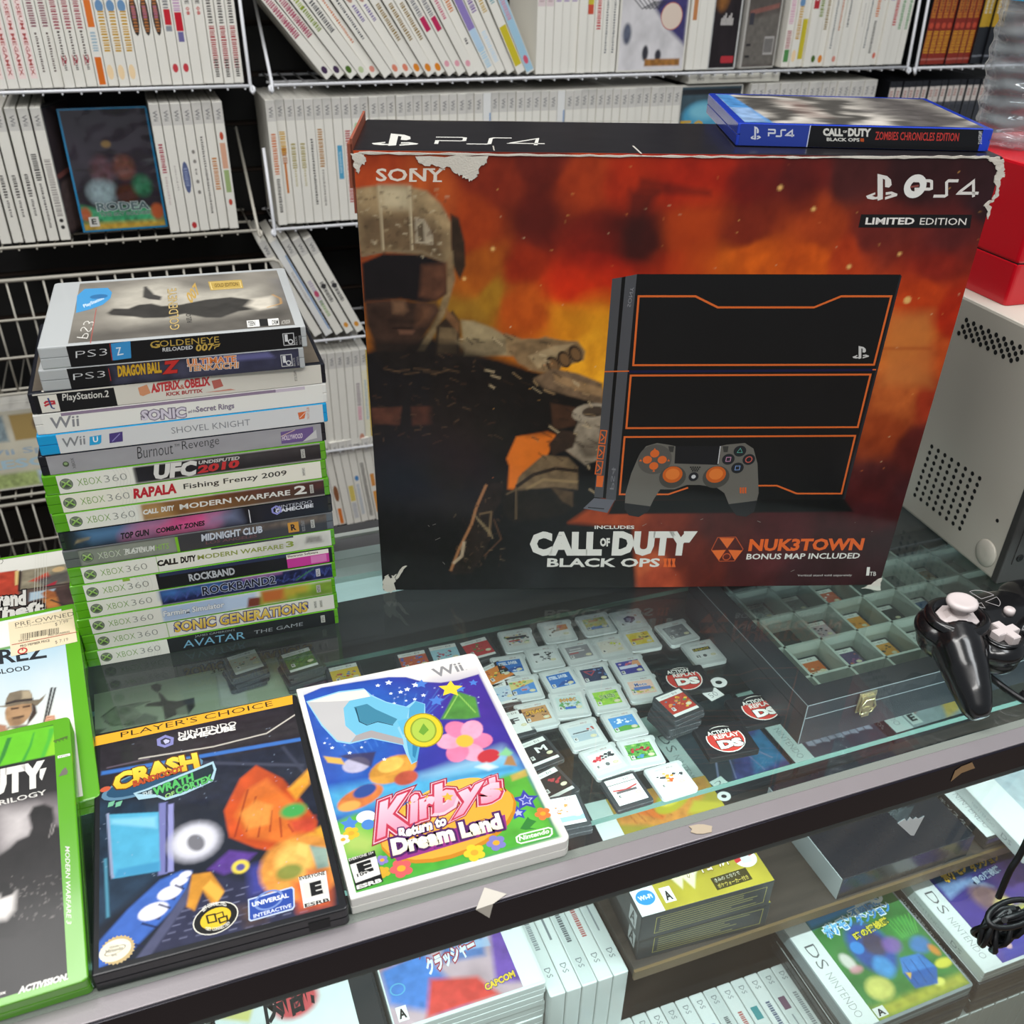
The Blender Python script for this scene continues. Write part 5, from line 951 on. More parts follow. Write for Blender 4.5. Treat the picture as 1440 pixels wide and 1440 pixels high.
for i, s in ((15, 19), (16, 22)):
    t, m = stack_case(i, s - 1, frosty, ['second case from the stack top, frosted clear plastic with dark spine', 'topmost case of the tall stack, frosted clear plastic showing a grey cover'][i - 15], 166.5, -.03)
    a = sheet(t, m, 17, 163, '#141416', res=1.2)
    if i == 15:
        a.mode = 'mm'; a.pp([(26, 0), (148, 0), (148, 13), (26, 13)], '#3b3b4c', 3, 1, .7, .1); a.pp([(94, 0), (148, 0), (148, 13), (110, 13)], '#34354a', 4, .8, .5); a.pp([(80, 9), (130, 9), (126, 13), (84, 13)], '#6a6a9c', 1, .8); a.mode = 'px'
        a.text('PS3', q5(288, 490)[0], q5(412, 478)[0], q5(286, 466)[0], '#d5d5d5', -.02); a.line(q5(424, 445, 434, 494), .4, '#b03030')
        a.text('DRAGON BALL', q5(462, 480)[0], q5(632, 464)[0], q5(458, 436)[0], '#c9a02c', .05, [(.03, '#5a2018')]); a.text('Z', q5(634, 470)[0], q5(696, 464)[0], q5(638, 420)[0], '#c0302c', .06, [(.03, '#5a2018')])
        a.text('ULTIMATE', q5(732, 438)[0], q5(922, 424)[0], q5(730, 412)[0], '#d5793c', .03, [(.04, '#e4dcd0')]); a.text('TENKAICHI', q5(732, 460)[0], q5(930, 448)[0], q5(732, 436)[0], '#cf8a48', .03, [(.04, '#d5dce4')])
    else:
        a.text('PS3', q5(296, 400)[0], q5(418, 388)[0], q5(295, 374)[0], '#d9d9d9', -.02); a.poly(q5(432, 344, 508, 334, 512, 400, 440, 410), '#3b8fc8'); a.line(q5(452, 362, 468, 360, 460, 388, 482, 384), .7, '#dce8f0'); a.line(q5(428, 344, 438, 410), .4, '#b03030')
        a.text('GOLDENEYE', q5(588, 360)[0], q5(854, 340)[0], q5(586, 336)[0], '#b99a48', .0); a.text('G', q5(586, 364)[0], q5(624, 360)[0], q5(584, 336)[0], '#b99a48', 0); a.text('RELOADED', q5(634, 376)[0], q5(752, 366)[0], q5(633, 361)[0], '#c9c9c9', .02); a.text('007', q5(762, 376)[0], q5(832, 370)[0], q5(764, 348)[0], '#c0a04c', .03); a.line(q5(830, 352, 856, 346, 852, 354, 838, 358, 836, 366), .6, '#c0a04c')
    a.mode = 'mm'; x = 134; a.line([(x, 2), (x + 7, 2), (x + 7, 10), (x, 10), (x, 2)], .5, '#c9c9c9'); a.text('1', (x + 1, 4.5), (x + 3, 4.5), (x + 1, 9.4), '#d9d9d9', .04); a.ell((x + 4.6, 4.2), 1.8, 1.8, '#d0d0d0', inner=.6); a.text('BLUS', (x + 9, 1.6), (x + 9, 7.4), (x + 7.6, 1.6), '#9a9a9a', .01); a.text('30735', (x + 11.6, 1.6), (x + 11.6, 8), (x + 10.2, 1.6), '#9a9a9a', .01); a.mode = 'px'
    a.build('spine_sheet', t, label='dark printed spine')
    if i == 16:
        a = Art(m, TOP((18, 4, ST - .04)), 142, 124, '#6b675f', res=.9); a.mode = 'uv'
        a.fill(lambda u, v: np.array(lin('#7d786f')) * (0.55 + .9 * fbm(u * 6 + v * 2, v * 5, 91))[..., None]); a.mode = 'px'
        a.pp(q5(420, 190, 480, 130, 620, 100, 800, 140, 1000, 120, 1000, 200, 940, 230, 700, 260, 480, 280), '#c9c3b4', 10, .6, .3); a.pp(q5(560, 260, 1160, 190, 1180, 300, 280, 340, 300, 300), '#3f3c38', 14, .7, .5)
        a.pp(q5(418, 222, 440, 205, 500, 205, 540, 190, 590, 185, 630, 195, 700, 190, 800, 170, 900, 160, 980, 170, 1040, 170, 1040, 200, 930, 215, 860, 240, 800, 240, 720, 225, 640, 240, 560, 242, 520, 236, 430, 230), '#34322f', 1.5, 1, .5); a.pp(q5(560, 120, 570, 118, 600, 150, 630, 158, 625, 172, 580, 168, 556, 160), '#3a3835', 1, 1, .3)
        a.pp(q5(985, 168, 1060, 155, 1070, 200, 1010, 210, 960, 195), '#d3cbbb', 3, .9, .2); a.pl(q5(1040, 200, 1095, 185, 1092, 165, 1060, 150), 1.2, '#c08f48', .6, .9); a.pp(q5(1060, 90, 1130, 80, 1160, 200, 1130, 190), '#5a5a60', 6, .6, .5)
        a.poly(q5(300, 155, 330, 128, 420, 124, 436, 142, 430, 165, 400, 190, 350, 208, 296, 222), '#3f8fc4'); a.text('PlayStation', q5(330, 205)[0], q5(408, 172)[0], q5(322, 190)[0], '#dfeaf2', .01); a.ell(q5(385, 158)[0], 6, 5, '#2a6a9c')
        a.text('PS3', q5(298, 318)[0], q5(330, 252)[0], q5(340, 322)[0], '#d9d6ce', -.02); a.line(q5(352, 340, 375, 205), .5, '#a85048')
        a.text('GOLDENEYE', q5(700, 285)[0], q5(686, 125)[0], q5(662, 290)[0], '#bfa468', .0, [(.02, '#4a4028')]); a.text('RELOADED', q5(748, 258)[0], q5(736, 185)[0], q5(728, 260)[0], '#3a3835', .02); a.text('007', q5(744, 190)[0], q5(782, 140)[0], q5(722, 150)[0], '#b8964c', .03)
        a.poly(q5(810, 100, 940, 92, 948, 125, 820, 134), '#b5984c'); a.line(q5(818, 104, 934, 98, 940, 122, 826, 130), .5, '#e0cc90', True); a.text('GOLD EDITION', q5(836, 122)[0], q5(928, 116)[0], q5(834, 108)[0], '#6a5424', .02)
        a.poly(q5(960, 252, 1084, 242, 1088, 268, 964, 278), '#e0dfda'); a.text('1', q5(1012, 274)[0], q5(1046, 272)[0], q5(1008, 246)[0], '#1c1c1c', .05); a.text('TEEN', q5(966, 274)[0], q5(994, 271)[0], q5(965, 256)[0], '#2a2a2a', .02); a.text('DRM', q5(1060, 268)[0], q5(1084, 266)[0], q5(1059, 250)[0], '#2a2a2a', .02)
        a.text('ACTIVISION', q5(1096, 268)[0], q5(1130, 262)[0], q5(1095, 252)[0], '#b9b6ae', .01)
        a.build('cover_sheet', t, label='grey cover with a dark lying figure')
# ------------------------------------------------------------------ the two big cases lying in front
zc = zq(0, 900, 2.667)
CM = TM((-213.1, 291.8, 0.3), 0.3446)
t = Th('game_case', CM, 'black case with dark blue cover and yellow top band lying by the front rail', 'game case')
b = case_shell(135, 190, 14, spine='x0'); b.build('case_shell', black_pl, t)
MB().box(112, 124, -.5, 4, 3, 10).build('hinge_slot', mat('#050506', .6, name='shadowed_slot'), t)
a = Art(CM, TOP((3.5, 4, 14.05)), 127, 182, '#1d2433', res=.72)
a.mode = 'uv'; a.fill(lambda u, v: np.array(lin('#1b202b')) * (0.5 + fbm(u * 7, v * 9, 17))[..., None]); a.mode = 'px'
a.pp(zc(350, 395, 1105, 240, 1140, 380, 360, 560), '#262228', 2, 1, .4, .2); a.pl(zc(520, 445, 800, 400, 1000, 350, 1110, 278), .9, '#d9d3c6', .3); a.pl(zc(380, 500, 1140, 370), 3.4, '#3a6cb4', .6); a.pl(zc(400, 480, 560, 445), 1.2, '#7a6a7a', .5, .6)
a.pp(zc(620, 470, 1150, 385, 1200, 640, 640, 610), '#1a2030', 2, 1, .5, .2); a.pl(zc(760, 460, 1140, 470), 2.6, '#3b3f50', 1); a.pl(zc(1060, 400, 1160, 520), 2.2, '#35394a', 1)
a.pp(zc(345, 600, 600, 610, 605, 880, 350, 1090), '#22364a', 3, .8, .7, .1); a.pl(zc(395, 820, 405, 1040), 1.6, '#4a88a0', .6)
a.pl(zc(612, 610, 610, 880), 5, '#6f72a8', .5); a.pl(zc(640, 615, 640, 870), 3.4, '#8a8cc0', .5); a.pl(zc(626, 610, 624, 870), 1.2, '#2c2f52', .3)
a.pp(zc(400, 655, 595, 645, 600, 865, 425, 895), '#4fa3c4', .5, 1, .15); a.pp(zc(415, 672, 585, 662, 588, 705, 418, 690), '#8ccbe0', 1.5, .7); a.pp(zc(440, 860, 600, 830, 600, 866, 428, 892), '#3a86b0', 1, .8); a.pl(zc(404, 650, 420, 880, 424, 893), 1.6, '#8b94b0', .4)
# plain warm shapes stand where the cover's characters were
a.pe(zc(730, 755)[0], 15, 15, '#b9b9c4', 0, 3, .95); a.pe(zc(732, 752)[0], 11, 11, '#e0e0e6', 0, 3, .9); a.pe(zc(735, 760)[0], 5, 7, '#2a2833', .3, 1.2, .8)
a.pp(zc(355, 1150, 480, 1010, 600, 900, 680, 865, 720, 865, 700, 940, 640, 1020, 560, 1100, 470, 1190, 360, 1235), '#3c62b0', 1, 1, .25)
a.pp(zc(520, 1210, 640, 1060, 720, 900, 760, 880, 900, 900, 1250, 990, 1250, 1010, 900, 1100, 520, 1190), '#2b2d45', 2, 1, .3); a.pp(zc(510, 1195, 560, 1190, 770, 890, 735, 880, 650, 1010), '#4a4d68', .8, 1, .2)
for k, (x, y, w) in enumerate(((575, 1017, 46), (636, 948, 38), (672, 905, 28), (695, 880, 20))):
    a.pp([zc(x - w, y + w * .5)[0], zc(x - w * .3, y - w * .55)[0], zc(x + w, y - w * .5)[0], zc(x + w * .5, y + w * .7)[0]], '#22264a', .5); a.pe(zc(x, y)[0], w * .18, w * .12, '#dfdff0', .2, .6)
for k in range(4): a.pl(zc(470 + 62 * k, 1135 - 72 * k, 540 + 50 * k, 1150 - 72 * k), 1.2, '#1a1d3a', .3)
for r_ in range(7):
    for k in range(9): a.pl(zc(610 + k * 62 + r_ * 18, 1130 - k * 10 - r_ * 28, 640 + k * 62 + r_ * 18, 1122 - k * 10 - r_ * 28), .55, '#7f82a0', .25, .8)
a.pp(zc(700, 1000, 720, 880, 790, 870, 840, 940, 800, 1000, 760, 940, 730, 1015), '#c98a30', .8, 1, .35); a.pp(zc(760, 930, 790, 900, 840, 945, 815, 985), '#e0a844', .8)
a.pp(zc(840, 640, 900, 520, 960, 470, 1060, 520, 1130, 600, 1190, 680, 1180, 760, 1060, 800, 960, 780, 860, 740), '#b8481c', 1, 1, .5, .08); a.pp(zc(880, 660, 930, 560, 1000, 520, 1100, 610, 1150, 720, 1050, 760, 930, 740), '#cf6a28', 2, 1, .4, .1); [a.pl(zc(880 + 44 * k, 740 - 20 * (k % 2), 930 + 30 * k, 560 + 26 * k), 1.2, '#8a2f18', .4, .8) for k in range(6)]; a.pp(zc(900, 650, 960, 600, 1020, 620, 1010, 690, 930, 710), '#e09040', 1.5, .8, .4); a.pp(zc(1080, 560, 1170, 470, 1160, 540, 1110, 600), '#d9932c', 1.5, 1, .3); a.pp(zc(1040, 820, 1160, 720, 1220, 690, 1250, 860, 1180, 880), '#d39a2e', 1.5, 1, .3)
a.pp(zc(780, 860, 860, 790, 960, 800, 900, 860, 840, 880), '#5a3a8c', 1.5, .9, .4); a.pp(zc(930, 850, 1030, 820, 1040, 930, 940, 960), '#3c3f8c', 3, .9, .4); a.pe(zc(902, 850)[0], 5, 5, '#d9c44c', 0, .8); a.pe(zc(902, 852)[0], 2.6, 2.6, '#54508c', 0, .6)
a.pe(zc(1130, 850)[0], 24, 24, '#d08a3c', 0, 2, 1, .5); a.pe(zc(1105, 825)[0], 11, 12, '#e8b45c', 0, 2.5, .9, .3); a.pp(zc(1160, 770, 1230, 780, 1235, 850, 1190, 860), '#5f9a98', 1, .8, .4); a.pp(zc(1120, 760, 1160, 770, 1150, 820, 1110, 800), '#c9c46a', 1, .7); a.pp(zc(1150, 860, 1230, 860, 1210, 920, 1140, 910), '#b8643c', 1.5, .8, .4); a.pe(zc(1085, 870)[0], 8, 6, '#4f7a34', 0, 2, .8); a.pe(zc(1100, 640)[0], 8, 6, '#3f9a4c', 0, 2); a.pp(zc(1085, 680, 1180, 660, 1180, 720, 1100, 720), '#b8402c', 2, .9, .4)
a.pp(zc(1100, 910, 1240, 880, 1245, 1000, 1120, 1020), '#c5582c', 3, .9, .4); a.pp(zc(890, 1000, 1010, 980, 1000, 1060, 920, 1080), '#4a3a34', 3, .8, .8, .2)
for k in range(70): a.pe((rs.uniform(135, 480), rs.uniform(1010, 1250)), .3, None, '#9fb0c8', 0, .3, .7)
a.mode = 'px'; a.poly(zc(357, 362, 1096, 207, 1098, 240, 357, 398), '#e3a52c'); a.text("PLAYER'S CHOICE", zc(453, 366)[0], zc(1024, 246)[0], zc(452, 346)[0], '#2b2414', -.005)
a.text('NINTENDO', zc(670, 362)[0], zc(888, 319)[0], zc(668, 346)[0], '#d5d2cc', .02); a.text('GAMECUBE', zc(667, 382)[0], zc(884, 338)[0], zc(666, 362)[0], '#e0ddd6', .06)
a.poly(zc(588, 372, 620, 356, 652, 366, 650, 392, 618, 404, 590, 396), '#7f7fb4'); a.poly(zc(602, 376, 620, 366, 640, 372, 638, 386, 618, 394, 604, 390), '#2b2a3c'); a.poly(zc(612, 378, 622, 372, 636, 376, 634, 384, 620, 390), '#b9b8d8')
# title cloud
a.ell(zc(575, 520)[0], 32, 11, '#5a7f98', .22); a.ell(zc(575, 518)[0], 29, 9.4, '#254a66', .22); a.ell(zc(395, 560)[0], 3.2, 2.2, '#c0583c', .2)
a.text('CRASH', zc(428, 574)[0], zc(752, 482)[0], zc(420, 510)[0], '#dba626', .06, [(.05, '#5a3414')], grad='#f0d048', arc=.14); a.text('BANDICOOT', zc(500, 553)[0], zc(690, 492)[0], zc(498, 530)[0], '#b04a24', .05, [(.03, '#3a1a10')])
a.poly(zc(500, 575, 545, 560, 800, 455, 812, 485, 800, 530, 690, 580, 620, 602, 590, 590, 520, 600), '#9fc0cc'); a.poly(zc(512, 578, 560, 562, 796, 466, 802, 490, 790, 522, 690, 570, 620, 592, 590, 580), '#1c2c34')
a.text('THE', zc(536, 588)[0], zc(572, 577)[0], zc(534, 574)[0], '#b9c8c8', .03); a.text('WRATH', zc(576, 588)[0], zc(728, 528)[0], zc(572, 556)[0], '#4fae5c', .05, [(.03, '#16301c')]); a.text('OF', zc(620, 596)[0], zc(656, 582)[0], zc(618, 580)[0], '#8fbf6a', .03); a.text('CORTEX', zc(662, 582)[0], zc(800, 528)[0], zc(656, 556)[0], '#58b060', .05, [(.03, '#16301c')])
for x in (418, 446): a.poly(zc(x - 10, 610, x + 14, 602, x + 6, 622, x - 14, 628), '#6fae8c')
# badges
a.ell(zc(809, 1043)[0], 12.4, 10.2, '#e0ddd0', .25); a.ell(zc(809, 1043)[0], 11.8, 9.6, '#191818', .25); a.ell(zc(809, 1043)[0], 8.4, 6.6, '#dfb92c', .25)
a.text('GET CONNECTED', zc(762, 1022)[0], zc(852, 1000)[0], zc(756, 1008)[0], '#e8e5da', .02, arc=.9); a.text('GET CONNECTED', zc(772, 1088)[0], zc(862, 1066)[0], zc(770, 1076)[0], '#e8e5da', .02, arc=-.9)
a.line(zc(775, 1035, 805, 1028, 812, 1055, 782, 1062), 1.0, '#26220f', True); a.line(zc(820, 1045, 850, 1035, 854, 1052, 826, 1062), 1.0, '#26220f', True); a.line(zc(805, 1030, 835, 1020, 840, 1040), .7, '#26220f')
a.poly(zc(930, 972, 1095, 925, 1104, 933, 1106, 1000, 1098, 1012, 940, 1056, 932, 1050), '#b9c6dc'); a.poly(zc(935, 976, 1092, 931, 1098, 936, 1101, 998, 1094, 1007, 943, 1050, 937, 1046), '#2c4a9c')
a.ell(zc(1008, 975)[0], 8.4, 6.4, '#6f88c0', .25, inner=.82); a.text('UNIVERSAL', zc(946, 1002)[0], zc(1084, 965)[0], zc(944, 985)[0], '#e4e8f0', .03); a.text('INTERACTIVE', zc(952, 1044)[0], zc(1094, 1002)[0], zc(950, 1030)[0], '#d5dcea', .02)
a.poly(zc(1120, 890, 1222, 866, 1238, 978, 1140, 1006), '#dedcd4'); a.text('EVERYONE', zc(1124, 902)[0], zc(1220, 880)[0], zc(1122, 888)[0], '#1c1c1c', .03); a.poly(zc(1134, 914, 1218, 894, 1226, 950, 1144, 970), '#d0cec8'); a.text('E', zc(1168, 962)[0], zc(1212, 950)[0], zc(1160, 912)[0], '#161616', .07); a.text('ESRB', zc(1144, 1004)[0], zc(1236, 980)[0], zc(1142, 990)[0], '#1c1c1c', .03)
a.star(zc(440, 1162)[0], 9.2, '#c0a878', 0, .9, 26); a.ell(zc(432, 1164)[0], 8.2, 6.8, '#e4ddc6', .2); a.ell(zc(432, 1164)[0], 5.6, 2.2, '#8a8478', .25, inner=.9); a.text('Nintendo', zc(398, 1176)[0], zc(462, 1160)[0], zc(396, 1164)[0], '#57524a', .01); a.text('OFFICIAL', zc(410, 1158)[0], zc(446, 1150)[0], zc(409, 1151)[0], '#57524a', .01); a.text('SEAL', zc(418, 1188)[0], zc(440, 1182)[0], zc(417, 1180)[0], '#57524a', .01)
for k in range(9): a.line(zc(404 + k * 9, 1126 + 6 * abs(k - 4) ** 1.2 * .4, 410 + k * 9, 1140), 1.0, '#e8e4d4')
a.build('cover_sheet', t, print_mat('glossy_cover', 0.3, 0.5, 0.05))
zk = zq(400, 880, 3.274)
KM = TM((-85.9, 343.0, 0.3), 0.3538)
t = Th('game_case', KM, 'white case with blue starry cover and pink lettering lying by the front rail', 'game case')
case_shell(135, 190, 14, spine='x0', r=5).build('case_shell', wii_pl, t)
a = Art(KM, TOP((4, 3.5, 14.05)), 127, 183, '#e6e3dc', res=.72)
a.pp(zk(75, 325, 170, 285, 330, 258, 480, 236, 560, 236, 640, 258, 720, 262, 800, 250, 895, 222, 1265, 970, 310, 1245), '#2a3fa0', .4, 1, .2, .06, col2='#3a2f8c', dirn=zk(300, 400, 900, 350))
a.pp(zk(80, 330, 400, 260, 640, 300, 500, 700, 220, 800), '#2b62b4', 14, .7, .3); a.pp(zk(700, 260, 895, 225, 1000, 420, 800, 500), '#4a2f8c', 14, .7, .2)
a.pp(zk(220, 870, 190, 760, 420, 720, 650, 690, 1030, 590, 1090, 640, 1130, 730, 600, 800, 300, 860), '#4fa8d0', 6, .95, .25); a.pp(zk(700, 700, 1050, 640, 1060, 665, 720, 720), '#3a8ab8', 1.5, .8); a.pp(zk(640, 690, 1000, 560, 1050, 620, 700, 690), '#9fd0e0', 6, .7)
a.pp(zk(225, 910, 330, 865, 520, 870, 700, 840, 1010, 690, 1110, 665, 1265, 970, 310, 1245), '#55a83a', 2, 1, .3, .08); a.pp(zk(300, 1120, 280, 1040, 480, 1020, 700, 1060, 1240, 940, 1262, 972, 312, 1240), '#3f9a34', 6, .7, .3); a.pp(zk(240, 980, 330, 930, 450, 980, 400, 1060, 280, 1050), '#b9c86a', 6, .7); a.pp(zk(280, 1230, 300, 1100, 340, 1235), '#4c9a3c', 2)
for k in range(14): a.pl(zk(330 + 25 * k, 620 - 16 * k, 140 + 52 * k, 420 - 12 * k), .6, '#4f86d0', .5, .5)
for k in range(60): a.pe(zk(rs.uniform(130, 900), rs.uniform(250, 560))[0], .5, None, '#c5d0f0', 0, .4, .8)
for x, y, r in ((480, 262, 7), (605, 272, 8), (565, 293, 6), (535, 305, 5), (490, 312, 4), (505, 358, 4), (600, 338, 4), (640, 320, 5), (430, 275, 5), (460, 615, 4), (300, 585, 4), (220, 562, 4), (185, 540, 3), (560, 345, 3), (355, 560, 3)): a.star(zk(x, y)[0], r * .42, '#d8e2f4', .3, .5)
for x, y, r in ((630, 268, 11), (700, 345, 13), (810, 290, 9), (870, 262, 8)): a.star(zk(x, y)[0], r * .45, '#4a78c8', .3, .5)
# big sword
a.poly(zk(100, 348, 250, 302, 365, 288, 400, 318, 470, 350, 560, 372, 600, 345, 648, 360, 650, 470, 620, 560, 610, 625, 585, 638, 560, 590, 545, 550, 400, 520, 300, 545, 240, 535, 170, 460), '#8ac0dc')
a.poly(zk(106, 352, 250, 308, 372, 294, 398, 330, 300, 345, 272, 380, 280, 460, 330, 505, 300, 538, 244, 528, 176, 456), '#b9b8b8'); a.poly(zk(106, 352, 250, 308, 372, 294, 398, 330, 300, 345, 200, 350), '#d8d5cf'); a.poly(zk(330, 505, 400, 480, 545, 520, 550, 548, 400, 515, 305, 538), '#a09a9a')
a.poly(zk(272, 380, 300, 345, 400, 325, 470, 355, 575, 378, 560, 440, 520, 470, 545, 520, 400, 482, 330, 503, 282, 460), '#6cb4d0'); a.poly(zk(320, 375, 380, 360, 420, 385, 520, 430, 500, 455, 430, 440, 380, 455, 345, 440), '#3f7f98'); a.line(zk(328, 378, 345, 442, 380, 458, 430, 442, 500, 458), .7, '#1d3a4c')
a.poly(zk(575, 378, 605, 348, 645, 362, 640, 440, 570, 450), '#4f9cc0'); a.poly(zk(560, 520, 600, 540, 625, 545, 612, 620, 588, 632, 572, 590), '#4f9cc0'); a.poly(zk(590, 540, 615, 550, 602, 610, 590, 600), '#2f7aa0'); a.poly(zk(520, 440, 590, 420, 600, 520, 545, 500), '#5fb0d0')
a.ell(zk(640, 480)[0], 13.5, 17, '#9a8a28', -.15); a.ell(zk(640, 480)[0], 12.5, 16, '#d5c02c', -.15); a.ell(zk(640, 480)[0], 9, 12.4, '#8a9a30', -.15); a.ell(zk(640, 480)[0], 7.8, 11.2, '#a8c04a', -.15); a.poly(zk(640, 450, 665, 480, 640, 505, 618, 490), '#6a9a34')
# plain pink blossom and soft shapes where the cover's characters were
for k in range(6): a.pe((zk(830, 530)[0][0] + 20 * math.cos(k * 1.047), zk(830, 530)[0][1] + 18 * math.sin(k * 1.047)), 9.5, 7.5, ['#e07a9e', '#ea9cb6'][k % 2], -k * 1.047, .6, 1, .2)
a.pe(zk(830, 530)[0], 6, 6, '#e0b040', 0, .6); a.pp(zk(720, 430, 790, 300, 880, 330, 900, 420, 840, 430), '#4f8a34', .8, .95, .3); a.pl(zk(735, 425, 800, 315, 880, 400), .8, '#8fc05a', .3); a.pe(zk(940, 600)[0], 8, 6, '#b8323c', .2, .6)
a.star(zk(765, 290)[0], 9.2, '#e0c93c', .3, .5)
a.pe(zk(500, 660)[0], 17, 11, '#c98f3c', .3, .8, 1, .5); a.pe(zk(490, 640)[0], 9, 6, '#e0b858', .3, .8, 1, .3); a.pe(zk(560, 700)[0], 8, 6, '#b0503c', .2, .8, 1, .3); a.pe(zk(350, 790)[0], 16, 8, '#c9743c', .3, .8, 1, .4); a.pe(zk(370, 760)[0], 8, 5, '#2f4a8c', .3, .8); a.pe(zk(300, 830)[0], 7, 4, '#d9a050', 0, .8); a.pe(zk(330, 640)[0], 9, 7, '#b4b0c8', 0, .8, 1, .3); a.pp(zk(180, 600, 260, 610, 280, 640, 200, 630), '#d0a850', .6); a.pp(zk(250, 600, 300, 590, 420, 580, 400, 650), '#3a3450', .8, .9)
a.pp(zk(1010, 640, 1030, 590, 1050, 600, 1070, 645), '#a07a50', .8); a.pp(zk(985, 595, 1020, 560, 1050, 585, 1035, 600), '#7fc08a', 1); a.pp(zk(880, 650, 930, 630, 980, 650, 940, 665), '#cfe0e4', 1.5); a.pp(zk(1040, 690, 1110, 660, 1120, 690, 1050, 715), '#b5a050', 1, 1, .3)
def flower(x, y, r, c, cc, n=5):
    for k in range(n):
        cx, cy = zk(x, y)[0]; a.ell((cx + r * 1.25 * math.cos(k * 6.283 / n + .4), cy + r * 1.05 * math.sin(k * 6.283 / n + .4)), r * .42, r * .38, c)
    a.ell(zk(x, y)[0], r * .34, r * .3, cc)
a.star(zk(1110, 803)[0], 9, '#3a3f9c', .2, .5); a.star(zk(1112, 803)[0], 5, '#b0b4dc', .2, .5); a.star(zk(1112, 803)[0], 3.6, '#3f4aa8', .2, .5); a.star(zk(1076, 862)[0], 6, '#3a46a8', .2, .5); a.star(zk(1077, 862)[0], 3, '#b0b8e0', .2, .5)
a.poly(zk(1085, 935, 1120, 880, 1130, 890, 1160, 900, 1130, 930, 1160, 935, 1110, 940), '#2f7a34'); a.star(zk(300, 912)[0], 6, '#4a80c4', .2, .55); a.ell(zk(375, 880)[0], 6, 5, '#dfe6ea'); a.ell(zk(385, 915)[0], 4, 4, '#4a80c4')
# oval and title
a.ell(zk(760, 900)[0], 45, 27, '#c07f20', .18); a.ell(zk(755, 890)[0], 44, 26, '#e2a23a', .18); a.ell(zk(750, 800)[0], 30, 13, '#e8b04c', .2)
for x, y, r, c in ((538, 1118, 7.4, '#cf5a5a'), (875, 1045, 7, '#e0c030'), (975, 1000, 6.4, '#7a78b8'), (308, 955, 5.4, '#d8b430'), (270, 985, 4.4, '#dde0d0'), (1190, 865, 5.4, '#d9783c'), (455, 1135, 4.6, '#c8a02c'), (450, 1080, 4, '#8078b8')): flower(x, y, r, c, '#d9a030')
K = [('K', 430, 975, 550, 935, -200, ), ('i', 575, 925, 605, 905, -120), ('r', 620, 905, 690, 880, -100), ('b', 690, 880, 780, 850, -155), ('y', 775, 880, 880, 850, -100), ("'", 880, 740, 905, 735, -40), ('s', 905, 840, 1000, 800, -95)]
KK = [('K', (425, 985), (575, 925), (440, 815)), ('i', (575, 915), (615, 900), (580, 785)), ('r', (622, 895), (700, 872), (620, 800)), ('b', (690, 872), (795, 838), (690, 735)), ('y', (775, 890), (900, 830), (800, 770)), ("'", (945, 745), (975, 735), (940, 705)), ('s', (905, 830), (1000, 795), (900, 745))]
for off, c in ((.17, '#8f2438'), (.12, '#e8b8c4'), (.085, '#b5344c'), (None, None)):
    for ch, p0, p1, tp in KK:
        if off: a.text(ch, zk(*p0)[0], zk(*p1)[0], zk(*tp)[0], c, .05, only=off * .62)
        else: a.text(ch, zk(*p0)[0], zk(*p1)[0], zk(*tp)[0], '#e48fa6', .05, grad='#f4c0cc')
a.star(zk(752, 790)[0], 4, '#e0a83c', .2, .5)
a.poly(zk(480, 1030, 500, 1010, 1015, 870, 1025, 935, 520, 1085), '#8a2f7c')
a.text('Return to', zk(528, 985)[0], zk(748, 920)[0], zk(524, 935)[0], '#f0ece4', .05, [(.1, '#4a1f5a')]); a.text('Dream Land', zk(500, 1062)[0], zk(1008, 935)[0], zk(486, 985)[0], '#efe2c0', .06, [(.11, '#4a1f5a')], grad='#f8f4ea')
a.line([zk(*p)[0] for p in ((1085, 962), (1215, 930), (1230, 935), (1232, 958), (1220, 970), (1090, 1002), (1072, 996), (1068, 975))], 1.0, '#e8ebe0', True); a.text('Nintendo', zk(1082, 992)[0], zk(1220, 955)[0], zk(1080, 970)[0], '#e8ebe0', .03)
a.poly(zk(292, 1076, 415, 1035, 455, 1178, 332, 1222), '#151515'); a.poly(zk(302, 1102, 422, 1062, 442, 1145, 328, 1186), '#e0ded8'); a.text('E', zk(345, 1150)[0], zk(412, 1128)[0], zk(330, 1098)[0], '#141414', .07); a.text('10+', zk(336, 1160)[0], zk(388, 1143)[0], zk(332, 1144)[0], '#141414', .04, [(.07, '#e8e6e0')]); a.text('EVERYONE 10+', zk(298, 1086)[0], zk(412, 1050)[0], zk(295, 1074)[0], '#e8e6e0', .01); a.text('ESRB', zk(335, 1216)[0], zk(450, 1180)[0], zk(331, 1198)[0], '#e8e6e0', .04)
a.text('Wii', zk(694, 240)[0], zk(828, 205)[0], zk(674, 200)[0], '#8a898b', .02); a.text('TM', zk(834, 206)[0], zk(842, 204)[0], zk(833, 202)[0], '#8a898b', 0)
a.build('cover_sheet', t, print_mat('glossy_cover', 0.3, 0.5, 0.05))
# ------------------------------------------------------------------ three green cases overlapping at the left edge
def tilted(br, ang, tilt, w=135):
    u = np.array([math.cos(ang), math.sin(ang), 0]); p = np.array(br) - u * w
    return TM(p, ang) @ Matrix.Rotation(tilt, 4, 'X')
zl, zl2, zl3, zl4 = zq(0, 760, 4.5), zq(0, 740, 9), zq(0, 940, 9), zq(0, 1120, 4.5)
tl_ = math.atan(.108)
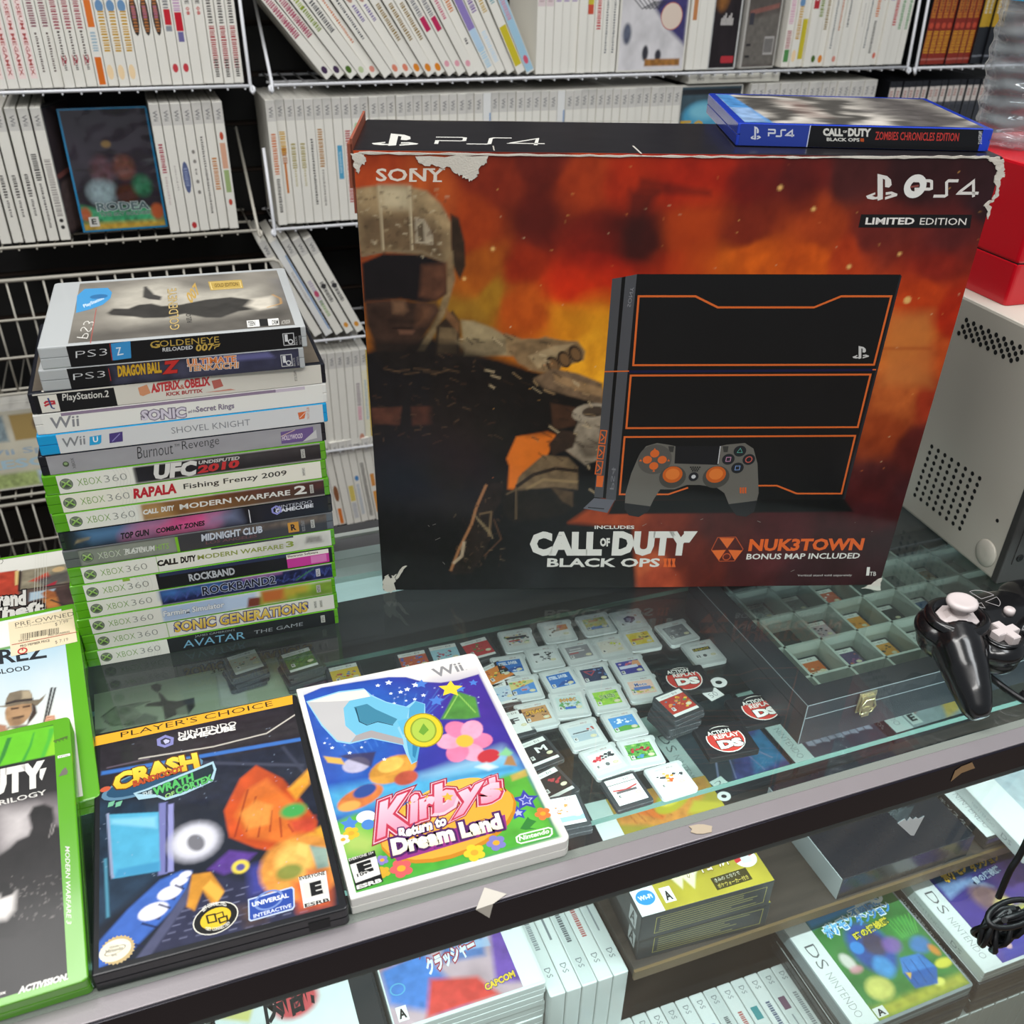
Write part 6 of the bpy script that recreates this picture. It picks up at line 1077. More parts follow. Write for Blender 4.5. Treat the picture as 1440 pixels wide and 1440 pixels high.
# far one lies flat
GM = tilted((-306, 527, 0.3), .36, 0)
t = Th('game_case', GM, 'green case lying flat at the far left, cover of framed comic panels', 'game case', 'overlapping green cases at the left edge'); case_shell(135, 190, 14.2, spine='x0').build('case_shell', green_pl, t)
a = Art(GM, TOP((4, 4, 14.25)), 127, 182, '#4a3a34', res=.9)
a.mode = 'uv'; a.fill(lambda u, v: np.array(lin('#5a4a44')) * (.6 + .8 * fbm(u * 8, v * 10, 55))[..., None]); a.mode = 'mm'; a.pp([(0, 158), (127, 158), (127, 182), (0, 182)], '#dcdad2', .3); a.mode = 'px'
a.pp(zl2(-40, 590, 215, 555, 235, 860, -20, 900), '#b0402e', 1, 1, .4, .15); a.pp(zl2(190, 570, 240, 560, 225, 740, 190, 750), '#d5b878', .6); a.pp(zl2(280, 560, 880, 470, 920, 700, 260, 810), '#8d8470', .8, 1, .5, .15); a.pp(zl2(360, 700, 600, 580, 640, 640, 480, 700), '#b5402f', 1, .9, .4); a.pp(zl2(450, 680, 700, 600, 880, 560, 880, 690, 560, 780), '#3f3e44', 2, .8, .5); a.pp(zl2(540, 770, 720, 690, 700, 740), '#a8283a', .8); a.pe(zl2(740, 545)[0], 5, 4, '#c9a97c', 0, .6)
a.pp(zl2(370, 850, 910, 730, 960, 1030, 360, 1000), '#4a3836', .6, 1, .5); a.pp(zl2(380, 840, 700, 790, 640, 880, 370, 950), '#a9bccb', 1); a.pp(zl2(520, 850, 600, 800, 700, 830, 720, 900, 640, 920, 560, 900), '#9a5a34', 1, 1, .5); a.pp(zl2(540, 920, 720, 900, 760, 1030, 600, 1040), '#b8743c', 1.5, .9, .5); a.pl(zl2(640, 930, 800, 990, 950, 1040), 1.6, '#33302c', .5); a.pl(zl2(255, 560, 240, 820, 340, 805), 1.4, '#1a1516', .3); a.pl(zl2(250, 810, 915, 720), 1.2, '#1a1516', .3)
a.text('Grand', zl2(-190, 1050)[0], zl2(330, 1000)[0], zl2(-180, 850)[0], '#d5d2cc', .06, [(.07, '#1c1618')]); a.text('Theft', zl2(-190, 1210)[0], zl2(560, 1090)[0], zl2(-180, 1060)[0], '#d5d2cc', .06, [(.07, '#1c1618')])
a.line(zl2(-30, 480, 20, 475, 40, 440, 25, 420, -30, 425), .5, '#6a6a62'); rings(a, 92, 112)
a.build('cover_sheet', t)
JM = tilted((-254, 417, 0.4), .42, math.atan(.122))
t = Th('game_case', JM, 'green case with price sticker and pale sky cover, propped between two green cases', 'game case', 'overlapping green cases at the left edge'); case_shell(135, 190, 14.2, spine='x0').build('case_shell', green_pl, t)
a = Art(JM, TOP((4, 4, 14.25)), 121, 182, '#b9d0da', res=.8)
a.mode = 'uv'; a.fill(lambda u, v: (np.array(lin('#a9c4d2')) + (np.array(lin('#d9d8cf')) - np.array(lin('#a9c4d2'))) * np.clip(1.5 - 2.2 * v + fbm(u * 4, v * 4, 7) * .6, 0, 1)[..., None])); a.mode = 'mm'; a.pp([(0, 152), (121, 152), (121, 182), (0, 182)], '#dfdfd8', .3); a.pp([(0, 150), (121, 150), (121, 153), (0, 153)], '#6b9a5c', .3); a.mode = 'px'
a.pp(zl3(-60, 480, 60, 470, 80, 380, 120, 310, 260, 275, 370, 275, 405, 330, 415, 400, 500, 390, 580, 325, 540, 400, 470, 470, 300, 470, 150, 490, 0, 490), '#766a58', .4, 1, .35); a.pp(zl3(280, 285, 370, 280, 400, 330, 405, 380, 280, 385), '#a3947a', .8, .9, .2); a.pp(zl3(60, 440, 190, 400, 420, 375, 420, 405, 200, 430, 80, 460), '#332b28', .3)
a.pp(zl3(80, 490, 280, 450, 405, 445, 410, 540, 370, 620, 300, 690, 220, 730, 120, 730, 70, 640, 60, 560), '#a5825f', .6, 1, .3); a.pp(zl3(400, 440, 450, 470, 470, 560, 430, 620, 370, 690, 340, 720, 360, 640, 405, 540), '#3a2c24', .6, 1, .5); a.pp(zl3(130, 500, 240, 490, 240, 510, 140, 525), '#4a3426', .4); a.pp(zl3(280, 480, 380, 460, 385, 485, 290, 500), '#4a3426', .4); a.pp(zl3(150, 620, 300, 590, 310, 610, 240, 640, 160, 650), '#4a3626', .6); a.pp(zl3(120, 640, 290, 630, 280, 720, 150, 730), '#7f6248', 2, .8)
a.pp(zl3(100, 740, 340, 710, 420, 760, 180, 800, 20, 840), '#6f6a5c', .8, 1, .4); a.pp(zl3(20, 830, 130, 750, 240, 790, 220, 810), '#cfc8b0', .8); a.pl(zl3(655, 240, 550, 725), 1.5, '#1d1b1b', .2); a.pl(zl3(700, 240, 610, 600), 1.4, '#1d1b1b', .2); a.pp(zl3(540, 735, 590, 600, 690, 590, 715, 690), '#c9967a', .5, 1, .3)
for k in range(3): a.pl(zl3(590, 625 + k * 32, 690, 610 + k * 32), .5, '#8a5a44', .2)
a.pp(zl3(-40, 700, 80, 720, 95, 800, -40, 820), '#9c7058', .8, 1, .3)
a.text('JUAREZ', (-70, 951), (68, 931), (-72, 924), '#22252a', .02)
a.text('BOUND IN BLOOD', (-82, 960), (43, 942), (-83, 953), '#22252a', .015)
JCOV = a.build('cover_sheet', t)
_h = Art(JM, TOP((0, 0, 14.35)), 135, 190); b0, b1, b3 = [Vector((*_h.L(zl(*q)[0]), 14.5)) for q in ((70, 735), (490, 640), (68, 516))]; b0.z = b1.z = b3.z = 14.42
a = Art(JM, M4(b0, b1 - b0, (b3 - b0) - (b1 - b0) * ((b3 - b0).dot(b1 - b0) / (b1 - b0).length_squared)), (b1 - b0).length, (b3 - b0).length, '#e0cfae', mode='px')
a.text('PRE-OWNED', zl(98, 548)[0], zl(470, 475)[0], zl(94, 522)[0], '#4a4440', -.01); a.text('CALL OF JUAREZ: BOUND IN BLOOD', zl(98, 560)[0], zl(460, 496)[0], zl(96, 552)[0], '#6a625a', 0); a.text('$ 7.99', zl(350, 545)[0], zl(432, 522)[0], zl(348, 522)[0], '#5a524c', -.01)
x = 130
while x < 370:
    w = rs.choice([2, 3, 5]); y = 628 - (x - 130) * .17; a.poly(zl(x, y, x + w, y - 1, x + w, y - 36, x, y - 35), '#2c2a28'); x += w + rs.choice([3, 4, 6])
a.text('092481', zl(118, 642)[0], zl(188, 630)[0], zl(117, 632)[0], '#5a524c', 0); a.text('092113CA00032', zl(305, 608)[0], zl(442, 583)[0], zl(304, 598)[0], '#5a524c', 0); a.line(zl(75, 662, 490, 580), .5, '#c06058'); a.text('PRO MEMBER PRICE', zl(130, 678)[0], zl(316, 640)[0], zl(128, 664)[0], '#6a625a', 0); a.text('$ 7.19', zl(350, 658)[0], zl(432, 636)[0], zl(348, 636)[0], '#5a524c', -.01)
a.ell(zl(143, 700)[0], 3.3, 3.3, '#c03a3a', inner=.72); a.line(zl(143, 680, 143, 698), .8, '#c03a3a'); a.build('price_sticker', JCOV, label='cream price sticker')
MM = tilted((-214.5, 291.5, 0.5), .395, math.atan(.116))
t = Th('game_case', MM, 'nearest green case at the left edge, black cover under a bright green header', 'game case', 'overlapping green cases at the left edge'); case_shell(135, 190, 14.2, spine='x0').build('case_shell', green_pl, t)
a = Art(MM, TOP((4, 4.5, 14.25)), 121, 181, '#1c1b1c', res=.8)
a.mode = 'uv'; a.fill(lambda u, v: np.array(lin('#232122')) * (.5 + .9 * fbm(u * 5, v * 7, 77))[..., None]); a.mode = 'px'
a.pp(zl4(-40, 120, 40, 70, 160, 60, 470, 0, 470, 200, 440, 210, 330, 170, 200, 240, 60, 330, -40, 330), '#8d8486', 8, .9, .2); a.pp(zl4(20, 100, 200, 80, 210, 240, 30, 320), '#c5bfbd', 8, .8, .15)
a.pp(zl4(180, 120, 210, 65, 280, 48, 335, 70, 345, 140, 335, 180, 400, 200, 470, 215, 470, 640, 400, 700, 250, 880, -40, 900, -40, 400, 60, 330, 110, 280, 180, 250, 200, 200), '#1b191a', 1.2, 1, .7, .12); a.pp(zl4(-40, 640, 60, 600, 100, 600, 90, 720, 40, 780, -40, 790), '#d0cac6', 2, 1, .2); a.pp(zl4(20, 540, 100, 590, 80, 620, 0, 650), '#161516', 1); a.pl(zl4(330, 170, 310, 260), .5, '#8a8482', .3); a.pl(zl4(345, 180, 330, 240), .5, '#a09a96', .3)
for k in range(60): a.pe(zl4(rs.uniform(60, 440), rs.uniform(500, 780))[0], rs.uniform(.3, .9), .3, '#7a7472', rs.uniform(0, 3), .3, .8)
a.pp([zl3(-120, 870)[0], zl3(935, 670)[0], zl3(935, 1040)[0], zl3(-120, 1262)[0]], '#5fb51e', .3, 1, .1); a.pp(zl3(90, 880, 150, 870, 60, 1110, -10, 1240, -40, 1240), '#2d7a2c', .4); a.pp(zl3(420, 815, 440, 810, 400, 980, 310, 1180, 270, 1180, 370, 980), '#35932f', .5); a.pp(zl3(620, 765, 705, 750, 640, 930, 570, 1110, 510, 1130, 600, 900), '#48a830', .6); a.pp(zl3(705, 750, 935, 700, 930, 1050, 580, 1110), '#86c222', .8, .8); a.pp(zl3(880, 850, 938, 720, 935, 860, 850, 1040, 780, 1062), '#d5d92c', .6)
for k in range(12): a.line(zl3(680 + k * 15, 930 - k * 5 + 12 * (k % 3), 686 + k * 15, 910 - k * 5), .5, '#4a5a2c')
a.poly(zl3(728, 1108, 885, 1074, 888, 1104, 730, 1140), '#dcdad4'); a.text('NTSC', zl3(750, 1128)[0], zl3(870, 1102)[0], zl3(748, 1112)[0], '#3a3a3a', .01)
a.poly(zl3(740, 1370, 790, 1280, 830, 1250, 860, 1300, 850, 1340), '#6a645c')
a.text('DUTY', (-52, 1131), (64, 1106), (-50, 1092), '#d5d2cc', .065); a.poly(zl3(505, 1275, 590, 1255, 530, 1420, 500, 1380), '#d5d2cc')
a.text('TRILOGY', (-14, 1136), (66, 1117), (-15, 1129), '#c9c6c0', .02); a.text('MODERN WARFARE 3', (91.5, 1190), (93.5, 1299), (98, 1191), '#d5d2cc', .015)
a.text('ACTIVISION.', zl4(112, 1252)[0], zl4(430, 1160)[0], zl4(122, 1205)[0], '#d9d6d0', .06); a.text('beenox', zl4(-90, 1282)[0], zl4(38, 1248)[0], zl4(-88, 1258)[0], '#d9d6d0', .03)
a.build('cover_sheet', t)
# ------------------------------------------------------------------ cartridges on the glass shelf
SH = -108.9                         # top of the glass shelf
pale_pl = mat('#b9bdbc', 0.4, name='pale_cartridge_plastic'); dark_cart = mat('#2d3033', 0.42, name='dark_cartridge_plastic')
def cart_mesh(kind):
    if kind == '3ds': P = [(0, 2.5), (1, .8), (3, 0), (30, 0), (32, .8), (33, 2.5), (33, 29), (34.6, 30), (34.6, 33), (33.6, 34.6), (31.5, 35), (2, 35), (.6, 34.4), (0, 33)]
    else: P = [(0, 2), (.6, .6), (2, 0), (31, 0), (32.4, .6), (33, 2), (33, 33), (32.4, 34.4), (31, 35), (4, 35), (0, 31.5)]
    b = MB().prism(P, 0, 3.7, bev=.5)
    for k in range(13): b.box(3.4 + k * 2.05, 4.5 + k * 2.05, -.3, 1.6, .4, 3.5)
    return b.mesh('cartridge_shell', pale_pl if kind == '3ds' else dark_cart)
CM3, CMD = cart_mesh('3ds'), cart_mesh('ds')
def cart_label(kind, items, m, bg='#d9dbd9'):
    """items in mm on the cartridge face"""
    if kind == '3ds':
        a = Art(I4, TOP((2.5, 4, 3.72)), 28, 28.5, '#c9cdcb', mode='mm', lay=.02); a.text('NINTENDO', (6, 25.2), (15.5, 25.2), (6, 26.6), '#8a8c8c', -.01, res=1); a.text('3DS', (16.2, 25.1), (22.5, 25.1), (16.2, 26.9), '#8f5a5a', .01, res=1)
        a.poly([(2.5, 5.5), (25.5, 5.5), (25.5, 23.5), (2.5, 23.5)], bg)
    else:
        a = Art(I4, TOP((4, 4.5, 3.72)), 26, 28, '#d9dad6', mode='mm', lay=.02); a.text('NINTENDO', (4, 24.4), (15, 24.4), (4, 26), '#6a6c6c', -.01, res=1); a.text('DS', (16, 24.2), (21, 24.2), (16, 26.4), '#4a4a4c', .01, res=1)
        a.poly([(0, 3.2), (26, 3.2), (26, 22.6), (0, 22.6)], bg)
    for q in items:
        k = q[0]
        if k == 'r': a.poly([(q[1], q[2]), (q[3], q[2]), (q[3], q[4]), (q[1], q[4])], q[5])
        elif k == 'p': a.poly(q[1], q[2])
        elif k == 'o': a.ell((q[1], q[2]), q[3], q[4], q[5], n=14)
        elif k == 't': a.text(q[1], (q[2], q[3]), (q[4], q[3]), (q[2], q[5]), q[6], .03, ([(.05, q[7])] if len(q) > 7 else None), res=1)
        elif k == 'n':                       # speckled artwork
            r = random.Random(q[6])
            for _ in range(q[7]):
                x, y = r.uniform(q[1], q[3]), r.uniform(q[2], q[4]); s_ = r.uniform(.8, 2.2); a.poly([(x - s_, y), (x + s_ * .3, y - s_ * .6), (x + s_, y + s_ * .3), (x - s_ * .2, y + s_ * .8)], r.choice(q[5]))
    if kind == '3ds' or True:
        a.poly([(3.6, 6.3), (6.8, 6.3), (6.8, 10.6), (3.6, 10.6)], '#dcdcd8'); a.text('E', (4.2, 7.6), (6.2, 7.6), (4.2, 10), '#202020', .04, res=1); a.ell((21.5, 8.6), 2.9, 1.9, '#d6cfae', n=14); a.ell((21.5, 8.6), 2.2, 1.3, '#a39c80', n=14, inner=.86)
    return a.mesh('cartridge_label')
def cart(kind, tl, tr, items, label, bg='#d9dbd9', z=SH, group='loose cartridges on the glass shelf', zt=3.7, name='game_cartridge'):
    p, q = atz(*tl, z + zt), atz(*tr, z + zt); d = q - p; ang = math.atan2(d[1], d[0])
    o = np.array([p[0], p[1], z]) + 35 * np.array([math.sin(ang), -math.cos(ang), 0])
    return cart_at(kind, TM(o, ang), items, label, bg, group, name)
def cart_at(kind, m, items, label, bg='#d9dbd9', group=None, name='game_cartridge'):
    o = bpy.data.objects.new(name, CM3 if kind == '3ds' else CMD); COL.objects.link(o); place(o, m); tag(o, label, 'game cartridge', group)
    if items is not None:
        c = bpy.data.objects.new('cartridge_label', cart_label(kind, items, m, bg)); COL.objects.link(c); c.parent = o
    return o
c7, c8, c4 = zq(600, 840, 5.538), zq(840, 860, 5.538), zq(640, 1020, 4.5)
K7 = lambda x1, y1, x2, y2: (c7(x1, y1)[0], c7(x2, y2)[0]); K8 = lambda x1, y1, x2, y2: (c8(x1, y1)[0], c8(x2, y2)[0]); K4 = lambda x1, y1, x2, y2: (c4(x1, y1)[0], c4(x2, y2)[0])
MIX = ['#b04a3c', '#3f5f9a', '#d0b050', '#4a4a50', '#d8d4cc', '#5a8a5a']
for kind, (tl, tr), items, label, bg in [
    ('3ds', K7(545, 272, 795, 232), [('n', 3, 9, 25, 22, MIX, 1, 40), ('t', 'RACING', 4, 17, 24, 20, '#2c2a2c')] if 0 else [('n', 3, 9, 25, 22, MIX, 1, 44), ('r', 4, 16.5, 24, 20, '#3a3638'), ('r', 5, 12.5, 16, 14.5, '#b03a3c')], 'pale cartridge with crowded multicoloured art, back row of the glass shelf', '#c9c4be'),
    ('3ds', K7(855, 202, 1100, 166), [('p', [(13, 14), (25.5, 15), (25.5, 23), (16, 23)], '#c8782e'), ('n', 6, 12, 16, 20, ['#5a4a40', '#a08a78'], 2, 14), ('n', 16, 18, 23, 23, ['#b84a3c'], 3, 6)], 'pale cartridge with an orange corner on its white label', '#d8d6d2'),
    ('3ds', K7(1150, 152, 1390, 110), [('n', 3, 9, 25, 22, ['#c9b04c', '#7d9a4a', '#a9b8c8'], 4, 30), ('r', 3, 6, 25, 10, '#6a82b8'), ('r', 8, 18, 18, 21, '#b07a3c')], 'pale cartridge with yellow-green art over a blue strip', '#b9b070'),
    ('3ds', K8(80, 12, 310, -28), [('p', [(9, 12), (14, 9), (20, 13), (21, 18), (15, 21), (9, 18)], '#4a4668'), ('p', [(11, 14), (15, 12), (17, 17), (12, 18)], '#8a88a8'), ('o', 23, 20, 1.6, 1.6, '#c09a90')], 'pale cartridge with a violet gem on its label', '#cfcfd2'),
    ('3ds', K8(440, 112, 650, 56), [('n', 5, 9, 23, 18, ['#8a8c90', '#a5a7a8', '#5f6266'], 6, 20)], 'pale cartridge with an all-grey label, rightmost of the back row', '#75787c'),
    ('3ds', K8(160, 152, 395, 110), [('n', 14, 14, 25, 23, ['#3a3636', '#c9a02c'], 7, 16), ('t', 'Naruto', 4, 12, 17, 16, '#c0703c') if 0 else ('r', 5, 12, 17, 14.6, '#c0703c')], 'pale cartridge with a bright yellow label and dark scribble', '#d8bf3c'),
    ('3ds', K8(645, 257, 850, 216), [('r', 5, 16.5, 23, 21, '#33302a'), ('t', 'LEGACY', 5.6, 17.2, 22.4, 20.4, '#c9b83c'), ('r', 4, 7, 8, 11, '#6a6c6c'), ('o', 13, 9, 2, 2, '#5a5c5c')], 'pale cartridge with black and yellow title plate, alone at the right', '#d5d7d5'),
    ('3ds', K7(485, 472, 735, 436), [('t', 'STEEL DIVER', 4, 17, 22, 21.5, '#e0e8f0'), ('p', [(8, 7), (24, 8), (25, 13), (14, 12)], '#184a94'), ('n', 16, 6, 25, 12, ['#b9c8dc'], 8, 4)], 'pale cartridge with blue sea label, left of the two alike', '#2468b4'),
    ('3ds', K7(745, 402, 990, 362), [('n', 10, 8, 20, 15, ['#2c2c2e', '#6a6a6c'], 9, 10), ('n', 17, 15, 24, 21, ['#242426'], 10, 8), ('r', 5, 18, 11, 21, '#4a4c4e')], 'pale cartridge with black cat-like scribbles on white', '#d2d4d3'),
    ('3ds', K7(1015, 367, 1255, 322), [('r', 4, 15, 20, 16.4, '#c9c9c9'), ('r', 6, 18, 18, 20, '#b9b9b9'), ('r', 4, 12.6, 13, 14, '#b04a4a')], 'pale cartridge with grey square and thin red line', '#85868a'),
    ('3ds', K7(1262, 325, 1500, 280), [('n', 8, 14, 24, 20, ['#c9cc4c', '#b09a90'], 12, 12)], 'pale cartridge with beige label and lime fleck', '#d3cdc0'),
    ('3ds', K7(580, 632, 850, 592), [('p', [(2.5, 12), (25.5, 20), (25.5, 23.5), (2.5, 23.5)], '#c9c07a'), ('n', 3, 16, 20, 23, ['#c05a3c', '#5a9a5c', '#d8b03c'], 13, 16), ('p', [(12, 9), (20, 11), (19, 16), (11, 13)], '#8a9ccc'), ('r', 12, 10, 17, 12, '#b8605c')], 'pale cartridge split between yellow art and blue diagonal', '#4a86c8'),
    ('3ds', K7(865, 587, 1100, 536), [('t', 'STEEL DIVER', 4, 17, 22, 21.5, '#e0e8f0'), ('p', [(8, 7), (24, 8), (25, 13), (14, 12)], '#184a94'), ('n', 16, 6, 25, 12, ['#b9c8dc'], 8, 4)], 'pale cartridge with blue sea label, right of the two alike', '#2468b4'),
    ('3ds', K7(1130, 537, 1380, 496), [('p', [(5, 21), (17, 20), (11, 13)], '#a03a44'), ('p', [(7.4, 19.6), (15, 19), (11, 15)], '#26335c'), ('n', 14, 12, 25, 22, ['#5f78a8'], 15, 8)], 'pale cartridge with navy label and red triangle', '#222c4c'),
    ('3ds', K8(75, 372, 300, 330), [('p', [(2.5, 15), (25.5, 23.5), (2.5, 23.5)], '#3d3f94'), ('n', 6, 15, 22, 21, ['#d8b0c0', '#c05a70'], 16, 12), ('p', [(16, 16), (25.5, 14), (25.5, 22), (20, 23)], '#d89a70'), ('r', 4, 13, 22, 17, '#cfd0e4')], 'pale cartridge with sunset and indigo label', '#3a3a8c'),
    ('3ds', K7(670, 842, 935, 787), [('n', 3, 8, 25, 21, ['#8a5a3c', '#a87a4c', '#4a3a30'], 17, 26), ('t', 'STEAM', 5, 15, 22, 19.6, '#e0a83c', '#4a2c18')], 'pale cartridge with amber title over brown art', '#b8895a'),
    ('3ds', K7(940, 747, 1215, 716), [('n', 3, 8, 25, 16, ['#5a9a5c', '#8ab0c8', '#6a8a4a'], 18, 24), ('t', 'SONIC', 6, 17, 21, 21.4, '#e0a03c', '#5a3a28'), ('r', 9, 7, 19, 10, '#3c64b4')], 'pale cartridge with orange word over green hills', '#b9c8c4'),
    ('3ds', K7(1225, 712, 1490, 668), [('n', 3, 8, 25, 21, ['#6fae34', '#a9c84c', '#4a7a34'], 19, 26), ('t', 'TURTLES', 7, 14, 22, 18.4, '#3f6a2c', '#d9e0b0')], 'pale cartridge with lime-green label', '#8fbf3c'),
    ('3ds', K8(170, 517, 435, 480), [('n', 3, 7, 25, 13, ['#c9b050', '#6a9a5a'], 20, 20), ('t', 'Moco', 8, 16, 20, 20.6, '#3f5a9a', '#dfe4ea'), ('r', 6, 11, 22, 15, '#5a7ab8')], 'pale cartridge with peach sky and blue title, over another one', '#dcb8a8'),
    ('3ds', K7(1022, 992, 1290, 926), [('p', [(2.5, 14), (25.5, 14), (25.5, 23.5), (2.5, 23.5)], '#b9c4c9'), ('r', 5, 15, 20, 16.4, '#5a5e62'), ('n', 19, 14, 25, 19, ['#b04a3c'], 21, 5)], 'pale cartridge with hazy aircraft-like label', '#a5b4bc'),
    ('3ds', K8(15, 802, 280, 746), [('p', [(2.5, 5.5), (25.5, 5.5), (25.5, 9), (14, 12), (2.5, 10)], '#5a9a44'), ('n', 6, 15, 22, 21, ['#dfe8ee'], 22, 12)], 'pale cartridge with blue sky over a green meadow', '#4f90cc'),
    ('3ds', K4(775, 172, 985, 101), [('t', 'Code', 4, 14, 13, 18.6, '#c0303c'), ('t', 'Ninja', 12, 16, 24, 20.6, '#2c2c2e'), ('r', 5, 7, 8, 11, '#6c6e6e'), ('o', 13, 9, 2, 2, '#6a6c6c')] if 0 else [('n', 4, 14, 14, 19, ['#c0303c', '#d0444c'], 23, 16), ('n', 13, 15, 24, 20, ['#2c2c2e', '#4a4a4c'], 24, 14), ('o', 14, 9, 2, 2, '#6a6c6c')], 'white cartridge with red and black scrawled title', '#e2e3e2'),
    ('3ds', K8(140, 1007, 420, 956), [('n', 3, 7, 25, 23, ['#3f7a34', '#6fae4a', '#9ac06a', '#2f5a2c'], 25, 46), ('n', 6, 13, 23, 18, ['#b8303c', '#8f2430'], 26, 18), ('n', 9, 7, 16, 10, ['#4a8ab8'], 27, 5)], 'white cartridge with leafy green label and red lettering', '#5a9a48'),
    ('3ds', K8(355, 1232, 630, 1152), [('n', 10, 11, 19, 21, ['#d88a2c', '#c05a2c', '#d8b03c'], 28, 16), ('n', 4, 16, 10, 19, ['#3a3a3c'], 29, 5), ('n', 19, 15, 25, 18, ['#3a3a3c'], 30, 5)], 'white cartridge with a small orange runner-like scribble, nearest the rail', '#e4e5e4')]:
    cart(kind, tl, tr, items, label, bg)
cart('3ds', *K8(185, 545, 450, 505), None, 'pale cartridge lying under the peach-sky one', z=SH - 0.0) if 0 else None
cart('ds', *K4(905, 352, 1130, 286), [('p', [(2, 15), (13, 13), (24, 16), (24, 17.4), (13, 15), (2, 16.4)], '#b03a3c'), ('r', 4, 11.6, 22, 14, '#5a5254'), ('p', [(0, 21.5), (26, 21.5), (26, 22.2), (0, 22.2)], '#5a5c5c')], 'dark cartridge with white label and thin red swoosh near the rail', '#dfe0dd')
for (tl, tr), items, label, bg in [
    (((552, 920), (588, 913)), [('n', 2, 10, 24, 22, ['#3f5fae', '#d8844a', '#6a84c0'], 41, 20)], 'dark cartridge with orange and blue label behind the white starry case', '#b8583c'),
    (((596, 910), (634, 903)), [('n', 4, 11, 22, 18, ['#b04a5c', '#3a4a5c'], 42, 14)], 'dark cartridge with pale blue label behind the white starry case', '#9fc4d0'),
    (((640, 904), (682, 893)), [('n', 8, 9, 18, 20, ['#d8c090', '#4a7a3c', '#7a3a2c'], 43, 14)], 'dark cartridge with red label in the back row', '#b83438'),
    (((662, 944), (694, 929)), [('n', 6, 8, 24, 20, ['#e0c04c', '#3a6a3a', '#b0502c'], 44, 14)], 'dark cartridge with orange label half behind the white starry case', '#d07a2c'),
    (((455, 939), (492, 931)), [('n', 4, 11, 22, 17, ['#b84a3c', '#4a7ab0'], 45, 16)], 'yellow cartridge label peeking over the white starry case', '#d5b43c'),
    (((668, 966), (702, 958)), [('n', 4, 8, 22, 20, ['#2c4a7a', '#8ab0d0'], 46, 12)], 'dark cartridge with navy and ice-blue label beside the white starry case', '#b9c8d4'),
    (((686, 1006), (722, 997)), [('t', 'F', 12, 12, 20, 19, '#3a3c3e')], 'dark cartridge with plain white label beside the white starry case', '#dcdcd9'),
    (((718, 1049), (752, 1036)), [('t', 'M', 12, 12, 22, 19, '#d9d9d6')], 'black cartridge with white letter beside the white starry case', '#1b1c1e'),
    (((735, 1096), (770, 1079)), [('n', 12, 12, 24, 18, ['#a03038'], 48, 10)], 'black cartridge with dark red scribble beside the white starry case', '#19191b')]:
    cart('ds', tl, tr, items, label, bg)
# little stacks: each cartridge of a stack is its own object
def stack_of(tl, tr, n, kind, items, bg, label, below):
    for k in range(n):
        z = SH + k * 3.75
        top = k == n - 1; dz = SH + (n - 1) * 3.75
        p, q = atz(*tl, dz + 3.7), atz(*tr, dz + 3.7); d = q - p; ang = math.atan2(d[1], d[0]) + (0 if top else rng.uniform(-.14, .14))
        o = np.array([p[0], p[1], z]) + 35 * np.array([math.sin(ang), -math.cos(ang), 0]) + (0 if top else np.array([rng.uniform(-3, 3), rng.uniform(-3, 2), 0]))
        cart_at(kind, TM(o, ang), items if top else None, label if top else '%s, %s up from the glass' % (below, ordinal(k)), bg, 'stacked cartridges')
stack_of(*K8(410, 672, 620, 588), 6, 'ds', [('n', 12, 6, 24, 20, ['#d8b03c', '#4a7a4a', '#c9842c'], 51, 14), ('n', 3, 12, 14, 19, ['#5f7f94', '#d88a4a'], 52, 10)], '#a8382c', 'top dark cartridge with red and gold label on the tall pile', 'dark cartridge under the red and gold one')
stack_of(*zq(120, 860, 4.8)(920, 310, 1100, 255), 5, 'ds', [('n', 3, 10, 24, 20, ['#a05a50', '#c9c4ba', '#6f7a6c'], 53, 14)], '#b9b8a8', 'top cartridge with faded label on the crooked pile behind the yellow-banded case', 'dark cartridge in the crooked pile')
stack_of((388, 921), (432, 908), 6, 'ds', [('n', 2, 6, 24, 21, ['#3f6a2c', '#5a8a3c', '#2c4a24'], 54, 34)], '#4a6f34', 'top cartridge with grassy label on the pile behind the yellow-banded case', 'dark cartridge in the grassy-topped pile')
stack_of((757, 1124), (799, 1116), 3, 'ds', [('n', 4, 12, 16, 20, ['#c05a3c', '#d88a4a'], 55, 12), ('r', 0, 3, 26, 8, '#8ab8d8')], '#c9d8e4', 'top cartridge with light blue label on the short pile at the rail', 'dark cartridge in the short pile at the rail')
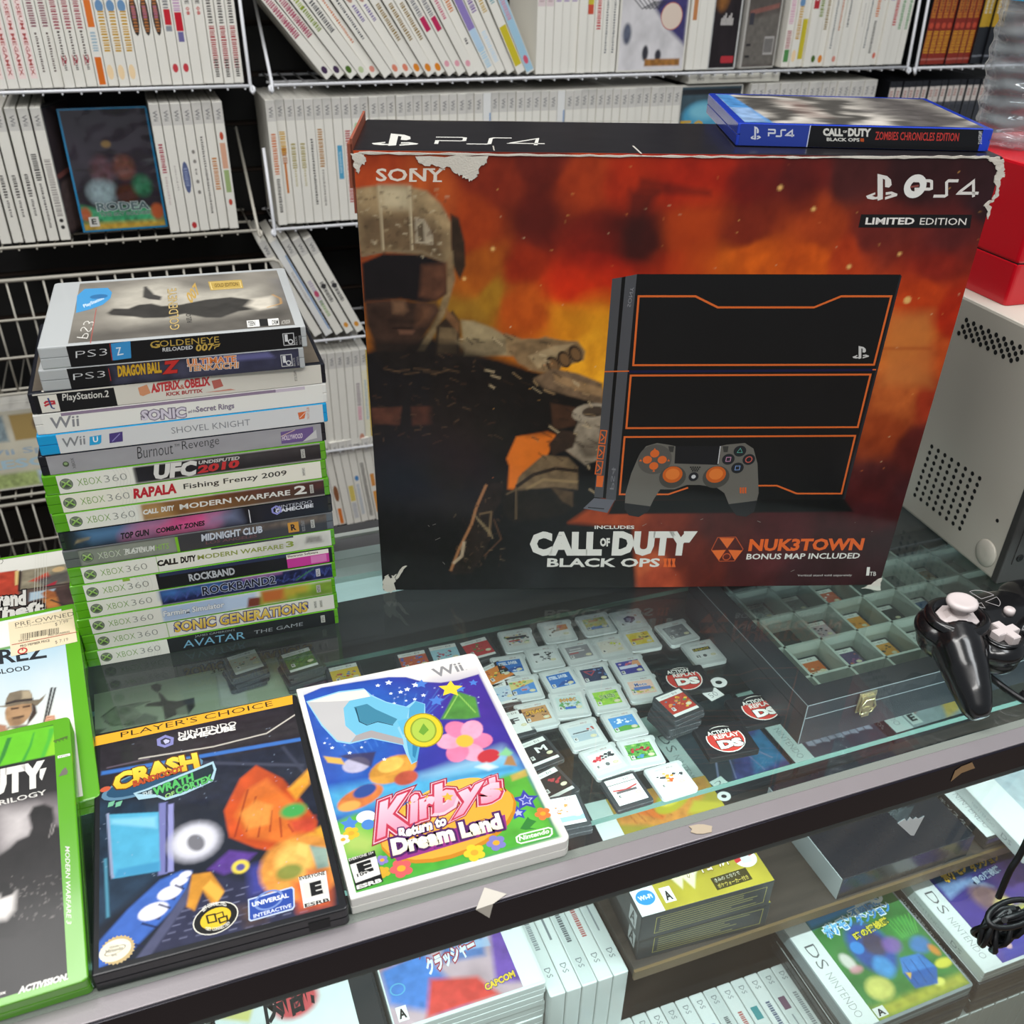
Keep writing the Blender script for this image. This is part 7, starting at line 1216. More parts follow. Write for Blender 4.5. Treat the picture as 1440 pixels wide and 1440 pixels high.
# black cartridges with a round red badge
def badge(tl, tr, label, rot=0.0, w=46, h=38):
    z = SH; p, q = atz(*tl, z + 6), atz(*tr, z + 6); d = q - p; ang = math.atan2(d[1], d[0])
    o = np.array([p[0], p[1], z]) + h * np.array([math.sin(ang), -math.cos(ang), 0]); m = TM(o, ang)
    t = Th('game_cartridge', m, label, 'game cartridge', 'black badge cartridges'); MB().rbox(0, w, 0, h, 0, 6, 2, .8).build('cartridge_shell', mat('#151518', .3, name='black_cartridge_plastic'), t)
    a = Art(m, TOP((2, 1.5, 6.05)), w - 4, h - 3, '#17161a', mode='mm', lay=.03); W2, H2 = w - 4, h - 3
    a.ell((W2 / 2, H2 / 2), 17, 16, '#e3ddd6'); a.ell((W2 / 2, H2 / 2), 16, 15, '#c0382e'); a.ell((W2 / 2, H2 / 2 + 6), 15.6, 9, '#1a1719', a0=.1, a1=math.pi - .1)
    a.text('ACTION', (W2 / 2 - 13, 24), (W2 / 2 + 8, 24), (W2 / 2 - 13, 29), '#e8e4de', .03); a.text('REPLAY', (W2 / 2 - 9, 18.6), (W2 / 2 + 14, 18.6), (W2 / 2 - 9, 23.4), '#e8e4de', .03); a.text('DS', (W2 / 2 - 9, 6.5), (W2 / 2 + 13, 6.5), (W2 / 2 - 9, 16.6), '#efece6', .07, [(.05, '#3a1c1a')])
    a.build('badge_label', t)
badge(*K8(445, 455, 720, 420), 'black badge cartridge behind the tall dark pile', w=46, h=34)
badge(*K8(985, 690, 1200, 640), 'black badge cartridge next to the price tag marked 50', w=52)
badge(*K8(735, 910, 1010, 860), 'black badge cartridge in a clear sleeve nearest the rail', w=46)
# price tags: white ring and a slip
def ringtag(c, z, r=7.5, txt=None, slip=None, label='', glab='paper price tags', ang=.36):
    p = atz(*c, z); m = TM(p, ang); t = Th('price_tag', m, label, 'price tag', glab); b = MB(); n = 20
    b.loft([[(r0 * math.cos(6.2832 * k / n), r0 * .86 * math.sin(6.2832 * k / n), zz) for k in range(n)] for r0, zz in ((r, 0), (r, .5), (r * .42, .5), (r * .42, 0))], caps=False)
    b.build('reinforcing_ring', mat('#dcdcda', .6, name='tag_paper'), t)
    if slip:
        q = m.inverted() @ Vector(atz(*slip, z)); a = Art(m, M4((q.x - 8, q.y - 6, .55), (math.cos(.25), math.sin(.25), 0), (-math.sin(.25), math.cos(.25), 0)), 16, 12.5, '#dedfdc', mode='mm')
        a.text(txt, (3, 3), (12, 3), (3, 9), '#3a3f4a', -.02); a.build('slip', t)
ringtag(c8(945, 553)[0], SH + .3, 8, '50', c8(925, 655)[0], 'white paper tag marked 50 and its ring beside the badge cartridges')
ringtag((1018, 1120), -239.6, 7, '2', (1015, 1103), 'white paper tag with ring on the gold box, behind the rail')
# sheet with brush drawing under the stack side
mS = TM((*(atz(135, 1075, SH + .3)[:2]), SH + .1), CA); t = Th('art_sheet', mS, 'pale green sheet with black brush drawing under the glass', 'sheet')
a = Art(mS, TOP((0, 0, .2)), 190, 185, '#a9b89c', res=1.4); a.mode = 'px'; zs = zq(120, 860, 4.8)
a.pp(zs(880, 430, 1060, 400, 1100, 640, 910, 640), '#b9c4b8', .5); a.pl(zs(880, 440, 915, 640), .5, '#5a6458', .3)
a.pp(zs(440, 500, 480, 485, 515, 495, 510, 530, 490, 540, 520, 560, 555, 600, 620, 605, 735, 580, 740, 640, 700, 690, 620, 695, 540, 730, 520, 640, 400, 640, 420, 620, 510, 605, 490, 550, 450, 525), '#22241f', .5, 1, .4); a.pp(zs(610, 660, 680, 630, 700, 690, 620, 700), '#8a9680', 1, .8)
a.pp(zs(110, 710, 180, 650, 440, 605, 330, 650, 380, 690, 300, 760, 180, 770, 130, 740), '#7d8a74', 1, .9, .5); a.pl(zs(110, 710, 200, 645, 440, 605), .8, '#2c2f2a', .3); a.pp(zs(330, 730, 400, 685, 490, 710, 480, 750, 250, 780), '#5a6458', 1.5, .8, .7); a.pl(zs(130, 740, 180, 770, 300, 760), .7, '#2c2f2a', .3); a.pp(zs(20, 800, 140, 790, 100, 820, 40, 900, 10, 900), '#4a5246', 1, .8, .8)
a.text('35', zs(848, 422)[0], zs(928, 402)[0], zs(845, 400)[0], '#2a2d28', .0); a.build('sheet_face', t); MB().box(0, 190, 0, 185, 0, .15).build('sheet_back', mat('#c9cec0', .7, name='card_stock'), t)

# ------------------------------------------------------------------ compartment case on the glass shelf
X0, Y0, TL_, TD_, TH_ = 453, 140, 330, 200, 44.5
mT = CTR @ Matrix.Translation((X0, Y0, SH)); t = Th('compartment_case', mT, 'black latched display case with pale divided compartments under glass', 'display case')
leather = mat('#1c2025', 0.42, name='black_leatherette', bump=0.35); divm = mat('#b9c0b7', 0.6, name='pale_divider_board')
b = MB(); w = 20
for x0, x1, y0, y1 in ((0, TL_, 0, w), (0, TL_, TD_ - w, TD_), (0, w, w, TD_ - w), (TL_ - w, TL_, w, TD_ - w)): b.box(x0, x1, y0, y1, 30, TH_)
b.build('lid_frame', leather, t)
b = MB()
for x0, x1, y0, y1 in ((0, TL_, 0, 4), (0, TL_, TD_ - 4, TD_), (0, 4, 4, TD_ - 4), (TL_ - 4, TL_, 4, TD_ - 4)): b.box(x0, x1, y0, y1, 0, 29.2)
b.box(4, TL_ - 4, 4, TD_ - 4, 0, 4); b.build('tray_base', leather, t)
b = MB().box(-.3, TL_, -.35, 0, 29.2, 30).box(-.3, TL_, -.3, 0, TH_ - .8, TH_ + .1).box(-.3, 0, -.3, TD_, TH_ - .8, TH_ + .1).box(-.4, .3, -.4, .3, 0, TH_); b.build('pale_seam', mat('#6f777a', .4, name='pale_edge_grey'), t)  # pale strips along the lid seam and the outer edges
b = MB(); xs = [29 + 39.7 * k for k in range(8)]; ys = [35, 77, 121, 165]
for x in xs: b.box(x - 1.3, x + 1.3, 4, TD_ - 4, 21, 41)
for y in ys: b.box(4, TL_ - 4, y - 1.3, y + 1.3, 21, 41)
b.build('divider_grid', divm, t); MB().box(4, TL_ - 4, 4, TD_ - 4, 4, 21).build('tray_lining', mat('#454b48', .8, name='lining'), t)
MB().box(w - 2, TL_ - w + 2, w - 2, TD_ - w + 2, 41.6, 42.4).build('lid_glass', glass_mat('lid_glass_pane', (0.93, 0.96, 0.95)), t)
b = MB(); L0 = 64 - 3
b.rbox(L0 - 9, L0 + 9, -2.2, -.4, 22, 43, .8, .4).rbox(L0 - 7, L0 + 7, -4, -2, 24, 40, 1, .6).tube([(L0 - 6, -4.4, 22), (L0 - 8, -5, 29), (L0 - 4, -5.4, 38), (L0 + 4, -5.4, 38), (L0 + 8, -5, 29), (L0 + 6, -4.4, 22)], .9, 6, closed=True).rbox(L0 - 4, L0 + 4, -5, -3, 18, 28, 1, .5)
b.build('latch', mat('#c9bf9c', 0.22, 0.9, name='brassy_metal'), t)
zt_ = zq(1000, 820, 4.5)
CZ = SH + 21.2
for n_, (c, items, bg, lab) in enumerate([((1148, 931), [('r', 0, 9, 26, 22, '#c9682c'), ('n', 3, 7, 24, 17, ['#8a5a3c', '#d8c8a8'], 61, 14)], '#d8cfc0', 'orange-topped cartridge in the front-left compartment'),
    ((1202, 919), [('n', 2, 5, 24, 21, ['#8a4a7a', '#3a3a5c', '#b06a4c'], 62, 20)], '#4a3a64', 'purple cartridge in a front-row compartment'),
    ((1249, 906), [('n', 4, 10, 22, 20, ['#2c2622'], 63, 10)], '#cf8f2c', 'amber cartridge with a black shape in a front-row compartment'),
    ((1160, 881), [('n', 4, 8, 23, 20, ['#4a4048', '#8a7a84'], 64, 14)], '#b9a9b0', 'greyish pink cartridge in a second-row compartment'),
    ((1211, 871), [('n', 4, 8, 23, 20, ['#d8a84c', '#a8702c'], 65, 12)], '#d8902c', 'yellow-orange cartridge in a second-row compartment'),
    ((1076, 850), [('n', 4, 8, 23, 20, ['#6a7a78'], 66, 10)], '#8a9a98', 'dim grey cartridge in the back-left compartment'),
    ((1124, 843), [('n', 4, 8, 23, 20, ['#4a5452'], 67, 8)], '#6a7472', 'dull grey cartridge in a back compartment'),
    ((1172, 835), [('n', 2, 5, 24, 20, ['#d8d0c8', '#c8483c'], 68, 14)], '#b8502c', 'red-orange cartridge in a back compartment'),
    ((1257, 857), [('n', 4, 8, 23, 20, ['#5a5f64'], 69, 8)], '#2a2c2e', 'black cartridge in a second-row compartment'),
    ((1298, 843), [('n', 4, 8, 23, 20, ['#3f6a9a'], 70, 10)], '#2c5a8a', 'blue cartridge in a second-row compartment near the pad'),
    ((1290, 889), [('n', 12, 10, 14, 20, ['#4a4c4e'], 71, 2)], '#c5c9c6', 'white cartridge in the compartment hidden by the pad'),
    ((1270, 806), [('n', 2, 5, 24, 20, ['#a8742c', '#6a4a2c', '#3f5a3a'], 72, 20)], '#8a6428', 'golden brown cartridge in a rear compartment beside the metal tower'),
    ((1317, 794), [('n', 4, 8, 23, 20, ['#4a5056'], 73, 6)], '#33383c', 'charcoal cartridge in a rear compartment beside the metal tower')]):
    p = mT.inverted() @ Vector(atz(*c, CZ + 3)); x, y = p.x, p.y
    i = min(range(7), key=lambda k: abs((xs[k] + xs[k + 1]) / 2 - x)); ye = [4] + ys + [196]; j = min(range(5), key=lambda k: abs((ye[k] + ye[k + 1]) / 2 - y))
    cx, cy = (xs[i] + xs[i + 1]) / 2, min(max(y, ye[j] + 19), ye[j + 1] - 19) if ye[j + 1] - ye[j] > 38 else (ye[j] + ye[j + 1]) / 2
    cart_at('ds', mT @ Matrix.Translation((cx - 16.5, cy - 17.5, 21.2)), items, lab, bg, 'cartridges in the compartment case')

# ------------------------------------------------------------------ boxes and cases on the wooden shelf
WZ = -309.8
ds_white = mat('#d3d8d6', 0.3, name='pale_case_plastic', coat=.3); ds_clear = mat('#23262a', 0.22, name='dark_clear_plastic', coat=.4)
def dscase(m, label, paint, band='left', w=128, d=134, h=15.5, shell=None, group='handheld game cases in the counter', spine=None, bandtxt='#6a6c70', extra=None):
    t = Th('game_case', m, label, 'game case', group); case_shell(w, d, h, spine='x0').build('case_shell', shell or ds_clear, t)
    a = Art(m, TOP((1.5, 3, h + .05)), w - 4, d - 6, '#d9dedc', res=1.1, mode='uv'); paint(a); a.build('cover_sheet', t)
    if spine: b_ = Art(m, M4((-.08, d - 3, 1.2), (0, -1, 0), (0, 0, 1)), d - 6, h - 2.4, spine[0], mode='mm'); spine[1](b_); b_.build('spine_sheet', t)
    return t
def dsband(a, txt=True, w=.2):
    a.poly([(0, 0), (w, 0), (w, 1), (0, 1)], '#dadfdd'); x = w * .32
    if txt: a.text('NINTENDO', (w * .3, .47), (w * .3, .08), (w * .62, .47), '#8f9294', -.015); a.text('DS', (w * .26, .74), (w * .26, .52), (w * .7, .74), '#55585c', -.01)
def p_gold(a):
    a.fill(lambda u, v: np.array(lin('#a89a34')) * (.7 + .6 * fbm(u * 5, v * 5, 101))[..., None]); a.pp([(.18, .75), (.6, .6), (1, .9), (1, 1), (.18, 1)], '#d08a3c', 3, 1, .4); a.pp([(.2, .9), (.5, .7), (.6, .8), (.4, 1), (.2, 1)], '#d9722c', 1.5)
    for k in range(5): a.pl([(.24 + k * .05, .98), (.3 + k * .07, .72)], 1, '#a85a20', .3)
    a.pe((.66, .86), 26, 12, '#b9b02c', .5, 1.5); a.pe((.66, .88), 17, 8, '#e0d04c', .5, 1.5); a.pp([(.7, .7), (1, .66), (1, .72), (.8, .8)], '#c0b43a', 2); a.pe((.45, .3), 30, 14, '#6f6a1c', 0, 6, .7)
    a.pp([(.25, .28), (.32, .42), (.38, .3), (.44, .44), (.5, .3), (.56, .4), (.6, .3), (.5, .2), (.44, .1), (.4, .2), (.36, .12), (.32, .22)], '#dfd8b8', 1, .9); dsband(a, False, .17)
    a.ell((.085, .13), 9, 8, '#2f86c8'); a.text('Wi-Fi', (.035, .115), (.135, .115), (.035, .15), '#e4eef4', .03)
    a.poly([(.2, .05), (.28, .05), (.28, .17), (.2, .17)], '#e0e0dc'); a.text('A', (.215, .065), (.265, .065), (.215, .14), '#222', .04)
    a.text('ハートゴールド', (.44, .19), (.79, .21), (.44, .28), '#efe9d2', .03, [(.08, '#7a5a20')]); a.poly([(.58, .04), (.86, .05), (.86, .15), (.58, .14)], '#3a3518'); a.text('ポケウォーカー付き', (.6, .05), (.84, .06), (.6, .085), '#d9c45c', .0); a.text('きみの となりで', (.6, .1), (.8, .11), (.6, .13), '#d0cdb8', 0)
    a.ell((.9, .22), 11, 10, '#d9dad6'); a.ell((.9, .22), 11, 10, '#c03238', a0=.3, a1=3.44); a.poly([(.865, .185), (.935, .185), (.935, .25), (.865, .25)], '#c9cccc')
    a.text('Nintendo', (.58, .955), (.74, .955), (.58, .985), '#6a5a1c', .01)
for k, (zz, lab, dx) in enumerate(((-309.6, 'lower of the two gold handheld game boxes on the wooden shelf', 4), (-274.4, 'upper of the two gold handheld game boxes, with a round red and white sticker', 0))):
    m = CTR @ Matrix.Translation((302 + dx, 110 + dx, zz)) @ Matrix.Rotation(-.06 + .02 * k, 4, 'Z'); t = Th('game_box', m, lab, 'game box', 'gold game boxes')
    MB().rbox(0, 132, 0, 136, 0, 34.6, .8, .5).build('carton', mat('#2f3336', .4, name='dark_grey_card'), t)
    a = Art(m, TOP((.4, .4, 34.65)), 131.2, 135.2, '#b0a23a', res=1.2, mode='uv'); p_gold(a); a.build('top_print', t)
    a = Art(m, FRONT((1, -.05, 1)), 130, 32.6, '#33383c', mode='mm'); a.line([(14, 5), (124, 5), (124, 27), (14, 27)], .6, '#b0a85a', True)
    for r_ in range(6): a.line([(18, 24 - r_ * 3.2), (rs.uniform(80, 120), 24 - r_ * 3.2)], 1.2, '#8f8a58')
    a.build('front_print', t)
    a = Art(m, M4((-.05, 134, 1), (0, -1, 0), (0, 0, 1)), 130, 32, '#23272a', mode='mm'); a.poly([(112, 6), (126, 6), (126, 26), (112, 26)], '#b9bcbc'); a.text('A', (114, 8), (124, 8), (114, 24), '#333', .03); a.build('side_print', t)
def p_dark1(a):
    a.fill(lambda u, v: np.array(lin('#39424c')) * (.6 + .8 * fbm(u * 5, v * 5, 111))[..., None]); a.pp([(.4, 0), (1, 0), (1, .6), (.7, .5)], '#4a4a8c', 3, 1, .5); a.pp([(.65, .05), (1, .1), (1, .5), (.8, .4)], '#3f8ab8', 4, .8, .3); a.pl([(.3, .1), (.5, .5), (.7, .45), (.9, .15)], 2, '#9a9ac0', .5); a.pl([(.45, .05), (.55, .35), (.7, .3), (.75, .05)], 1.5, '#8a8ab8', .5); dsband(a); a.text('DIAMOND', (.26, .86), (.6, .86), (.26, .92), '#a9aeb0', .02); a.pp([(0, .0), (1, 0), (1, .03), (0, .03)], '#4a4a44', 1)
def p_tet(a):
    a.fill(lambda u, v: np.array(lin('#3c3a4c')) * (.6 + .7 * fbm(u * 4, v * 4, 121))[..., None]); a.pp([(.2, .3), (1, .3), (1, .7), (.2, .55)], '#54506a', 4, .8, .5); dsband(a)
    for k in range(9): a.pp([(.24 + k * .08, .18), (.31 + k * .08, .16 + .02 * (k % 2)), (.31 + k * .08, .34), (.24 + k * .08, .32)], '#a9a4b8', .6, .9, .5)
    for k in range(9): a.pl([(.25 + k * .08, .25), (.3 + k * .08, .3 - .08 * (k % 2))], 1.6, '#5a5470', .3)
def p_rb(a):
    a.fill(lambda u, v: np.array(lin('#a9b0b4')) * (.5 + .9 * fbm(u * 6, v * 6, 131))[..., None]); a.pp([(.25, .1), (.6, .3), (.9, .2), (.9, .5), (.5, .5)], '#b8483c', 3, 1, .4); a.pp([(.6, .0), (1, .1), (1, .3), (.7, .2)], '#d0a84c', 3, .9, .3); a.pl([(.3, .2), (.6, .35), (.9, .3)], 3, '#d85a3c', .6); dsband(a); a.poly([(.22, .03), (.34, .03), (.34, .2), (.22, .2)], '#d9dad6'); a.text('E', (.245, .07), (.315, .07), (.245, .16), '#222', .05)
for k, (s, d, pf, lab, sp) in enumerate(((446, 258, p_dark1, 'handheld case with lilac creature-like ribbons seen through the glass shelf', '#1d2226'), (577, 258, p_tet, 'handheld case with jagged grey lettering under the compartment case', '#3a1d28'), (716, 266, p_rb, 'handheld case with red and gold swirls under the controller', '#22262a'))):
    m = CTR @ Matrix.Translation((s, d, WZ)) @ Matrix.Rotation(.02, 4, 'Z'); dscase(m, lab, pf, spine=(sp, lambda b_: b_.text('NINTENDO DS', (50, 3.4), (110, 3.4), (50, 9), '#b9bcbc', 0)))
m = CTR @ Matrix.Translation((520, 108, WZ)); t = Th('game_box', m, 'flat black box with its lit end coloured pale on the wooden shelf', 'game box'); MB().rbox(.5, 160, 0, 128, 0, 30, .8, .5).build('carton', mat('#161c26', .28, name='blue_black_card', coat=.3), t); MB().box(-.3, .6, .5, 127, .5, 29.5).build('lit_end_panel', mat('#aeb6b8', .5, name='lit_pale_card'), t)  # end face of the black box, coloured pale for the light on it
def p_dk(a):
    a.fill(lambda u, v: np.array(lin('#454b55')) * (.6 + .7 * fbm(u * 4, v * 5, 141))[..., None])
    for k in range(9): a.pp([(.55, .75), (.35 + .09 * k, 1 - .03 * k), (.42 + .09 * k, .98 - .03 * k)], '#c5cad8', 1, .9)
    a.pp([(.3, .8), (.5, .7), (.45, .9)], '#a59cc8', 2, .9); a.pp([(.5, .55), (.9, .6), (.9, .9), (.55, .85)], '#d0d4dc', 5, .6, .4)
    a.ell((.5, .42), 19, 17, '#d9dad8', a0=.2, a1=3.3); a.ell((.5, .42), 16, 14, '#c8443c', a0=.3, a1=3.2, inner=.5); a.text('ポケットモンスター', (.34, .3), (.98, .3), (.34, .44), '#e6e8e6', .04, [(.07, '#3a4048')]); dsband(a)
dscase(CTR @ Matrix.Translation((702, 108, WZ)), 'dark handheld case with white plumes at the right end of the wooden shelf', p_dk, w=126, d=132, spine=('#23282e', lambda b_: b_.text('ポケットモンスター', (20, 3), (110, 3), (20, 9.5), '#c9cdcd', .02)))
def p_wt(a): a.fill(lambda u, v: np.array(lin('#cfd6d4')) * np.ones_like(u)[..., None]); dsband(a, False, .3); a.pp([(.3, .1), (1, .1), (1, .95), (.3, .95)], '#9fb0b8', 1, .8, .3)
dscase(CTR @ Matrix.Translation((712, 72, WZ + 15.8)) @ Matrix.Rotation(-.05, 4, 'Z'), 'white handheld case lying across the plumed one', p_wt, shell=ds_white, w=126, d=120, spine=('#cfd6d4', lambda b_: (b_.text('DS', (84, 3.4), (98, 3.4), (84, 9), '#8f9498', 0), b_.text('NINTENDO', (40, 4), (74, 4), (40, 8), '#a9aeb0', 0))))
# spine-up rows: lower board left, and under the big handheld cases
def spine_up_mesh(L):
    b = MB().rbox(0, 15.2, 0, L, 0, 124, 1.6, 1.2); return b.mesh('case_shell', ds_white)
SUM, SUL = spine_up_mesh(112), spine_up_mesh(134)
def spine_up(s, d, z, k, where, group, me, L, col='#cdd3d1', mark='DS'):
    m = CTR @ Matrix.Translation((s, d, z)); o = bpy.data.objects.new('game_case', me); COL.objects.link(o); place(o, m); r = random.Random(k * 13 + int(s))
    desc = SPD[k % len(SPD)]
    tag(o, '%s case standing spine-up, %s along %s' % (desc[0], ordinal(k), where), 'game case', group)
    a = Art(I4, M4((1.2, L - 2, 124.05), (0, -1, 0), (1, 0, 0)), L - 4, 12.8, desc[1], mode='mm')
    if mark: a.text(mark, (6 if L < 120 else L - 30, 3.6), (15 if L < 120 else L - 20, 3.6), (6 if L < 120 else L - 30, 9.4), '#6a7074', 0, res=1)
    x0, x1 = (30, 80) if L < 120 else (16, 84)
    if desc[2] == 'z':
        x = x0
        while x < x1: w_ = r.uniform(1.5, 3); a.poly([(x, 4), (x + w_ * .7, 4), (x + w_ * .7, 8.6), (x, 8.6)], desc[3]); x += w_
    elif desc[2] == 'b': a.poly([(x0, 2.4), (x0 + 14, 2.4), (x0 + 14, 10), (x0, 10)], desc[3]); a.line([(x0 + 20, 6.4), (x1, 6.4)], 1.6, '#8a9094')
    elif desc[2] == 'c': a.ell((x0 + 6, 6.4), 4, 4, desc[3]); a.line([(x0 + 14, 6.4), (x1 - 6, 6.4)], 2.2, '#7a8084')
    c = bpy.data.objects.new('spine_sheet', a.mesh('spine_print')); COL.objects.link(c); c.parent = o
SPD = [('pale, small-lettered', '#d3d9d7', 'z', '#8a9094'), ('white, blue-crested', '#d9dedc', 'c', '#3a5a9a'), ('grey, blocky-titled', '#c5ccca', 'z', '#5a6064'), ('white, red-titled', '#d5dad8', 'z', '#b0605c'), ('pale, teal-squared', '#cfd5d3', 'b', '#3f8a8f'), ('white, slate-titled', '#d9dddb', 'z', '#55607a'), ('grey, plum-marked', '#c9cfcd', 'b', '#6a4a60')]
MB().box(CS0 + 20, 300, 100, 404, -452, -440).build('riser_board', wood_mat('shelf_wood', '#4a4039', '#665a50', 0.8), ct)
for k in range(5): spine_up(297.5 - 15.6 * (5 - k), 110, -440 + .2, k, 'the row left of the gold boxes', 'spine-up row left of the gold boxes', SUL, 134)
for k in range(34): spine_up(250 + 16 * k, 8, -538.2, k, 'the lowest row at the front pane', 'lowest spine-up row at the front pane', SUM, 112)
PZ = -366 - 15.5
def p_time(a):
    a.fill(lambda u, v: np.array(lin('#3a7a3c')) * (.6 + .8 * fbm(u * 6, v * 6, 151))[..., None])
    a.pp([(.2, .86), (.75, .9), (.7, 1), (.2, 1)], '#3f9ad8', 3); a.pp([(.2, .12), (1, .1), (1, 0), (.2, 0)], '#a8a83a', 4, 1, .3); a.pp([(.2, .2), (1, .25), (1, .12), (.2, .1)], '#3f7a3a', 4, .8, .4)
    a.pe((.52, .54), 22, 30, '#2c4f9a', 0, 4, 1, .4); a.pe((.56, .56), 12, 14, '#4a3a34', 0, 3, .8); a.pe((.85, .6), 16, 14, '#3f8a40', 0, 3, 1, .5); a.pe((.42, .58), 7, 7, '#3a86d0', 0, 1)
    for k in range(8): a.pl([(.8 + .02 * k, .52), (.78 + .035 * k, .7)], 1.2, '#59a84a', .4)
    a.pe((.68, .5), 10, 9, '#7a5aa0', .2, 3, .9, .3); a.pe((.5, .36), 10, 12, '#4a94d0', 0, 3, .9, .3); a.pe((.88, .42), 11, 9, '#4a7ac4', .3, 3, .8, .3); a.pe((.36, .22), 14, 12, '#c9c86a', 0, 3, 1, .3); a.pe((.28, .5), 6, 10, '#d8d4cc', .2, 2, .9); a.pe((.3, .42), 7, 4, '#d0909c', 0, 2, .8); a.pe((.94, .22), 10, 5, '#d5cf4c', 0, 1.5); a.pe((.8, .1), 6, 4, '#e0dc6a', 0, 1.5); a.pe((.95, .34), 4, 7, '#d88a3c', .2, 2, .9)
    a.pp([(.6, .12), (.78, .09), (.86, .2), (.84, .34), (.7, .36), (.6, .26)], '#2c5aa0', 1, 1, .3); a.pp([(.6, .26), (.66, .38), (.82, .36), (.86, .22), (.72, .24)], '#3f7ac0', 1, 1, .3)
    for k in range(3): a.pl([(.64 + k * .07, .13), (.66 + k * .07, .34)], .8, '#1d3f7a', .3)
    a.pp([(.62, .2), (.66, .24), (.62, .26)], '#d8b04c', .5)
    dsband(a, True, .19); a.text('The Pokémon Company', (.24, .93), (.66, .955), (.24, .955), '#d9e8ea', .01)
    a.text('ポケモン', (.27, .72), (.55, .765), (.265, .84), '#3a8fd8', .06, [(.1, '#e4f0f4')], grad='#8ad0f0'); a.text('不思議の', (.56, .82), (.86, .85), (.555, .9), '#4a9ad8', .04, [(.09, '#e4f0f4')]); a.text('ダンジョン', (.56, .735), (.9, .77), (.555, .83), '#3a8ad0', .05, [(.1, '#e4f0f4')])
    a.text('時の探検隊', (.46, .63), (.8, .675), (.455, .7), '#e0cf3c', .03, [(.06, '#3a5a2c')]); a.poly([(.2, .02), (.29, .02), (.29, .1), (.2, .1)], '#d9dad6'); a.text('A', (.215, .03), (.275, .03), (.215, .085), '#222', .04)
t = dscase(CTR @ Matrix.Translation((486, 9, PZ)) @ Matrix.Rotation(.02, 4, 'Z'), 'handheld case with green forest cover and blue title behind the front pane', p_time, w=138, d=129, shell=frost_mat('clear_case_plastic', '#aab4b6', .35, .15))
a = Art(t.m, M4((88, 113, 15.7), (math.cos(.1), math.sin(.1), 0), (-math.sin(.1), math.cos(.1), 0)), 24, 13, '#e2e4e2', mode='mm'); a.text('15', (6, 3), (15, 3), (6, 10), '#3a3f4a', -.02); a.ell((27, 1), 7.5, 7, '#e2e4e2', inner=.45); a.build('price_slip', [c for c in t.o.children if c.name.startswith('cover_sheet')][0])
def p_dark(a):
    a.fill(lambda u, v: np.array(lin('#4a3a8c')) * (.7 + .6 * fbm(u * 5, v * 6, 161))[..., None]); a.pp([(.2, .75), (1, .8), (1, 1), (.2, 1)], '#33475c', 4, 1, .3); a.pp([(.2, .62), (.4, .68), (.6, .6), (.5, .74), (.2, .76)], '#8aa8d0', 3, .8, .3); a.pe((.5, .5), 16, 22, '#8a6a5c', .5, 5, .8, .5); a.pe((.55, .42), 12, 8, '#d8c87a', .5, 3, .9); a.pe((.8, .66), 20, 20, '#5a4088', 0, 5, .9, .4); a.pe((.7, .3), 20, 10, '#c9c44c', 0, 4, .9); a.pp([(.2, .0), (1, 0), (1, .12), (.3, .16)], '#3a3aa0', 3, .9); a.pe((.32, .12), 4, 5, '#d8b0b0', 0, 1); a.pe((.6, .06), 4, 4, '#dfe0e8', 0, 1)
    dsband(a, True, .17); a.text('The Pokémon Company', (.22, .93), (.6, .955), (.22, .955), '#7a8a9c', .01); a.text('ポケモン', (.28, .75), (.54, .8), (.275, .87), '#e0b02c', .06, [(.1, '#4a3a20')]); a.text('不思議の', (.55, .86), (.8, .885), (.545, .93), '#e0b02c', .04, [(.09, '#4a3a20')]); a.text('ダンジョン', (.56, .77), (.86, .8), (.555, .86), '#e0b02c', .05, [(.1, '#4a3a20')]); a.text('闇の探検隊', (.5, .66), (.78, .7), (.495, .73), '#c5d8ec', .03, [(.06, '#3a4a8c')])
for k, (s, lab) in enumerate(((487, 'green forest'), (630, 'violet'))):
    for j in range(2 if k == 0 else 2): dscase(CTR @ Matrix.Translation((s - 1 + 2 * j, 9 + j, PZ - 31.8 + j * 15.9 - .1)), 'handheld case hidden under the %s one, %s up' % (lab, ordinal(j)), p_wt, w=137, d=129, h=15.7, group='cases under the top handheld cases')
dscase(CTR @ Matrix.Translation((629, 10, PZ)), 'handheld case with black spine lying under the violet one', p_tet, w=136, d=130, h=15.2, spine=('#1c2024', lambda b_: (b_.text('ポケモン不思議のダンジョン', (14, 3), (84, 3), (14, 9.4), '#c9cdcd', .02), b_.text('闇の探検隊', (92, 3.4), (118, 3.4), (92, 9), '#c9cdcd', .02), b_.ell((88, 6), 2.6, 2.6, '#3a86c0'))))
t = dscase(CTR @ Matrix.Translation((631, 12, PZ + 15.4)), 'violet handheld case with gold title lying on top of a black-spined one', p_dark, w=138, d=130, shell=ds_white, spine=('#d3d9d7', lambda b_: (b_.text('DS', (84, 3.4), (98, 3.4), (84, 9), '#8f9498', 0), b_.text('NINTENDO', (30, 4), (74, 4), (30, 8), '#a9aeb0', 0))))
a = Art(t.m, M4((78, 118, 15.7), (math.cos(.3), math.sin(.3), 0), (-math.sin(.3), math.cos(.3), 0)), 22, 13, '#e2e4e2', mode='mm'); a.text('15', (6, 3), (15, 3), (6, 10), '#3a3f4a', -.02); a.ell((26, -3), 7.5, 7, '#e2e4e2', inner=.45); a.build('price_slip', [c for c in t.o.children if c.name.startswith('cover_sheet')][0])
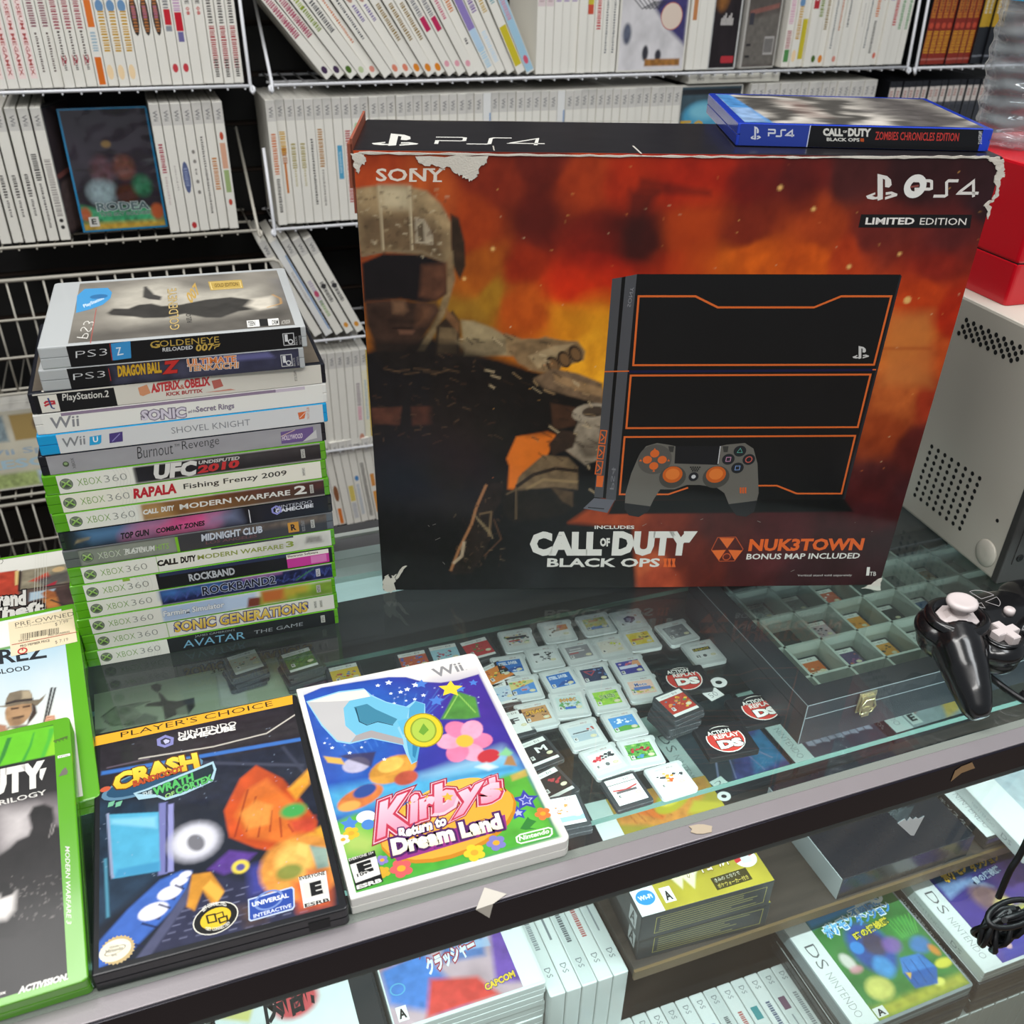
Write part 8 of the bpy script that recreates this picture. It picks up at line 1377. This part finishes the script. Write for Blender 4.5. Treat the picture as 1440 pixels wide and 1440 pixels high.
def p_geist(a):
    a.fill(lambda u, v: np.array(lin('#b9a0a8')) * (.7 + .6 * fbm(u * 5, v * 5, 171))[..., None]); a.pp([(0, .2), (.3, 0), (.5, 0), (.3, .6), (.2, 1), (0, 1)], '#4a78c0', 4, 1, .3); a.pp([(0, .5), (.3, .55), (.5, .8), (.2, 1), (0, 1)], '#d88a3c', 4, .9, .4); a.pp([(.6, .7), (1, .5), (1, 1), (.6, 1)], '#7a9a3c', 3, 1, .4); a.pp([(.7, .1), (1, 0), (1, .5), (.8, .6)], '#6a4a9c', 3, 1, .4); a.pp([(.2, .0), (.7, 0), (.6, .2), (.3, .3)], '#c8443c', 3, 1, .3); a.pp([(.4, .4), (.7, .35), (.75, .6), (.5, .7)], '#3f6fb0', 3, .9, .4)
    for k in range(7): a.pp([(.55, .45), (.4 + .06 * k, .75 - .04 * k), (.46 + .05 * k, .72 - .05 * k)], '#9fb8d8', .8, .8)
    a.poly([(.86, 0), (1, 0), (1, 1), (.86, 1)], '#dde2e2'); a.text('NINTENDO', (.97, .95), (.97, .45), (.9, .95), '#8f9294', -.01) if 0 else a.text('NINTENDO', (.905, .96), (.905, .5), (.955, .96), '#8f9294', -.01)
    a.text('ガイスト', (.26, .5), (.52, .55), (.26, .68), '#d8e0ea', .05, [(.09, '#a03038')]); a.text('クラッシャー', (.3, .32), (.66, .4), (.3, .47), '#d8e0ea', .05, [(.09, '#a03038')]); a.text('CAPCOM', (.62, .06), (.84, .1), (.62, .12), '#d9b83c', .05, [(.06, '#2c3a7a')]); a.poly([(.03, .04), (.1, .04), (.1, .16), (.03, .16)], '#e0e0dc'); a.text('A', (.04, .06), (.09, .06), (.04, .14), '#222', .04); a.ell((.08, .3), 7, 6, '#5aa0c8', inner=.8)
dscase(CTR @ Matrix.Translation((80, 116, -316)) @ Matrix.Rotation(.0, 4, 'Z'), 'white-edged handheld case with bright shattered-crystal cover below the rail', p_geist, w=138, d=122, shell=ds_white)
def p_kag(a):
    a.fill(lambda u, v: np.array(lin('#d5dcdc')) * (.85 + .3 * fbm(u * 5, v * 5, 181))[..., None]); a.pe((.2, .8), 14, 20, '#6f9a3c', .2, 3, .9, .3); a.pe((.7, .8), 16, 22, '#2c3a5c', -.2, 3, .9, .3); a.pe((.72, .7), 12, 8, '#d8903c', -.2, 2, .9); a.pe((.5, .45), 20, 16, '#c03a40', .2, 3, .95, .2); a.pp([(.02, .5), (.2, .4), (.24, .5), (.1, .62)], '#c9c04c', 2, .8)
    a.text('閃乱', (.3, .3), (.62, .36), (.3, .6), '#1c1c20', .03); a.pl([(.3, .5), (.45, .7), (.5, .4), (.68, .72)], 2, '#26262c', .5); a.poly([(.85, 0), (1, 0), (1, 1), (.85, 1)], '#2a2c30'); a.text('NINTENDO', (.89, .96), (.89, .5), (.95, .96), '#c9cccc', 0)
dscase(CTR @ Matrix.Translation((-62, 116, -316)), 'dark-edged handheld case with pale cover and red splash below the rail', p_kag, w=138, d=126)
def p_blue(a): a.fill(lambda u, v: np.array(lin('#8fb8dc')) * (.8 + .4 * fbm(u * 4, v * 4, 191))[..., None]); a.pp([(.5, .3), (1, .2), (1, .7), (.6, .8)], '#d5dcdf', 5, .7); a.poly([(.88, 0), (1, 0), (1, 1), (.88, 1)], '#cfd8dc')
dscase(CTR @ Matrix.Translation((-206, 114, -316)), 'handheld case with hazy light blue cover at the lower left', p_blue, w=138, d=126, shell=ds_white)
for k, (s, lab) in enumerate(((-206, 'light blue'), (-62, 'pale'), (80, 'crystal'))):
    for j in range(7): dscase(CTR @ Matrix.Translation((s + (j % 3), 116 + (j % 2), -439.6 + j * 17.6)), 'handheld case under the %s one, %s up from the board' % (lab, ordinal(j)), p_wt, w=137, d=124, h=17.4, shell=ds_white, group='piles under the top handheld cases')
# ------------------------------------------------------------------ beige metal tower, red box, bottle
PM = TM(atz(1401, 822, 0), .302); PH, PW, PD = 211.0, 190, 330
t = Th('computer_tower', PM, 'beige metal computer tower with vent holes behind the carton', 'computer tower')
beige = mat('#cfc9bc', 0.45, 0.1, name='beige_sheet_metal', bump=0.04)
b = MB(); b.rbox(0.5, PW, 7, PD, .6, PH, 5, 2.4, radii=(1, 3, 6, 6)); HOUS = b.build('housing', beige, t)
b = MB(); b.rbox(-.5, PW + 1, 0, 8, .4, PH - 4, 1.5, 1); b.box(8, PW - 8, -.8, .4, 20, 60).box(8, PW - 8, -.8, .4, 70, 150); BEZ = b.build('front_bezel', mat('#3b3a39', .42, name='dark_bezel'), t)
# vent holes: flat black discs stand in for the holes' shade, with pale lips on the side, left as the photo shows them
sp = lambda px, py: (PM.inverted() @ Vector(atplane(px, py, np.array(PM.translation), np.array([math.cos(.302), math.sin(.302), 0]))))
zh = zq(1160, 400, 3.13); zh2 = zq(1220, 640, 6.545)
holes = []
o, e, f = sp(*zh2(432, 367)[0]), sp(*zh2(846, 676)[0]), sp(*zh2(1042, 180)[0])     # three corners of the round patch
g = sp(*zh(475, 697)[0])
ev = (e - o) / 7.0; fv = ((f - e) / 6.2)
for i in range(8):
    for j in range(9):
        q = o + ev * i + Vector((0, (g - o).y / 8.6 * j, (g - o).z / 8.6 * j)); holes.append((q.y, q.z))
a0, a1, a2 = sp(*zh(588, 215)[0]), sp(*zh(818, 335)[0]), sp(*zh(857, 275)[0])
for i in range(8):
    for j in range(3):
        q = a0 + (a1 - a0) * (i / 7.0) + (a2 - a1) * (j / 2.0) ; holes.append((q.y, q.z))
        q = a0 + (a1 - a0) * ((i + .5) / 7.0) + (a2 - a1) * ((j + .5) / 2.0)
        if j < 2: holes.append((q.y, q.z))
b = MB(); lip = MB()
for y, z in holes:
    if not (8 < y < PD - 8 and 4 < z < PH - 4): continue
    ring = lambda r, x: [(x, y + r * math.cos(2 * math.pi * k / 10), z + r * 1.0 * math.sin(2 * math.pi * k / 10)) for k in range(10)]
    b.loft([ring(2.1, .42), ring(2.1, .35)], caps=True); lip.loft([ring(2.1, .3), ring(2.5, .3), ring(2.5, .46)][1:] + [ring(2.1, .4)], caps=False)
q = sp(*zh(757, 1040)[0]); y, z = q.y, q.z; b.loft([[(x, y + 1.8 * math.cos(2 * math.pi * k / 10), z + 1.8 * math.sin(2 * math.pi * k / 10)) for k in range(10)] for x in (.42, .35)])
b.build('vent_pattern', mat('#050505', .8, name='hole_shadow_black'), HOUS); lip.build('rim_pattern', mat('#c9c5ba', .4, .3, name='pale_lip'), HOUS)  # black shade of the holes as discs, pale rings around them
q = sp(*zh(706, 1182)[0]); b = MB(); b.loft([[(x, q.y + r * math.cos(2 * math.pi * k / 20), q.z + r * math.sin(2 * math.pi * k / 20)) for k in range(20)] for x, r in ((.6, 13), (-.6, 11.5), (-1.8, 8), (-2.2, 4))], sm=True); b.build('dimple', beige, HOUS)
b = MB().lathe([(3.4, 0), (3.4, .8), (1.6, 1.2), (1.4, .6)], 12); b.v = [(x + 14, -z - .8, y + 26) for x, y, z in b.v]; b.build('screw', mat('#1a1a1a', .4, .5, name='black_screw'), BEZ)
R0 = atz(1413, 431, PH); RA = .315
RM = TM((R0[0], R0[1], PH + .1), RA)
RT = 107.0
t = Th('red_box', RM, 'glossy red box standing on the beige tower', 'box')
red = mat('#c4081c', 0.32, name='red_lacquer', coat=.3)
MB().rbox(0, 150, 0, 150, 0, 34, 4, .8).build('base', red, t); MB().rbox(.4, 149.6, .4, 149.6, 34.6, RT, 4, 2.2).build('lid', red, t); MB().box(2, 148, 2, 148, -.05, 1.2).box(1.2, 148.8, 1.2, 148.8, 33.6, 35).build('seam', mat('#200508', .6, name='dark_seam'), t)
cen = (424.5, 906.6, PH + RT + .3)
BM_ = TM(cen, 0); t = Th('water_bottle', BM_, 'crinkled clear plastic water bottle on the red box', 'bottle')
pet = glass_mat('clear_pet', (0.93, 0.94, 0.96), haze=0.34, r0=0.09, rough=0.08)
prof = [(0, 2), (16, 0), (27, 1.2), (30.5, 6)]
z = 9
while z < 102:
    k = (z % 13) / 13; prof.append((31.4 + 5.5 * min(1, z / 70) - 1.9 * (0.5 + 0.5 * math.cos(2 * math.pi * k)), z)); z += 1.6
prof += [(36, 104), (36.4, 107), (36.4, 166), (34, 176), (24, 198), (14, 212), (12.6, 216), (12.6, 222)]
b = MB(); n = 40; rr = random.Random(4); ph = [rr.uniform(0, 6.28) for _ in range(6)]
rings_ = []
for r, z in prof:
    rings_.append([((r * (1 + .028 * math.sin(3 * a + ph[0] + z * .07) * math.sin(z * .11 + ph[1]) + .016 * math.sin(7 * a + z * .21 + ph[2]))) * math.cos(a), (r * (1 + .028 * math.sin(3 * a + ph[0] + z * .07) * math.sin(z * .11 + ph[1]) + .016 * math.sin(7 * a + z * .21 + ph[2]))) * math.sin(a), z + .9 * math.sin(5 * a + z * .15)) for a in [2 * math.pi * k / n for k in range(n)]])
b.loft(rings_, sm=True); b.build('bottle_wall', pet, t)
MB().lathe([(0, 3), (26, 4), (29.6, 9), (33, 70), (33.4, 98), (0, 98.2)], 32).build('water', glass_mat('still_water', (0.95, 0.97, 0.98), r0=0.02), t)
b = MB().lathe([(36.9, 107), (36.9, 166)], 40, caps=False); LAB = b.build('paper_label', mat('#d9d8d0', .5, name='label_paper'), t); MB().lathe([(37.1, 107), (37.1, 110.5)], 40, caps=False).build('label_band', mat('#3f9ac0', .5, name='blue_label_band'), LAB)
b = MB()
for r_ in range(4):
    for k in range(16):
        a_ = math.radians(200 + k * 5 + (r_ % 2)); a2 = a_ + math.radians(3.2); zz = 115 + r_ * 5; b.add([(37.2 * math.cos(a_), 37.2 * math.sin(a_), zz), (37.2 * math.cos(a2), 37.2 * math.sin(a2), zz), (37.2 * math.cos(a2), 37.2 * math.sin(a2), zz + 2.2), (37.2 * math.cos(a_), 37.2 * math.sin(a_), zz + 2.2)], [(0, 1, 2, 3)])
b.build('label_print', mat('#5a6268', .6, name='grey_ink'), LAB)
MB().lathe([(14, 216), (14.4, 217), (14.4, 230), (13.6, 232), (0, 232)], 24).build('cap', mat('#e0e2e2', .4, name='white_cap'), t)

# ------------------------------------------------------------------ game controller with its cable
GA = math.radians(25); g0 = np.array([335, 580.5, 0]); lx, ly = -42, 8
go = g0 - np.array([lx * math.cos(GA) - ly * math.sin(GA), lx * math.sin(GA) + ly * math.cos(GA), 0]); GM_ = TM((go[0], go[1], .4), GA)
t = Th('game_controller', GM_, 'black game controller with white stick and cross pad resting on the glass', 'game controller')
def fused(shapes, name, material, voxel=1.5, smooth=10):
    bm = bmesh.new()
    for kind, *q in shapes:
        if kind == 'e':
            c, r = q[0], q[1]; rot = q[2] if len(q) > 2 else (0, 0, 0); mm = Matrix.Translation(c) @ Matrix.Rotation(rot[2], 4, 'Z') @ Matrix.Rotation(rot[1], 4, 'Y') @ Matrix.Rotation(rot[0], 4, 'X') @ Matrix.Diagonal((*r, 1)); bmesh.ops.create_uvsphere(bm, u_segments=28, v_segments=18, radius=1, matrix=mm)
        else:
            mb = MB(); (mb.tube(*q[:2], n=18) if kind == 't' else mb.rbox(*q)); vs = [bm.verts.new(v) for v in mb.v]
            for f_ in mb.f:
                try: bm.faces.new([vs[i] for i in f_])
                except ValueError: pass
    me = bpy.data.meshes.new(name); bm.to_mesh(me); bm.free(); ob = bpy.data.objects.new(name, me); COL.objects.link(ob)
    m1 = ob.modifiers.new('r', 'REMESH'); m1.mode = 'VOXEL'; m1.voxel_size = voxel; m2 = ob.modifiers.new('s', 'SMOOTH'); m2.iterations = smooth; m2.factor = .5
    ev = ob.evaluated_get(bpy.context.evaluated_depsgraph_get()); m2_ = bpy.data.meshes.new_from_object(ev); bpy.data.objects.remove(ob)
    co = np.zeros(len(m2_.vertices) * 3); m2_.vertices.foreach_get('co', co); m2_.vertices.foreach_set('co', co / 1000); m2_.polygons.foreach_set('use_smooth', [True] * len(m2_.polygons)); m2_.materials.clear(); m2_.materials.append(material); m2_.name = name; m2_.update()
    o_ = bpy.data.objects.new(name, m2_); COL.objects.link(o_); return o_
gblack = mat('#0d0d0f', 0.24, name='black_pad_plastic', coat=.4); gwhite = mat('#cfc4c2', .35, name='pale_pad_plastic')
sh = []
for sx in (-1, 1):
    sh += [('e', (sx * 42, 8, 37), (29, 28, 13)), ('e', (sx * 44, 6, 30), (26, 24, 16)), ('t', [(sx * 47, 2, 36), (sx * 54, -12, 33), (sx * 60, -26, 27), (sx * 65, -40, 19), (sx * 68, -50, 12), (sx * 69, -55, 9)], [19, 18.5, 16.5, 13.5, 10.5, 6.5]), ('e', (sx * 22, -19, 33), (19, 18, 11)), ('e', (sx * 22, -19, 24), (17, 16, 12)), ('t', [(sx * 36, 26, 30), (sx * 50, 22, 30)], [9, 8])]
sh += [('e', (0, 10, 37), (46, 23, 12)), ('e', (0, 8, 28), (40, 22, 14)), ('t', [(0, 26, 30), (0, 34, 28)], [8, 6])]
o = fused(sh, 'body', gblack); o.parent = t.o
def gtop(x, y):                                   # height of the pad's top surface
    return 49.0
b = MB().lathe([(24, 46.6), (23, 50.2), (19.5, 51.6), (17.5, 51.2), (16, 47), (15, 46.5)], 32, cx=-42, cy=8, caps=False); b.build('stick_gate', gblack, t)
MB().lathe([(15.8, 47.2), (15.2, 48.6), (11, 50), (8, 52)], 8, cx=-42, cy=8, sm=False).build('stick_dome', gwhite, t)
b = MB().lathe([(6, 50), (5.4, 55), (6.6, 57.4), (10.6, 58.4), (11.4, 60), (11.2, 62), (9.4, 63.2), (7, 62.8), (0, 62.6)], 28, cx=-41, cy=9); b.build('analog_stick', gwhite, t)
b = MB(); cx, cy = -22, -19; w_ = 3.6; L_ = 10.6
b.prism([(cx - w_, cy - L_), (cx + w_, cy - L_), (cx + w_, cy - w_), (cx + L_, cy - w_), (cx + L_, cy + w_), (cx + w_, cy + w_), (cx + w_, cy + L_), (cx - w_, cy + L_), (cx - w_, cy + w_), (cx - L_, cy + w_), (cx - L_, cy - w_), (cx - w_, cy - w_)], 41, 49.6, bev=.8); b.build('cross_pad', gwhite, t)
MB().lathe([(14, 43.2), (13.6, 44.6), (12.4, 44.8), (12, 43)], 28, cx=cx, cy=cy, caps=False).build('pad_well', gblack, t)
MB().lathe([(4.2, 46), (4.2, 50), (3.2, 51), (0, 51.2)], 18, cx=0, cy=-2).build('start_button', gwhite, t)
b = MB().lathe([(9, 46), (9, 51), (7.6, 52), (0, 52.2)], 24, cx=42, cy=10); b.build('round_button', gwhite, t)
b = MB().lathe([(8, 40), (7.4, 48), (9, 50), (0, 50.4)], 24, cx=22, cy=-19); b.build('small_stick', gwhite, t)
b = MB(); ex, ey, er, ez = -8, 16, 12, 49.6          # outlined emblem, a disc cut by a cross
def arc(a0, a1): return [(ex + er * math.cos(math.radians(a0 + (a1 - a0) * k / 8)), ey + er * math.sin(math.radians(a0 + (a1 - a0) * k / 8)), ez) for k in range(9)]
for a0, a1, cn in ((5, 100, (ex - 1, ey + 1, ez)), (125, 175, (ex - 5, ey + 1, ez)), (-70, -8, (ex - 1, ey - 3, ez)), (190, 230, (ex - 5, ey - 3, ez))): b.tube(arc(a0, a1) + [cn], .28, 4, closed=True)
b.build('emblem', mat('#a9a5a5', .5, name='grey_print'), t)
# cable: from under the pad, over the rail, down to a knotted bundle
gi = GM_.inverted(); G = lambda p: tuple(gi @ Vector(tuple(map(float, p))))
ctrl = [atz(1374, 934, 22), atz(1400, 958, 8), atz(1440, 985, 4), C(560, 38, 3.4), C(596, 14, 3.4), C(596, 2, 3.2), C(582, -6, -10), C(556, -12, -50), np.array(atplane(1438, 1195, CV * 315, CV)), np.array(atplane(1420, 1225, CV * 313, CV)), np.array(atplane(1404, 1262, CV * 311, CV))]
def smooth(P, n=8):
    P = [np.array(p, float) for p in P]; out = []
    for i in range(len(P) - 1):
        p0, p1, p2, p3 = P[max(i - 1, 0)], P[i], P[i + 1], P[min(i + 2, len(P) - 1)]
        for k in range(n):
            u = k / n; out.append(.5 * ((2 * p1) + (p2 - p0) * u + (2 * p0 - 5 * p1 + 4 * p2 - p3) * u * u + (3 * p1 - p0 - 3 * p2 + p3) * u ** 3))
    return out + [P[-1]]
cab = MB().tube([G(p) for p in smooth(ctrl)], 2.5, 8)
bc = np.array(atplane(1413, 1304, CV * 309, CV)); rb = random.Random(9)
for j in range(6):
    R1, R2 = rb.uniform(20, 25), rb.uniform(15, 20); tilt = rb.uniform(-.35, .35); off = rb.uniform(-5, 5); sh_ = rb.uniform(-4, 4); L_ = []
    for k in range(28):
        a_ = 2 * math.pi * k / 28; u_ = R1 * math.cos(a_); v_ = R2 * math.sin(a_); L_.append(G(bc + CU * (u_ * math.cos(tilt) - v_ * math.sin(tilt) + sh_) + np.array([0, 0, 1]) * (u_ * math.sin(tilt) + v_ * math.cos(tilt)) + CV * (off + 4 * math.sin(2 * a_ + j))))
    cab.tube(L_, 2.5, 8, closed=True)
for j in range(3): cab.tube([G(bc + CU * (-12 + 9 * j + 4 * math.sin(k * .9)) + np.array([0, 0, 1]) * (20 - k * 5.2) + CV * (6 * math.sin(k * .8 + j) - 4)) for k in range(9)], 2.5, 8)
cab.tube([G(bc + CU * (24 * math.cos(a_)) + np.array([0, 0, 1]) * (18 + 3 * math.sin(a_)) + CV * (9 * math.sin(a_))) for a_ in np.linspace(0, 2 * math.pi, 21)[:-1]], 2.5, 8, closed=True)
cab.build('cable', mat('#0c0c0e', .38, name='black_rubber'), t)

# ------------------------------------------------------------------ scraps on the rail and pane
inv_c = CTR.inverted(); ci = lambda px, py, z: tuple(inv_c @ Vector(atz(px, py, z)))
def front_pt(px, py, d=-2.0): return tuple(inv_c @ Vector(atplane(px, py, np.array(C(0, d)), CV)))
zt = zq(300, 1180, 2.4)
A1, A2, A3, A4 = [ci(*zt(*q)[0], .8) for q in ((915, 163), (990, 185), (945, 218), (886, 238))]
F1, F2, F3 = [front_pt(*zt(*q)[0]) for q in ((938, 224), (932, 266), (898, 246))]
b = MB().add([A1, A2, A3, A4], [(0, 1, 2, 3)]).add([A4, (A3[0], -2, .4), F2, F3], [(0, 1, 2, 3)]); b.v += [(x, y + .15, z - .3) for x, y, z in b.v]; n = len(b.f); b.f += [tuple(reversed([i + 8 for i in f_])) for f_ in b.f]; b.sm += b.sm; b.c += b.c
solo('tape_scrap', b, mat('#c5bfb4', .5, name='masking_tape'), CTR, 'torn scrap of pale tape folded over the front rail', 'tape scrap')
pts = [front_pt(*q) for q in ((1367, 1072), (1371, 1080), (1352, 1087), (1337, 1099), (1343, 1084), (1352, 1078))]
b = MB().add([(x, -1.9, z) for x, y, z in pts] + [(x, -2.1, z) for x, y, z in pts], [(5, 4, 3, 2, 1, 0), (6, 7, 8, 9, 10, 11)]); solo('sticker_scrap', b, mat('#9a7b58', .7, name='brown_scrap'), CTR, 'brown torn sticker scrap on the dark rail face', 'sticker scrap')
zs = zq(1100, 1080, 4); pts = [front_pt(*zs(*q)[0], 1.3) for q in ((648, 310), (690, 285), (700, 300), (718, 275), (735, 290), (752, 275), (765, 285), (800, 268), (740, 380), (722, 378))]
b = MB().add([(x, 1.3, z) for x, y, z in pts] + [(x, 1.1, z) for x, y, z in pts], [tuple(range(9, -1, -1)), tuple(range(10, 20))]); solo('sticker_scrap', b, mat('#c9cfd0', .6, name='white_scrap'), CTR, 'white scraped sticker remnant on the front pane', 'sticker scrap')
pts = [ci(985 + 16 * math.cos(k * .628) * (1 + .3 * math.sin(k * 2.3)), 1166 + 7 * math.sin(k * .628), .55) for k in range(10)]
b = MB().add([(x, max(1, min(12.5, y)), .36) for x, y, z in pts] + [(x, max(1, min(12.5, y)), .7) for x, y, z in pts], [tuple(range(10, 20)), tuple(range(9, -1, -1))]); solo('glue_smear', b, mat('#b3a48e', .8, name='dried_glue'), CTR, 'dried beige glue smear on the front rail', 'glue smear')
